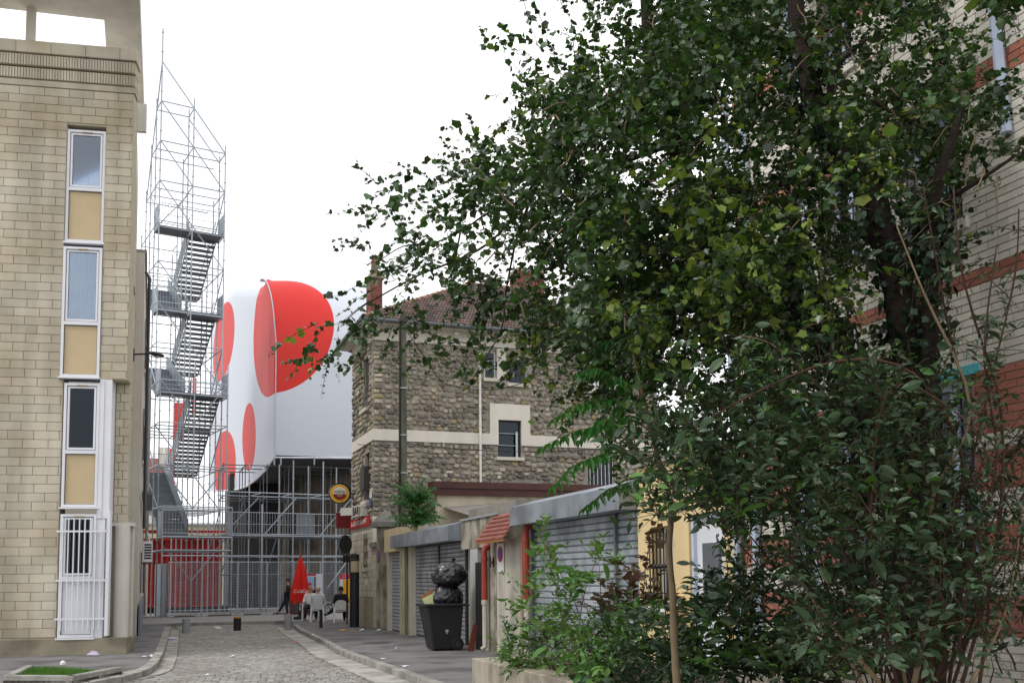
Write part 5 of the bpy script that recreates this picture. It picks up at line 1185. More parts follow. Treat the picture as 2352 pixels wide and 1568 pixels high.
# traffic sign seen from behind
p = Pz(797, 1433); TS = thing('traffic_sign', 'round traffic sign seen from its dark back on a thin pole', 'traffic sign', p)
c_ = Py(792, 1249, p.y); b = MB(); b.tube([p, Vector((p.x, p.y, c_.z+.3))], .032, 8); b.build('pole', m_bb, TS)
ex_ = Vector((math.cos(R_(38)), math.sin(R_(38)), 0)); nn = Vector((math.sin(R_(38)), -math.cos(R_(38)), 0)); b = MB(); n = 24
P = [c_+nn*.05+ex_*(.33*math.cos(2*math.pi*k/n))+lz*(.33*math.sin(2*math.pi*k/n)) for k in range(n)]; b.faces([*P, *[q-nn*.03 for q in P]], [tuple(range(n)), tuple(range(n, 2*n))[::-1]]+[(i, (i+1) % n, n+(i+1) % n, n+i) for i in range(n)]); b.build('disc', M('sign_back', '#25262a', .5), TS)
zz = Py(792, 1283, p.y).z; b = MB(); b.obox(Vector((p.x, p.y, zz-.12)), ex_, nn, lz, (-.22, -.01, 0), (.22, .02, .24)); b.build('sub_plate', MATS['sign_back'], TS)
# parasol
p = Pz(689, 1421); top = Py(686, 1270, p.y).z; PR = thing('parasol', 'closed bright red parasol with white script lettering beside the cafe chairs', 'parasol', p)
m_par = M('parasol_red', '#dd2014', .65, ns=3, na=.08)
zt = top-.12; zb = Py(686, 1383, p.y).z; n = 48; b = MB(); rings = [(zt, .04), (zt-.25, .10), (zt-.5, .17), (zt-1.0, .26), (zb+.25, .36), (zb, .34)]
vs = []
for ri, (z, r_) in enumerate(rings):
    for k in range(n):
        a = 2*math.pi*k/n; fo = 1+(.22*min(1, ri/2))*math.cos(a*7+.4); vs.append((p.x+r_*fo*math.cos(a), p.y+r_*fo*math.sin(a)*.9, z+(.07*math.cos(a*7+.4) if ri == len(rings)-1 else 0)))
b.faces(vs, [(i*n+k, i*n+(k+1) % n, (i+1)*n+(k+1) % n, (i+1)*n+k) for i in range(len(rings)-1) for k in range(n)]); b.build('canopy', m_par, PR, smooth=True)
b = MB(); b.tube([p, Vector((p.x, p.y, top))], .022, 8); b.build('pole', m_wfr, PR); b = MB(); b.lathe(Vector((p.x, p.y, top-.15)), [(.05, 0), (.05, .06), (.02, .16)], 10); b.build('finial', MATS['wood_brown'], PR)
b = MB(); b.lathe(p, [(.27, 0), (.27, .09), (.08, .14), (.05, .35)], 16); b.build('base', m_bb, PR)
zl = Py(686, 1357, p.y).z
for tx_, an, sz in (('Coca', -62, .2), ('Cola', -112, .2), ('Ca', -18, .2)):
    a = math.radians(an); o_ = Vector((p.x+.40*math.cos(a), p.y+.38*math.sin(a), zl)); e_ = Vector((-math.sin(a), math.cos(a), 0)); text(tx_, PR, o_, e_, (0, 0, 1), sz, MATS['letter_white'], shear=.3, depth=.01)
# menu board
q0, q1 = Py(665, 1410, 45.2), Py(711, 1410, 45.2); q0.z = q1.z = 0; MBD = thing('menu_board', 'reddish-brown framed standing menu board behind the red parasol', 'menu board', q0.lerp(q1, .5))
zt = Py(668, 1348, q0.y).z; b = MB(); x0, x1, Y_ = q0.x, q1.x, q0.y; t = .06
b.box((x0, Y_, 0), (x0+t, Y_+.05, zt)); b.box((x1-t, Y_, 0), (x1, Y_+.05, zt)); b.box((x0+t, Y_, .05), (x1-t, Y_+.05, .13)); b.box((x0+t, Y_, zt-.08), (x1-t, Y_+.05, zt)); b.box(((x0+x1)/2+.05, Y_, .13), ((x0+x1)/2+.1, Y_+.05, zt-.08)); b.build('frame', M('board_frame', '#6e3229', .6), MBD)
b = MB(); b.box((x0+t, Y_+.02, .13), (x1-t, Y_+.04, zt-.08)); b.build('slate', M('slate_grey', '#45454b', .5, ns=4, na=.2), MBD)
b = MB(); b.box((x0+.15, Y_+.012, .55), (x0+.2, Y_+.018, .8)); b.box((x0+.6, Y_+.012, .35), (x0+.66, Y_+.018, .7)); b.build('chalk_note', M('chalk', '#b5b39a', .8), MBD)
# posters on the fence
def poster(px0, px1, yt, yb, label, kind):
    Y_ = P_[3].y-.12; a = Py(px0, yb, Y_); c = Py(px1, yt, Y_); a.z = max(a.z, .05); PO = thing('poster_board', label, 'poster', ((a.x+c.x)/2, Y_, a.z)); W_, H_ = c.x-a.x, c.z-a.z
    def R(n_, u0, u1, v0, v1, mat, lay): b = MB(); b.box((a.x+u0*W_, Y_-.004*lay, a.z+v0*H_), (a.x+u1*W_, Y_-.004*lay+.003, a.z+v1*H_)); return b.build(n_, mat, PO)
    b = MB(); b.box((a.x, Y_+.004, a.z), (c.x, Y_+.03, c.z)); b.build('panel', M('poster_white', '#cdd0da', .5), PO)
    mr = M('poster_red', '#b3203c', .5)
    if kind == 1:
        R('red_stripe', 0, .66, .95, 1, mr, 1); R('picture_sky', .0, .66, .42, .92, M('print_sky', '#8fb2dc', .5), 1); R('picture_haze', .0, .66, .42, .66, M('print_haze', '#c3cfdc', .5), 2)
        R('picture_roofs', 0, .66, .42, .55, M('print_dark', '#2d3040', .5), 3); R('picture_tower', .12, .22, .55, .86, MATS['print_dark'], 3); R('picture_house', .56, .66, .5, .92, M('print_brown', '#6b6a70', .5), 3)
        b = MB(); b.faces([(a.x+W_*.36+.07*math.cos(t*.4488), Y_-.018, a.z+H_*.72+.07*math.sin(t*.4488)) for t in range(14)], [tuple(range(14))]); b.build('picture_dot', mr, PO)
        for k in range(4): R('text_line', .7, .95, .3-.04*k, .315-.04*k, M('print_grey', '#9a9ca8', .5), 1)
    else:
        R('red_header', 0, 1, .86, 1, mr, 1); R('yellow_field', .24, 1, .0, .84, M('poster_yellow', '#d8a01f', .5), 1)
        for k in range(2): R('text_line', .15, .6, .95-.05*k, .97-.05*k, M('print_pink', '#d98a98', .5), 2)
        for k in range(9): R('text_line', .3, .95, .7-.07*k, .71-.07*k, M('print_ochre', '#b5851c', .5), 2)
poster(695, 741, 1317, 1400, 'white poster board with a red top stripe and blue sky picture behind the cafe', 1)
poster(780, 812, 1317, 1400, 'yellow and white poster board with a red header left of the black light column', 2)
# ---------------------------------------------------------------- people
def skin(name, J, E_, mat, par, sub=1):
    """J: {name: (x,y,z,r)}; E_: pairs; local coordinates of par"""
    ks = list(J); me = bpy.data.meshes.new(name); me.from_pydata([J[k][:3] for k in ks], [(ks.index(a), ks.index(c)) for a, c in E_], [])
    o = link(bpy.data.objects.new(name, me)); md_ = o.modifiers.new('s', 'SKIN'); 
    for i, k in enumerate(ks):
        r_ = J[k][3]; r_ = r_ if isinstance(r_, tuple) else (r_, r_); me.skin_vertices[0].data[i].radius = r_; me.skin_vertices[0].data[i].use_root = (i == 0)
    s = o.modifiers.new('u', 'SUBSURF'); s.levels = s.render_levels = sub
    bpy.context.view_layer.update(); dg = bpy.context.evaluated_depsgraph_get(); m2 = bpy.data.meshes.new_from_object(o.evaluated_get(dg)); bpy.data.objects.remove(o)
    m2.materials.clear(); m2.materials.append(mat); m2.polygons.foreach_set('use_smooth', [True]*len(m2.polygons)); m2.polygons.foreach_set('material_index', [0]*len(m2.polygons))
    o = link(bpy.data.objects.new(name, m2)); setpar(o, par); ORG[o] = Vector(); return o
m_skin = M('skin_tone', '#b98a72', .55, ns=5, na=.05); m_skin2 = M('skin_dark', '#6d4a3a', .55)
def chain(J, *ks): return [(a, c) for a, c in zip(ks, ks[1:])]
def person(loc, rz, label, J, tops, legs, mt, ml, mskin, mhair, hair=True, armcover=True, scale=1.0, shoes=None):
    Pn = thing('person', label, 'person', loc); Pn.rotation_euler = (0, 0, rz); Pn.scale = (scale,)*3; ORG[Pn] = Vector()
    EB = [('pelvis', 'waist'), ('waist', 'chest'), ('chest', 'neckb'), ('neckb', 'neck'), ('neck', 'head'), ('head', 'crown')]
    for s in 'lr':
        EB += [('chest', 'sh'+s), ('sh'+s, 'el'+s), ('el'+s, 'wr'+s), ('wr'+s, 'ha'+s), ('pelvis', 'hip'+s), ('hip'+s, 'kn'+s), ('kn'+s, 'an'+s), ('an'+s, 'toe'+s)]
    skin('body', J, EB, mskin, Pn, 2)
    grow = lambda ks, g: {k: (*J[k][:3], tuple(q*g+.016 for q in J[k][3]) if isinstance(J[k][3], tuple) else J[k][3]*g+.014) for k in ks}
    tk = ['waist', 'pelvis', 'chest', 'neckb', 'shl', 'shr', 'ell', 'elr']+(['wrl', 'wrr'] if armcover else [])
    skin('shirt', grow(tk, 1.12), [('pelvis', 'waist'), ('waist', 'chest'), ('chest', 'neckb'), ('chest', 'shl'), ('chest', 'shr'), ('shl', 'ell'), ('shr', 'elr')]+([('ell', 'wrl'), ('elr', 'wrr')] if armcover else []), mt, Pn, 2)
    skin('trousers', grow(['pelvis', 'hipl', 'hipr', 'knl', 'knr', 'anl', 'anr'], 1.15), [('pelvis', 'hipl'), ('pelvis', 'hipr'), ('hipl', 'knl'), ('hipr', 'knr'), ('knl', 'anl'), ('knr', 'anr')], ml, Pn, 2)
    for s in 'lr': skin('shoe', {'a': (*J['an'+s][:3], .05), 'b': (J['toe'+s][0], J['toe'+s][1], J['toe'+s][2], .042)}, [('a', 'b')], shoes or m_bb, Pn, 1)
    h = Vector(J['head'][:3]); b = MB(); vs = []; fs = []; n = 12   # hair cap over the skull
    for i in range(7):
        ph = math.pi/2-i*.30
        for k in range(n):
            a = 2*math.pi*k/n; back = -math.sin(a); r_ = .104 if i < 4 or back > -.2 else .085
            vs.append((h.x+.092*math.cos(ph)*math.cos(a), h.y+.112*math.cos(ph)*math.sin(a)*(1)-.012, h.z+.035+.115*math.sin(ph) if (back > -.3 or i < 4) else h.z+.05))
    for i in range(6):
        for k in range(n): fs.append((i*n+k, i*n+(k+1) % n, (i+1)*n+(k+1) % n, (i+1)*n+k))
    b.faces(vs, fs); o_ = b.build('hair', mhair, None, smooth=True); setpar(o_, Pn); ORG[o_] = Vector()
    for s in (-1, 1): b = MB(); b.lathe((h.x+s*.085, h.y, h.z-.005), [(.012, -.028), (.018, 0), (.01, .028)], 6); o_ = b.build('ear', mskin, None); setpar(o_, Pn)
    b = MB(); b.faces([(h.x-.012, h.y+.085, h.z+.02), (h.x+.012, h.y+.085, h.z+.02), (h.x, h.y+.118, h.z-.02), (h.x-.015, h.y+.088, h.z-.03), (h.x+.015, h.y+.088, h.z-.03)], [(0, 1, 2), (0, 2, 3), (1, 4, 2), (3, 2, 4)]); o_ = b.build('nose', mskin, None); setpar(o_, Pn)
    for s in (-1, 1): b = MB(); b.lathe((h.x+s*.033, h.y+.088, h.z+.012), [(.004, -.01), (.012, 0), (.004, .01)], 6); o_ = b.build('eye', m_dark, None); setpar(o_, Pn)
    b = MB(); b.box((h.x-.022, h.y+.084, h.z-.052), (h.x+.022, h.y+.096, h.z-.044)); o_ = b.build('mouth', M('lips', '#8e5a4e', .5), None); setpar(o_, Pn)
    return Pn
def seated(lean=.0, legx=0., foot=.42, spread=.12):   # faces +Y, seat at .45
    J = dict(pelvis=(0, .05, .55, (.13, .10)), waist=(0, .02-lean*.3, .72, (.135, .10)), chest=(0, 0-lean*.8, .92, (.15, .11)), neckb=(0, -.01-lean, 1.06, (.08, .07)), neck=(0, 0-lean, 1.12, .052), head=(0, .02-lean, 1.21, (.082, .095)), crown=(0, .01-lean, 1.27, (.07, .08)))
    for s, k in ((-1, 'l'), (1, 'r')):
        J['sh'+k] = (s*.19, -.01-lean*.9, 1.0, .058); J['el'+k] = (s*.24, .1-lean*.3, .74, .044); J['wr'+k] = (s*.2, .34, .72, .03); J['ha'+k] = (s*.18, .42, .72, .032)
        J['hip'+k] = (s*.1, .08, .53, .088); J['kn'+k] = (s*spread+legx, .48, .53, .064); J['an'+k] = (s*spread+legx, foot, .1, .042); J['toe'+k] = (s*spread+legx, foot+.16, .05, .035)
    return J
pA = Pz(730, 1427); pB = Pz(783, 1429)
hl, hr_ = pA, pB
seatA = Vector((pA.x, pA.y, 0)); rzA = -HEAD
person(seatA, rzA+.1, 'grey-haired person in a white shirt seated with back turned on a white chair', seated(.02), 0, 0, M('shirt_white', '#cdd1da', .8), M('trousers_dark', '#2c2d33', .8), m_skin, M('hair_grey', '#b9b2a8', .8), armcover=True)
J = seated(.0, foot=.55); J['knl'] = (-.2, .42, .55, .064); J['anl'] = (-.5, .55, .3, .042); J['toel'] = (-.66, .6, .28, .035)
person(Vector((pB.x, pB.y, 0)), rzA+.15, 'dark-haired person in a black top seated on the right white chair, leg stretched out', J, 0, 0, M('shirt_black', '#17181c', .8), M('trousers_black', '#1e1f24', .8), m_skin2, M('hair_black', '#141416', .7))
person(Vector((pA.x-.05, pA.y+1.5, 0)), rzA+math.pi, 'fair person in a white top facing the street behind the white-shirted guest', seated(-.0), 0, 0, M('shirt_pale', '#d5d3d0', .8), MATS['trousers_dark'], m_skin, M('hair_fair', '#9c7a5a', .8))
def standing():
    J = dict(pelvis=(0, 0, .92, (.14, .11)), waist=(0, 0, 1.08, (.125, .095)), chest=(0, .01, 1.28, (.15, .11)), neckb=(0, 0, 1.42, (.08, .065)), neck=(0, .01, 1.48, .05), head=(0, .03, 1.57, (.08, .092)), crown=(0, .02, 1.63, (.068, .078)))
    for s, k in ((-1, 'l'), (1, 'r')):
        J['sh'+k] = (s*.185, 0, 1.36, .055); J['el'+k] = (s*.22, .02, 1.1, .042); J['wr'+k] = (s*.16, .2, 1.02, .03); J['ha'+k] = (s*.12, .27, 1.03, .032)
        J['hip'+k] = (s*.1, 0, .88, .085); J['kn'+k] = (s*.1, .06, .48, .058); J['an'+k] = (s*.1, 0, .09, .04); J['toe'+k] = (s*.1, .15, .045, .034)
    return J
J = standing(); J['knr'] = (.1, .22, .52, .058); J['anr'] = (.1, .42, .16, .04); J['toer'] = (.1, .56, .1, .034)
pC = Py(661, 1408, 45.6); pC.z = 0
person(pC, R_(80), 'dark-clothed person standing half hidden behind the menu board', J, 0, 0, M('jacket_dark', '#22262a', .8), M('jeans_navy', '#232a3d', .8), m_skin, M('hair_brown', '#2a211d', .8), scale=.97)
# ---------------------------------------------------------------- white plastic chairs and table
m_plas = M('white_plastic', '#d6d7d8', .45, ns=2, na=.03)
def chair(loc, rz, label):
    C_ = thing('plastic_chair', label, 'chair', loc, 'white plastic cafe chairs'); C_.rotation_euler = (0, 0, rz); ORG[C_] = Vector()
    b = MB(); b.prism([(-.22, -.2), (.22, -.2), (.25, .24), (-.25, .24)], .415, .445); b.build('seat', m_plas, C_, bevel=.01)
    b = MB(); n = 8; vs = []
    for i in range(n+1):
        a = (i/n-.5)*1.7; x = .27*math.sin(a); y = -.2-.06*math.cos(a)+.06; top = .84-.10*(abs(i/n-.5)*2)**2.5
        vs += [(x, y, .47), (x*1.05, y-.06, top), (x, y-.02, .47), (x*1.05, y-.08, top)]
    fs = []
    for i in range(n):
        k = i*4; fs += [(k, k+4, k+5, k+1), (k+2, k+3, k+7, k+6), (k+1, k+5, k+7, k+3), (k, k+2, k+6, k+4)]
    fs += [(0, 1, 3, 2), (n*4, n*4+2, n*4+3, n*4+1)]
    b.faces(vs, fs); b.build('backrest', m_plas, C_)
    for s in (-1, 1):
        b = MB(); b.tube([(s*.25, -.24, .66), (s*.29, -.05, .67), (s*.29, .2, .66), (s*.27, .25, .60)], [.018, .022, .022, .016], 6); b.build('arm', m_plas, C_)
        b = MB(); b.hexa([(s*.27, -.33, 0), (s*.22, -.33, 0), (s*.22, -.28, 0), (s*.27, -.28, 0), (s*.25, -.22, .62), (s*.19, -.22, .62), (s*.19, -.17, .5), (s*.25, -.17, .5)]); b.build('leg', m_plas, C_)
        b = MB(); b.hexa([(s*.29, .28, 0), (s*.24, .28, 0), (s*.24, .32, 0), (s*.29, .32, 0), (s*.29, .2, .63), (s*.21, .2, .63), (s*.21, .26, .63), (s*.29, .26, .63)]); b.build('leg', m_plas, C_)
    return C_
chair(seatA, rzA+.1, 'white plastic armchair under the grey-haired guest in the white shirt')
chair(Vector((pB.x, pB.y, 0)), rzA+.15, 'white plastic armchair under the guest dressed in black')
chair(Vector((pA.x-.05, pA.y+1.5, 0)), rzA+math.pi, 'white plastic armchair behind the cafe table, facing the street')
tp = Vector((pA.x+.25, pA.y+.8, 0)); TB = thing('cafe_table', 'small white cafe table between the seated guests', 'table', tp)
b = MB(); b.lathe(tp+lz*.70, [(.36, 0), (.38, .01), (.38, .03)], 20); b.build('tabletop', m_plas, TB)
b = MB(); b.tube([tp+lz*.05, tp+lz*.7], .03, 8); b.build('stem', m_plas, TB); b = MB(); b.lathe(tp, [(.24, 0), (.2, .03), (.04, .07)], 16); b.build('foot', m_plas, TB)
# ---------------------------------------------------------------- wheelie bin, bags, cardboard
WB = thing('wheelie_bin', 'large black wheelie bin without its lid in front of the black doors', 'bin', (6.2, 21.5, 0))
m_bin = M('bin_black', '#1f2024', .5, ns=3, na=.15, bump=.1, bs=80)
b = MB(); b.hexa([(5.9, 21.28, .03), (6.52, 21.28, .03), (6.52, 21.85, .03), (5.9, 21.85, .03), (5.74, 21.18, 1.0), (6.58, 21.18, 1.0), (6.58, 21.98, 1.0), (5.74, 21.98, 1.0)]); b.build('body', m_bin, WB, bevel=.03)
b = MB()
b.box((5.69, 21.13, .98), (6.63, 21.2, 1.045)); b.box((5.69, 21.96, .98), (6.63, 22.03, 1.045)); b.box((5.69, 21.2, .98), (5.76, 21.96, 1.045)); b.box((6.56, 21.2, .98), (6.63, 21.96, 1.045)); b.build('rim', m_bin, WB, bevel=.012)
b = MB(); b.tube([(6.62, 21.3, .98), (6.74, 21.3, 1.0), (6.74, 21.85, 1.0), (6.62, 21.85, .98)], .018, 6); b.build('handle', m_bin, WB)
for y in (21.24, 21.88):
    b = MB(); b.lathe((6.46, y, .14), [(.12, 0), (.14, .01), (.14, .05), (.12, .06)], 20, 'y'); wh = b.build('wheel', M('rubber', '#141416', .7), WB); b = MB(); b.lathe((6.46, y-.008, .14), [(.06, 0), (.07, .076)], 12, 'y'); b.build('hub', M('hub_grey', '#2c2d31', .5), wh)
b = MB(); q = [(5.98+.1, .62), (5.98+.2, .66), (6.23, .58), (6.24, .44), (6.2, .36), (6.14, .5)]; b.quad(*[(x, 21.235, z) for x, z in q]); b.build('torn_label', M('label_rest', '#8b949c', .6, ns=20, na=.5), WB)
def bag(label, c, sx, sy, sz, seed):
    bm = bmesh.new(); bmesh.ops.create_icosphere(bm, subdivisions=5, radius=1); rs = random.Random(seed)
    from mathutils import noise
    for v in bm.verts:
        d = v.co.copy(); 
        k = 1.06+.10*noise.noise(d*1.6+Vector((seed, 0, 0)))+.10*abs(noise.noise(d*3.5+Vector((0, seed, 0))))-.09*abs(noise.noise(Vector((d.x*7, d.y*7, d.z*3))+Vector((seed, 5, 0))))-.04*abs(noise.noise(d*14))
        if d.z < -.6: k *= .93
        v.co = Vector((d.x*sx, d.y*sy, d.z*sz))*k
    me = bpy.data.meshes.new('bag'); bm.to_mesh(me); bm.free(); me.materials.append(M('bin_bag', '#1b1b21', .2, ns=3, na=.1, spec=.7, bump=.5, bs=14)); me.polygons.foreach_set('use_smooth', [True]*len(me.polygons))
    T_ = thing('bin_bag', label, 'bin bag', c, 'black bin bags on the wheelie bin'); o = link(bpy.data.objects.new('bag', me)); setpar(o, T_)
    b = MB(); b.lathe((c[0]+.1, c[1], c[2]+sz*.92), [(.05, 0), (.02, .05), (.06, .12)], 8); b.build('knot', MATS['bin_bag'], T_)
bag('lower shiny black bin bag resting in the wheelie bin', (6.27, 21.6, 1.18), .40, .36, .29, 3); bag('upper shiny black bin bag balanced on top of the other bag', (6.36, 21.55, 1.66), .38, .34, .29, 8)
CD = thing('cardboard_box', 'flattened brown cardboard with a pale yellow card sticking out of the wheelie bin', 'cardboard', (5.9, 21.4, 1.0))
def card(px, Y_, name, mat): P = [Py(x, y, Y_) for x, y in px]; b = MB(); b.hexa([*P, *[q+Vector((0, .03, 0)) for q in P]]); b.build(name, mat, CD)
card([(980, 1392), (1008, 1378), (994, 1353), (966, 1368)], 21.45, 'brown_sheet', M('cardboard', '#94694a', .85, ns=8, na=.1)); card([(978, 1391), (1013, 1389), (998, 1361), (970, 1375)], 21.4, 'yellow_sheet', M('card_yellow', '#c9cc98', .7))
p = Pz(1085, 1496); BD = thing('leaning_board', 'narrow reddish-brown board leaning upright by the black door', 'board', p)
P = [Py(x, y, 20.9) for x, y in ((1074, 1497), (1088, 1497), (1098, 1434), (1088, 1432))]; b = MB(); b.hexa([*P, *[q+Vector((0, .04, 0)) for q in P]]); b.build('plank', M('red_wood', '#5f2d20', .8, ns=5, na=.15), BD)
# litter
def scrap(px, y, w_, h_, label, mat, road=False, name='paper_scrap', cat='litter'):
    z0 = ZR+.012 if road else .002; p = Pz(px, y, z0); S = thing(name, label, cat, p, 'litter on the ground'); b = MB(); n = 9; vs = [(p.x, p.y, z0+h_)]; rs = random.Random(px)
    for k in range(n): a = 2*math.pi*k/n; r_ = w_*(.6+.4*rs.random()); vs.append((p.x+r_*math.cos(a), p.y+r_*math.sin(a)*1.5, z0+h_*.55*rs.random()))
    for k in range(n): a = 2*math.pi*k/n; vs.append((p.x+w_*.6*math.cos(a), p.y+w_*.6*math.sin(a), z0))
    b.faces(vs, [(0, 1+k, 1+(k+1) % n) for k in range(n)]+[(1+k, 1+n+k, 1+n+(k+1) % n, 1+(k+1) % n) for k in range(n)]); b.build('crumpled_sheet', mat, S)
wp = M('litter_white', '#d7d9de', .7); yp = M('litter_tan', '#b98a4e', .8); op = M('litter_orange', '#c9694a', .7)
scrap(535, 1507, .06, .04, 'small white paper scrap on the cobbles in the middle of the street', wp, True); scrap(603, 1487, .08, .02, 'faint lilac flat paper on the cobbles right of the street middle', M('litter_lilac', '#a9a6bd', .7), True)
scrap(680, 1473, .08, .02, 'orange scrap lying on the cobbles below the right grey bollard', op, True); scrap(788, 1448, .13, .06, 'tan crumpled bag on the pavement near the light column', yp); scrap(833, 1447, .12, .06, 'white crumpled tissue on the pavement in front of the gate pillar', wp)
scrap(872, 1447, .10, .06, 'white tissue at the foot of the gate pillar', wp); scrap(812, 1449, .14, .02, 'flat brown wrapper between the tan bag and white tissue', yp); scrap(719, 1457, .05, .03, 'tiny white scrap on the right kerb', wp)
scrap(910, 1488, .05, .03, 'small pale blue scrap on the pavement left of the wheelie bin', M('litter_blue', '#9fb7cf', .6)); scrap(880, 1512, .07, .015, 'small white flake on the pavement below the manhole cover', wp); scrap(930, 1529, .1, .02, 'flat white wrapper at the front of the right pavement', wp)
scrap(476, 1549, .05, .03, 'tiny white scrap on the cobbles near the left gutter', wp, True); scrap(348, 1506, .05, .04, 'white crumpled scrap by the left kerb', wp); scrap(331, 1507, .06, .02, 'thin white scrap beside the crumpled one near the left kerb', wp)
p = Pz(144, 1534, .05); S = thing('paper_ball', 'white paper ball lying in the grass bed', 'litter', p, 'litter on the ground'); b = MB(); b.lathe(p, [(.02, .04), (.05, .07), (.05, .11), (.02, .14)], 7); b.build('crumpled_ball', wp, S)
p = Pz(216, 1502); S = thing('plastic_bag', 'crumpled pale lilac plastic bag at the foot of the plinth', 'litter', p, 'litter on the ground'); b = MB(); b.faces([(p.x-.16, p.y, 0), (p.x+.16, p.y, 0), (p.x+.1, p.y-.15, 0), (p.x-.1, p.y-.12, 0), (p.x-.04, p.y-.02, .09), (p.x+.05, p.y-.03, .07)], [(0, 3, 4), (3, 2, 5, 4), (2, 1, 5), (1, 0, 4, 5)]); b.build('film', M('bag_lilac', '#b4a8c0', .4), S)
p = Pz(395, 1468, ZR+.02); S = thing('plastic_bottle', 'empty clear plastic bottle lying in the left gutter', 'bottle', p); b = MB(); b.lathe((p.x-.14, p.y, p.z+.035), [(.02, 0), (.035, .04), (.035, .2), (.02, .25), (.012, .28)], 10, 'x'); b.build('bottle_body', M('bottle_plastic', '#c5c4e0', .2), S)
b = MB(); b.lathe((p.x+.14, p.y, p.z+.035), [(.014, 0), (.014, .02)], 8, 'x'); b.build('bottle_cap', wp, S)
# ================================================================ VEGETATION
def tmpl_maple():
    P = [(0, 0), (.33, .0), (.43, .26), (.54, .47), (.27, .68), (0, .98)]
    L_ = P[1:-1]; out_ = [P[0]]+L_+[P[-1]]+[(-x, y) for x, y in reversed(L_)]; V = [(0, .38, -.03)]+[(x, y, .18*abs(x)-.12*max(0, y-.5)) for x, y in out_]; n = len(out_)
    return np.array(V), np.array([(0, 1+i, 1+(i+1) % n) for i in range(n)])
def tmpl_lance(wd=.2, curl=.2):
    V = [(0, 0, 0), (wd*.75, .25, .06), (wd, .5, .05), (wd*.6, .78, -.02), (0, 1, -curl), (-wd*.6, .78, -.02), (-wd, .5, .05), (-wd*.75, .25, .06), (0, .35, 0), (0, .65, -.04)]
    F = [(0, 1, 8), (1, 2, 8), (2, 9, 8), (2, 3, 9), (3, 4, 9), (4, 5, 9), (5, 6, 9), (6, 8, 9), (6, 7, 8), (7, 0, 8)]; return np.array(V), np.array(F)
TM_MAPLE, TM_LANCE, TM_BROAD = tmpl_maple(), tmpl_lance(.17, .22), tmpl_lance(.22, .16)
trp = (.28, (.9, 1.0, .35))
ML = M('maple_leaf', '#385329', .3, var=.6, hue=.02, ns=1.2, na=.3, spec=.75, trans=trp)
ML2 = M('maple_leaf_yellow', '#75893a', .45, var=.25, hue=.02, ns=2, na=.2, trans=trp)
MIV = M('ivy_leaf', '#223620', .35, var=.35, hue=.015, ns=1.5, na=.25, trans=(.12, (.9, 1, .4)))
MS = M('shrub_leaf', '#3e5539', .34, var=.32, hue=.015, ns=1.5, na=.22, spec=.5, trans=(.2, (.9, 1, .4)))
MG = M('bright_leaf', '#5f8742', .45, var=.28, hue=.02, ns=3, na=.2, trans=(.3, (.9, 1, .35)))
MCU = M('copper_leaf', '#6a5540', .5, var=.3, hue=.02, ns=3, na=.2, trans=(.2, (1, .8, .5)))
MA = M('ailanthus_leaflet', '#417434', .42, var=.28, hue=.015, ns=2, na=.2, trans=(.35, (.8, 1, .35)))
MBR = M('brown_dry_leaf', '#6b4226', .7, var=.3, ns=3)
BARK = M('dark_bark', '#332a23', .95, ns=8, na=.3, bump=.7, bs=40, streak=(9, .4)); BARK2 = M('pale_twig', '#86745c', .9, var=.15, ns=8, na=.2); BARK3 = M('reddish_stem', '#453025', .85, var=.2, ns=8, na=.2)
rng = np.random.default_rng(5)
def norm(a): return a/np.maximum(np.linalg.norm(a, axis=-1, keepdims=True), 1e-9)
def leaf_mats(pos, tip, nrm, size):
    y = norm(tip); z = nrm-y*np.sum(nrm*y, 1, keepdims=True); z = norm(z); x = np.cross(y, z)
    return np.stack([x, y, z], axis=2)*size[:, None, None]
def leaves(par, tm, mat, pos, tip, nrm, size, npart=0, name='foliage', leafname='leaf', frame=True):
    Mx = leaf_mats(pos, tip, nrm, size); V, F = tm; sel = np.zeros(len(pos), bool)
    if npart:
        rel = pos-CP; dep = rel@CF; x = PCX+FPX*(rel@CR)/dep; y = PCY-FPX*(rel@CU)/dep; ok = (dep > .5) & (x > 10) & (x < 2340) & (y > 10) & (y < 1555)
        sc = np.where(ok, dep/size, 1e9); idx = np.argsort(sc)[:npart]; sel[idx[sc[idx] < 1e8]] = True
        me = bpy.data.meshes.new(leafname); me.from_pydata(V.tolist(), [], F.tolist()); me.materials.append(mat)
        o0 = np.array(ORG.get(par, Vector()))
        for i in np.where(sel)[0]:
            o = bpy.data.objects.new(leafname, me); COL.objects.link(o); setpar(o, par); m4 = np.eye(4); m4[:3, :3] = Mx[i]; m4[:3, 3] = pos[i]-o0; o.matrix_local = Matrix(m4.tolist())
    k = ~sel; P = pos[k]; A = Mx[k]
    if len(P):
        VV = np.einsum('nij,vj->nvi', A, V)+P[:, None, :]; FF = (F[None]+np.arange(len(P))[:, None, None]*len(V)); npmesh(name, VV.reshape(-1, 3), FF.reshape(-1, 3), mat, par, kind='stuff')
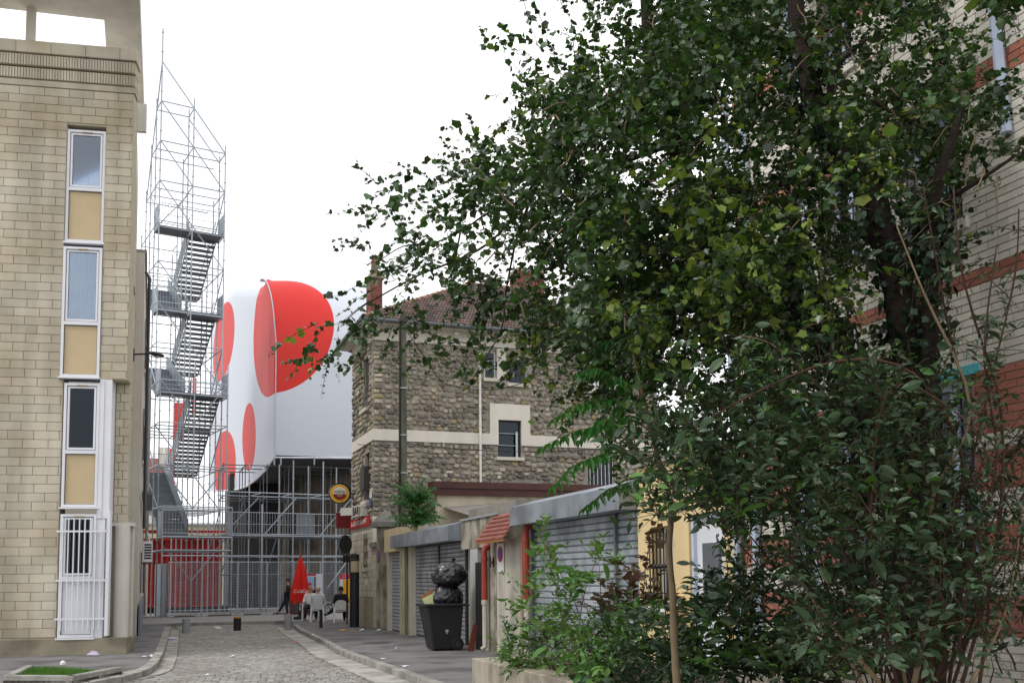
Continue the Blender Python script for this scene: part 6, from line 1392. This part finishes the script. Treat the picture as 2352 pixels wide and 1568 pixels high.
def tubes_np(par, segs, mat, name='twigs', n=3, kind='stuff'):
    """segs: list of (points (k,3), r0, r1) -> one mesh of thin tubes"""
    VV = []; FF = []; base = 0
    for P, r0, r1 in segs:
        P = np.asarray(P); k = len(P); d = np.gradient(P, axis=0); d = norm(d); up = np.array([.3, .2, 1.]) if abs(d[0][2]) < .9 else np.array([1., .2, 0])
        a = norm(np.cross(d, up)); b_ = np.cross(d, a); r = np.linspace(r0, r1, k)[:, None]; t = 2*np.pi*np.arange(n)/n
        R = P[:, None]+(a[:, None]*np.cos(t)[None, :, None]+b_[:, None]*np.sin(t)[None, :, None])*r[:, None]; VV.append(R.reshape(-1, 3))
        for i in range(k-1):
            for j in range(n): FF.append((base+i*n+j, base+i*n+(j+1) % n, base+(i+1)*n+(j+1) % n, base+(i+1)*n+j))
        base += k*n
    if VV: npmesh(name, np.concatenate(VV), np.array(FF), mat, par, kind=kind, n=4, smooth=True)
def sprays(C, D, nl, ln, size, up=1.0, droop=.6, jit=.5, along=.5):
    """leaves set along little twigs. C (N,3) starts, D (N,3) directions"""
    N = len(C); D = norm(D); t = (np.arange(nl)+.6)/nl; L_ = ln*rng.uniform(.6, 1.3, N)
    bend = np.zeros((N, 3)); bend[:, 2] = -droop*L_*.35
    pts = C[:, None]+D[:, None]*(t*1.)[None, :, None]*L_[:, None, None]+bend[:, None]*(t**2)[None, :, None]+rng.normal(0, .012, (N, nl, 3))
    side = norm(np.cross(D, np.array([0, 0, 1.]))+1e-6)*1.; s = np.where(np.arange(nl) % 2, 1, -1)
    tip = side[:, None]*s[None, :, None]*.9+D[:, None]*along+rng.normal(0, jit, (N, nl, 3)); tip[..., 2] -= droop*.6
    nr = rng.normal(0, .6, (N, nl, 3)); nr[..., 2] += up
    sz = size*rng.lognormal(0, .3, (N, nl))*(1-.35*t)[None]
    tw = [(np.stack([C[i], C[i]+D[i]*L_[i]*.5+bend[i]*.25, C[i]+D[i]*L_[i]+bend[i]]), .0035, .0012) for i in range(N)]
    return pts.reshape(-1, 3), tip.reshape(-1, 3), nr.reshape(-1, 3), sz.reshape(-1), tw
def unproj(x, y, dep): return CP+(CF[None]+((x-PCX)/FPX)[:, None]*CR+((PCY-y)/FPX)[:, None]*CU)*dep[:, None]
def walldep(x): d = CF+(x-PCX)/FPX*CR; return 7/d[0]
# ---------------------------------------------------------------- the big tree
TR = thing('maple_tree', 'big dark leafy tree overhanging the street with several trunks', 'tree', Vector((5.6, 6.1, .36)))
def pix(P): return np.array([np.array(Pd(x, y, d)) for x, y, d in P])
def limb(name, P, r0, r1, mat=BARK, n=8, par=TR):
    P = pix(P) if len(P[0]) == 3 and P[0][0] > 30 else np.array(P); rs = list(np.linspace(r0, r1, len(P)))
    # smooth with Catmull-Rom
    Q = []; R2 = []
    for i in range(len(P)-1):
        p0, p1, p2, p3 = P[max(i-1, 0)], P[i], P[i+1], P[min(i+2, len(P)-1)]
        for k in range(4): t = k/4; Q.append(.5*((2*p1)+(-p0+p2)*t+(2*p0-5*p1+4*p2-p3)*t*t+(-p0+3*p1-3*p2+p3)*t**3)); R2.append(rs[i]+(rs[i+1]-rs[i])*t)
    Q.append(P[-1]); R2.append(rs[-1]); b = MB(); b.tube([tuple(q) for q in Q], [float(r*(1+.06*math.sin(i*1.7))) for i, r in enumerate(R2)], n); return b.build(name, mat, par, smooth=True)
limb('trunk', [(2120, 1730, 7.6), (2115, 1500, 7.6), (2105, 1300, 7.6), (2080, 1120, 7.6), (2030, 1010, 7.6), (1958, 906, 7.7), (1906, 784, 7.8), (1837, 715, 7.9), (1750, 663, 8.1), (1664, 594, 8.2), (1600, 480, 8.4), (1545, 330, 8.5), (1500, 160, 8.5), (1480, -60, 8.5)], .20, .05, n=12)
limb('trunk', [(2120, 1300, 7.7), (2110, 1050, 7.6), (2095, 880, 7.5), (2079, 750, 7.4), (2050, 600, 7.4), (2024, 530, 7.4), (2000, 443, 7.4), (1951, 374, 7.4), (1882, 270, 7.4), (1851, 152, 7.4), (1833, 97, 7.4), (1825, -100, 7.4)], .15, .055, n=10)
limb('trunk', [(2135, 1400, 7.4), (2138, 1100, 7.3), (2136, 854, 7.2), (2136, 640, 7.1), (2140, 500, 7.1), (2160, 400, 7.0), (2190, 310, 7.0), (2215, 230, 7.0)], .085, .022, n=10)
for P, r0, r1 in (([(1530, 250, 8.5), (1524, 140, 8.3), (1495, 181, 8.1), (1428, 207, 8.0), (1358, 244, 8.0), (1306, 285, 8.0), (1273, 322, 8.0), (1251, 362, 8.1), (1240, 407, 8.1), (1217, 462, 8.1), (1184, 555, 8.2)], .035, .012),
    ([(1836, 100, 7.4), (1760, 96, 7.6), (1680, 92, 7.8), (1595, 101, 8.0)], .035, .018), ([(1836, 110, 7.4), (1870, 70, 7.3), (1917, 72, 7.2)], .03, .015),
    ([(1890, 285, 7.4), (1905, 220, 7.3), (1925, 150, 7.2), (1990, 90, 7.1)], .03, .015), ([(1240, 407, 8.1), (1180, 470, 8.3), (1120, 490, 8.4), (1060, 530, 8.5), (990, 560, 8.6), (927, 565, 8.6), (864, 604, 8.7)], .012, .004),
    ([(1217, 462, 8.1), (1120, 560, 8.3), (1027, 606, 8.4), (961, 632, 8.5), (875, 679, 8.6), (828, 707, 8.6), (790, 740, 8.6)], .012, .004), ([(1060, 520, 8.4), (1045, 600, 8.4), (1037, 649, 8.4), (1048, 743, 8.4)], .009, .003),
    ([(1184, 555, 8.2), (1160, 680, 8.2), (1150, 760, 8.2), (1080, 880, 8.3)], .01, .003), ([(1600, 480, 8.4), (1500, 620, 8.3), (1400, 740, 8.2), (1300, 830, 8.1)], .03, .006), ([(1750, 663, 8.1), (1640, 700, 8.0), (1560, 760, 7.9), (1480, 800, 7.8)], .035, .008),
    ([(1951, 374, 7.4), (1800, 420, 7.6), (1650, 450, 7.8), (1450, 520, 8), (1300, 560, 8.1)], .035, .008), ([(2050, 600, 7.4), (2150, 480, 7.2), (2240, 420, 6.9), (2330, 360, 6.8)], .03, .01), ([(1545, 330, 8.5), (1420, 380, 8.4), (1330, 450, 8.3), (1250, 560, 8.2)], .03, .006),
    ([(1851, 152, 7.4), (1960, 200, 7.2), (2050, 260, 7.1), (2130, 300, 7.0)], .025, .008)):
    limb('branch', P, r0, r1, n=7)
x0m, CE = 756, 84
DM = ["0000010257776788553", "0000023578888687533", "0000046788778788745", "0000157898888898866", "0003578898876787655", "0034678998877865422",
      "0225568999998742211", "2432468999889732111", "2333458999877742100", "2123447888668652100", "0012224756666442100", "0000011123344332000", "0000000011123321000"]
DM = ["0000000000000"[:0]+r.ljust(19, '0')[:19] for r in DM]
DM = ["0000000377777777777", "0000000477777777777"]+DM; y0m = -168  # unseen crown rows above the frame, added to shade the crown interior
px_ = []; 
for r, row in enumerate(DM):
    for c, ch in enumerate(row):
        d = int(ch); nh = int(rng.poisson((d**1.5)*.16*((1.7 if c < 11 else 1.3) if d >= 7 else 1.15)))
        for _ in range(nh):     # each hub is the end of a leafy bough
            hx, hy = x0m+CE*(c+rng.uniform(-.15, 1.15)), y0m+CE*(r+rng.uniform(-.1, 1.1)); hd = rng.normal()
            for _ in range(int(rng.poisson(5+d*.45))): px_.append((hx+rng.normal(0, 34), hy+rng.normal(0, 24), d, hd+rng.normal(0, .18)))
px_ = np.array(px_); x, y, dd, hz_ = px_.T; wd = np.array([walldep(v) for v in x])
cen_d = np.minimum(8.2, wd-1.5); spread = np.where(dd > 5, 1.15, .45); dep = np.clip(cen_d+hz_*spread, 5.6, np.minimum(wd-.55, 10.8))
Cc = unproj(x, y, dep); hub = np.array([5.0, 6.4, 3.6]); D = norm(Cc-hub)*.8+rng.normal(0, .7, (len(x), 3)); D[:, 2] -= .35
# clump the spray starts a little
pos, tip, nr, sz, tw = sprays(Cc, D, 15, .34, .049)
print('maple leaves', len(pos))
yl = rng.random(len(pos)); q = np.sin(pos[:, 0]*2.1+1)+np.sin(pos[:, 2]*2.3)+np.sin(pos[:, 1]*1.7); isY = (yl < .35) & (q > 1.25) | (yl < .02)
okx = pos[:, 0] < 6.85
a_ = ~isY & okx; leaves(TR, TM_MAPLE, ML, pos[a_], tip[a_], nr[a_], sz[a_], 260)
a_ = isY & okx; leaves(TR, TM_MAPLE, ML2, pos[a_], tip[a_], nr[a_], sz[a_]*1.15, 40, name='yellowish_foliage')
tubes_np(TR, tw, BARK, 'twigs')
# trailing tendrils against the sky
T2 = []
for P in ([(1188, -40), (1205, 10), (1215, 50), (1235, 100), (1262, 150)], [(1218, -40), (1232, 20), (1250, 60), (1262, 110), (1290, 160)], [(1270, -60), (1290, 10), (1310, 45), (1330, 110)], [(1345, -60), (1355, 10), (1362, 60), (1368, 100)],
          [(1220, 190), (1180, 150), (1146, 105)], [(1240, 150), (1200, 115), (1150, 96)], [(1175, 240), (1150, 215), (1118, 222)], [(1080, 380), (1020, 365), (968, 368)], [(1000, 430), (950, 445), (905, 420)], [(950, 600), (925, 520), (905, 450)], [(905, 640), (870, 600), (835, 565), (808, 562)], [(860, 640), (820, 655), (780, 680), (745, 682)],
          [(850, 690), (820, 710), (790, 735), (760, 750)], [(1050, 560), (1040, 640), (1045, 720), (1040, 800)], [(1060, 500), (1085, 600), (1090, 690)]):
    A = unproj(np.array([p[0] for p in P], float), np.array([p[1] for p in P], float), np.full(len(P), 8.4)); T2.append(A)
PP_, TT_, NN_, SS_ = [], [], [], []
for A in T2:
    seg = np.linalg.norm(np.diff(A, axis=0), axis=1); n = int(seg.sum()/.04); ts = np.linspace(0, len(A)-1.001, n); i = ts.astype(int); f_ = (ts-i)[:, None]; P = A[i]*(1-f_)+A[i+1]*f_+rng.normal(0, .018, (n, 3)); PP_.append(P); t_ = rng.normal(0, .6, (n, 3)); t_[:, 2] -= .5; TT_.append(t_); q = rng.normal(0, .6, (n, 3)); q[:, 2] += .7; NN_.append(q); SS_.append(.058*rng.lognormal(0, .25, n))
leaves(TR, TM_MAPLE, ML, np.concatenate(PP_), np.concatenate(TT_), np.concatenate(NN_), np.concatenate(SS_), 0, name='trailing_foliage'); tubes_np(TR, [(A, .004, .0015) for A in T2], BARK, 'trailing_twigs')
pt = []
for _ in range(150):
    x, y = rng.uniform(1080, 2300), rng.uniform(40, 760)
    if DM[int((y-y0m)//CE)][min(18, int((x-x0m)//CE))] in '0123': continue
    dp = min(walldep(x)-2.3, 6.9)+rng.uniform(-.4, .5); a = rng.uniform(-2.6, -.3) if rng.random() < .5 else rng.uniform(.6, 2.6); L_ = rng.uniform(40, 150); k_ = np.linspace(0, 1, 5)
    pt.append((unproj(x+L_*k_*math.cos(a)+rng.normal(0, 4, 5), y+L_*k_*math.sin(a)*.7+rng.normal(0, 4, 5)+20*k_**2, np.full(5, dp)+rng.normal(0, .02, 5)), .008, .002))
tubes_np(TR, pt, BARK2, 'bare_twigs')
# ivy on the trunks
IV = thing('ivy', 'dark ivy climbing the trunks of the big tree', 'ivy', Vector((5.6, 6.0, .36))); IV['kind'] = 'stuff'
PI_ = []
for P, rr_, n in (([(2115, 1568, 7.6), (2105, 1300, 7.6), (2080, 1120, 7.6), (2030, 1010, 7.6), (1958, 906, 7.7), (1906, 784, 7.8), (1837, 715, 7.9), (1750, 663, 8.1), (1664, 594, 8.2), (1600, 480, 8.4)], .2, 2300), ([(2095, 880, 7.5), (2079, 750, 7.4), (2050, 600, 7.4), (2000, 443, 7.4), (1882, 270, 7.4), (1851, 152, 7.4)], .13, 700), ([(2136, 1100, 7.3), (2136, 640, 7.1), (2140, 500, 7.1)], .13, 500)):
    A = pix(P); ts = rng.uniform(0, len(A)-1.001, n); i = ts.astype(int); f_ = (ts-i)[:, None]; o_ = norm(rng.normal(0, 1, (n, 3)))*(rr_*rng.uniform(.8, 1.5, n))[:, None]; PI_.append((A[i]*(1-f_)+A[i+1]*f_+o_, o_))
P = np.concatenate([a for a, _ in PI_]); O_ = np.concatenate([o for _, o in PI_]); t_ = rng.normal(0, .4, P.shape); t_[:, 2] -= .8
leaves(IV, TM_MAPLE, MIV, P, t_, O_*4+rng.normal(0, .3, P.shape), .06*rng.lognormal(0, .2, len(P)), 0, name='ivy_leaves')
# ---------------------------------------------------------------- shrubs
def shrub(name, label, cat, base, blobs, tm, mat, size, nl, ln, dep, stems, npart=40, up=.8, droop=.4, bark=BARK3, group=None, outw=.5, mat2=None, frac2=.15, srad=.008):
    S = thing(name, label, cat, Vector(base), group); CC = []; 
    for bx, by, rx, ry, n in blobs:
        a = rng.uniform(0, 2*np.pi, n); r = np.sqrt(rng.uniform(0, 1, n)); CC.append(np.stack([bx+rx*r*np.cos(a), by+ry*r*np.sin(a)], 1))
    CC = np.concatenate(CC); dp = np.clip(dep[0]+rng.normal(0, 1, len(CC))*dep[1], dep[0]-2.2*dep[1], np.minimum(dep[0]+2.2*dep[1], np.array([walldep(v) for v in CC[:, 0]])-.6)); C_ = unproj(CC[:, 0], CC[:, 1], dp)
    bs = np.array(base)+np.array([0, 0, .4]); D = norm(C_-bs)*outw+rng.normal(0, .45, C_.shape); D[:, 2] += .45
    pos, tip, nr, sz, tw = sprays(C_, D, nl, ln, size, up=up, droop=droop, jit=.4, along=.8); k = pos[:, 2] > .38
    pos, tip, nr, sz = pos[k], tip[k], nr[k], sz[k]
    if mat2 is not None:
        q_ = np.sin(pos[:, 0]*5.3+pos[:, 2]*3.1)+np.sin(pos[:, 2]*6.7+1)+np.sin(pos[:, 1]*4.1); m_ = (rng.random(len(pos)) < frac2*2.2) & (q_ > .3); leaves(S, tm, mat2, pos[m_], tip[m_], nr[m_], sz[m_], 0, name='mixed_foliage'); pos, tip, nr, sz = pos[~m_], tip[~m_], nr[~m_], sz[~m_]
    leaves(S, tm, mat, pos, tip, nr, sz, npart); tubes_np(S, tw, bark, 'twigs')
    for st in stems: limb('stem', st, srad, srad*.35, bark, 6, S)
    # supports from the base to the blobs
    for bx, by, rx, ry, n in blobs: 
        t_ = np.array(Pd(bx, by, dep[0])); b0 = np.array(base); mid = (b0+t_)/2+np.array([0, 0, .15]); limb('stem', [tuple(b0+rng.normal(0, .05, 3)*[1, 1, 0]), tuple(mid), tuple(t_)], srad, srad*.4, bark, 5, S)
    return S
# big dark shrub on the right
shrub('dark_shrub', 'large dark green shrub with grey-green leaves filling the lower right', 'shrub', (5.0, 5.9, .36),
    [(1700, 900, 130, 70, 36), (1900, 930, 180, 90, 66), (2080, 950, 150, 110, 40), (1560, 1040, 120, 70, 85), (1750, 1060, 170, 90, 170), (1960, 1080, 190, 90, 120), (2180, 1050, 130, 120, 24), (1600, 1150, 140, 60, 90), (1840, 1150, 180, 60, 90), (2030, 1220, 160, 90, 105), (2230, 1180, 110, 120, 18), (1930, 1290, 130, 80, 75), (2100, 1370, 150, 110, 120), (1980, 1470, 180, 90, 130), (2250, 1450, 100, 110, 20)],
    TM_BROAD, MS, .076, 9, .30, (6.1, .5), [], 120, mat2=MG, frac2=.10)
shrub('lancet_shrub', 'mid green shrub with long pointed leaves in front of the white door', 'shrub', (5.5, 8.6, .36),
    [(1720, 1250, 70, 90, 34), (1680, 1380, 90, 80, 52), (1790, 1440, 110, 60, 28), (1620, 1480, 110, 70, 90), (1760, 1520, 140, 50, 80), (1660, 1180, 60, 50, 18), (1880, 1440, 80, 70, 14)],
    TM_LANCE, MS, .13, 9, .36, (8.6, .4), [[(1725, 1568, 8.6), (1728, 1400, 8.6), (1745, 1250, 8.6), (1760, 1120, 8.6)]], 60, mat2=MG, frac2=.2)
shrub('light_sapling', 'light green sapling with upright shoots in front of the blue-grey garage shutter', 'sapling', (5.0, 10.6, .36),
    [(1290, 1400, 30, 60, 12), (1262, 1320, 22, 40, 8), (1330, 1350, 38, 45, 14), (1375, 1285, 20, 40, 8), (1250, 1250, 10, 25, 5), (1228, 1400, 24, 50, 9), (1310, 1460, 60, 40, 22)],
    TM_LANCE, MG, .125, 9, .30, (11.0, .25), [[(1310, 1568, 11), (1292, 1430, 11), (1275, 1330, 11), (1252, 1235, 11)], [(1320, 1540, 11), (1335, 1400, 11), (1355, 1320, 11), (1388, 1245, 11)], [(1290, 1560, 11), (1250, 1470, 11), (1232, 1400, 11), (1212, 1345, 11)]], 60, up=.6, droop=.2, bark=BARK2, outw=.2)
shrub('low_bush', 'bright yellow-green bush spilling over the end of the concrete planter', 'bush', (4.9, 11.8, .36),
    [(1190, 1500, 40, 30, 26), (1230, 1460, 45, 25, 26), (1280, 1500, 60, 40, 60), (1240, 1535, 60, 16, 34), (1180, 1460, 20, 15, 6)], TM_LANCE, MG, .10, 9, .22, (12.3, .3), [], 60, up=.8, droop=.2, mat2=MS, frac2=.35)
shrub('planter_undergrowth', 'mixed green leafy undergrowth along the bottom of the planter', 'bush', (5.0, 8.6, .36),
    [(1380, 1500, 80, 60, 90), (1450, 1440, 70, 50, 60), (1500, 1530, 110, 50, 130), (1380, 1560, 60, 20, 50), (1850, 1540, 160, 30, 80)], TM_BROAD, MS, .085, 9, .26, (8.9, .45), [], 60, mat2=MG, frac2=.45)
shrub('copper_shrub', 'young shrub with brownish copper leaves in front of the barred window', 'shrub', (5.4, 9.6, .36),
    [(1450, 1370, 50, 25, 14), (1510, 1400, 50, 30, 18), (1400, 1395, 40, 20, 9), (1478, 1330, 25, 30, 7), (1500, 1275, 20, 25, 4), (1440, 1430, 50, 20, 10)], TM_MAPLE, MCU, .08, 6, .26, (9.6, .2), [[(1495, 1568, 9.6), (1478, 1440, 9.6), (1480, 1330, 9.6), (1490, 1255, 9.6)]], 40, up=1.2, droop=.3)
# arching bare stems on the far right
AS = thing('arching_stems', 'tangle of arching brown stems with few leaves at the right edge', 'shrub', Vector((5.4, 5.3, .36)))
STM = [[(2100, 1568), (2140, 1350), (2140, 1150), (2230, 940), (2120, 670), (2060, 520)], [(2180, 1568), (2215, 1300), (2235, 1000), (2180, 760), (2140, 540), (2120, 430)], [(2210, 1568), (2290, 1250), (2300, 950), (2240, 740), (2205, 600), (2190, 430)], [(2150, 1560), (2250, 1200), (2350, 1000), (2420, 900)], [(2080, 1568), (2030, 1300), (1960, 1000), (1800, 810), (1700, 770)], [(2060, 1568), (2000, 1250), (2040, 900), (2200, 950), (2290, 1080)],
       [(2130, 1568), (2180, 1250), (2210, 1050), (2100, 860), (1920, 830), (1700, 920), (1560, 1010)], [(2050, 1568), (1950, 1300), (1900, 1150), (1820, 950), (1690, 890)], [(2230, 1568), (2310, 1400), (2352, 1150)], [(2110, 1568), (2090, 1400), (2170, 1180), (2290, 1060), (2370, 1010)], [(2160, 1560), (2240, 1420), (2300, 1300), (2360, 1250)], [(2250, 1568), (2270, 1400), (2260, 1250), (2330, 1100)], [(2020, 1568), (1900, 1420), (1840, 1330), (1800, 1250)],
       [(2190, 1568), (2250, 1350), (2220, 1150), (2270, 900), (2330, 640), (2340, 480)], [(2200, 1500), (2240, 1250), (2290, 1050), (2260, 820), (2290, 560)], [(2140, 1500), (2200, 1380), (2210, 1280), (2180, 1200)], [(1980, 1568), (1930, 1450), (1955, 1330), (2010, 1260)]]
pp = []; 
for k, P in enumerate(STM):
    dp = 5.7+.25*math.sin(k*2.1); limb('stem', [(x, y, dp+.12*math.sin(i)) for i, (x, y) in enumerate(P)], .011 if k % 3 else .017, .004, BARK3 if k % 4 else BARK2, 6, AS)
    A = pix([(x, y, dp) for x, y in P]); n = 26; ts = rng.uniform(.8, len(A)-1.001, n); i = ts.astype(int); f_ = (ts-i)[:, None]; pp.append(A[i]*(1-f_)+A[i+1]*f_)
C_ = np.concatenate(pp); D = rng.normal(0, .7, C_.shape); D[:, 2] += .1
pos, tip, nr, sz, tw = sprays(C_, D, 5, .2, .062, up=.7, droop=.5); leaves(AS, TM_LANCE, MS, pos, tip, nr, sz, 60); tubes_np(AS, tw, BARK3, 'twigs')
tq = []
for _ in range(130):
    x, y = rng.uniform(1880, 2352), rng.uniform(1050, 1568); a = rng.uniform(-.9, .9); L_ = rng.uniform(60, 190); dp = rng.uniform(5.4, 6.3); P = unproj(np.array([x, x+L_*.5*math.sin(a)+8, x+L_*math.sin(a)]), np.array([y, y-L_*.5, y-L_*math.cos(a)]), np.array([dp, dp, dp+.1])); tq.append((P, .006, .002))
tubes_np(AS, tq, BARK3, 'brushwood')
# ---------------------------------------------------------------- tree of heaven: compound leaves
def frond(P, nleaf, lsz, par, acc, r=.006, mat=BARK2):
    A = np.array(P); seg = np.r_[0, np.cumsum(np.linalg.norm(np.diff(A, axis=0), axis=1))]; T_ = np.linspace(seg[-1]*.16, seg[-1], nleaf)
    Q = np.stack([np.interp(T_, seg, A[:, i]) for i in range(3)], 1); d = norm(np.gradient(Q, axis=0)); side = norm(np.cross(d, np.array([0, 0, 1.]))+1e-6)
    for s in (-1, 1):
        t_ = side*s*.9+d*.35+rng.normal(0, .12, Q.shape); t_[:, 2] -= .65; n_ = np.tile([0, 0, 1.], (len(Q), 1))+rng.normal(0, .2, Q.shape)+side*s*.5; acc.append((Q, t_, n_, lsz*(1-.35*np.abs(np.linspace(-.6, 1, nleaf))**2)*rng.uniform(.85, 1.1, nleaf)))
    return (np.array([np.array([np.interp(t, seg, A[:, i]) for i in range(3)]) for t in np.linspace(0, seg[-1], 8)]), r, r*.3)
AI = thing('tree_of_heaven', 'slender young tree with long feathery compound leaves before the stone house', 'tree', Vector((4.9, 7.3, .36)))
acc = []; tb = []
limb('trunk', [(1570, 1700, 7.2), (1555, 1568, 7.2), (1548, 1455, 7.2), (1545, 1363, 7.2), (1537, 1271, 7.2), (1541, 1188, 7.2), (1536, 1130, 7.2), (1515, 1060, 7.2), (1492, 980, 7.2), (1470, 880, 7.2), (1452, 800, 7.2)], .032, .012, BARK2, 8, AI)
for P in ([(1500, 1000), (1420, 975), (1330, 985), (1245, 1025)], [(1500, 1050), (1410, 1035), (1330, 1060), (1268, 1118)], [(1480, 935), (1400, 915), (1320, 930), (1270, 965)], [(1475, 900), (1420, 868), (1370, 845), (1325, 858)], [(1462, 850), (1482, 790), (1470, 745), (1430, 728)], [(1468, 870), (1520, 830), (1580, 845), (1620, 880)],
          [(1495, 1000), (1560, 975), (1610, 1010), (1640, 1060)], [(1455, 810), (1420, 778), (1380, 785), (1345, 810)], [(1470, 880), (1430, 920), (1400, 990), (1385, 1040)], [(1510, 1060), (1470, 1100), (1400, 1120), (1345, 1165)], [(1520, 1080), (1580, 1080), (1640, 1120), (1670, 1170)], [(1500, 960), (1440, 955), (1380, 960), (1330, 1010)], [(1452, 805), (1440, 770), (1460, 735), (1490, 720)]):
    dp = rng.uniform(6.5, 7.6); k = len(P); A = unproj(np.array([p[0] for p in P], float), np.array([p[1] for p in P], float), np.linspace(7.2, dp, k)); tb.append(frond(A, 13, .135, AI, acc))
leaves(AI, TM_LANCE, MA, *[np.concatenate([a[i] for a in acc]) for i in range(4)], 260, leafname='leaflet'); tubes_np(AI, tb, MG, 'leaf_stalks')
AB = thing('roof_bush', 'bushy tree-of-heaven seedling growing on the garage roof beside the wooden pole', 'bush', Vector((7.6, 28, 2.9)))
bc = np.array(Py(955, 1222, 27.2)); acc = []; tb = []
for k in range(80):
    a = rng.uniform(0, 2*np.pi); el = rng.uniform(-.1, 1.3); L_ = rng.uniform(.55, .95); z0 = rng.uniform(.1, 1.0); s = bc+np.array([rng.normal(0, .05), rng.normal(0, .05), z0]); d = np.array([math.cos(a)*math.cos(el), math.sin(a)*math.cos(el), math.sin(el)])
    P = np.array([s, s+d*L_*.45+[0, 0, .05], s+d*L_*.8, s+d*L_+[0, 0, -.12]]); tb.append(frond(P, 11, .15, AB, acc, .008))
leaves(AB, TM_LANCE, M('roof_bush_leaf', '#3f6a33', .45, var=.3, hue=.02, ns=3, na=.2, trans=(.25, (.8, 1, .35))), *[np.concatenate([a[i] for a in acc]) for i in range(4)], 200, leafname='leaflet'); tubes_np(AB, tb, MG, 'leaf_stalks')
limb('stem', [tuple(bc-[0, 0, .1]), tuple(bc+[0.03, 0, .6]), tuple(bc+[0, 0, 1.1])], .03, .015, BARK2, 6, AB)
# small weeds
WD = thing('weed', 'small green weed at the corner of the grass bed border', 'weed', Pz(171, 1554, 0)); c_ = np.array(Pz(171, 1554, .03)); n = 14
leaves(WD, TM_BROAD, MG, np.tile(c_, (n, 1))+rng.normal(0, .03, (n, 3))*[1, 1, .5], rng.normal(0, 1, (n, 3))+[0, 0, .5], rng.normal(0, .4, (n, 3))+[0, 0, 1], np.full(n, .08), 5)
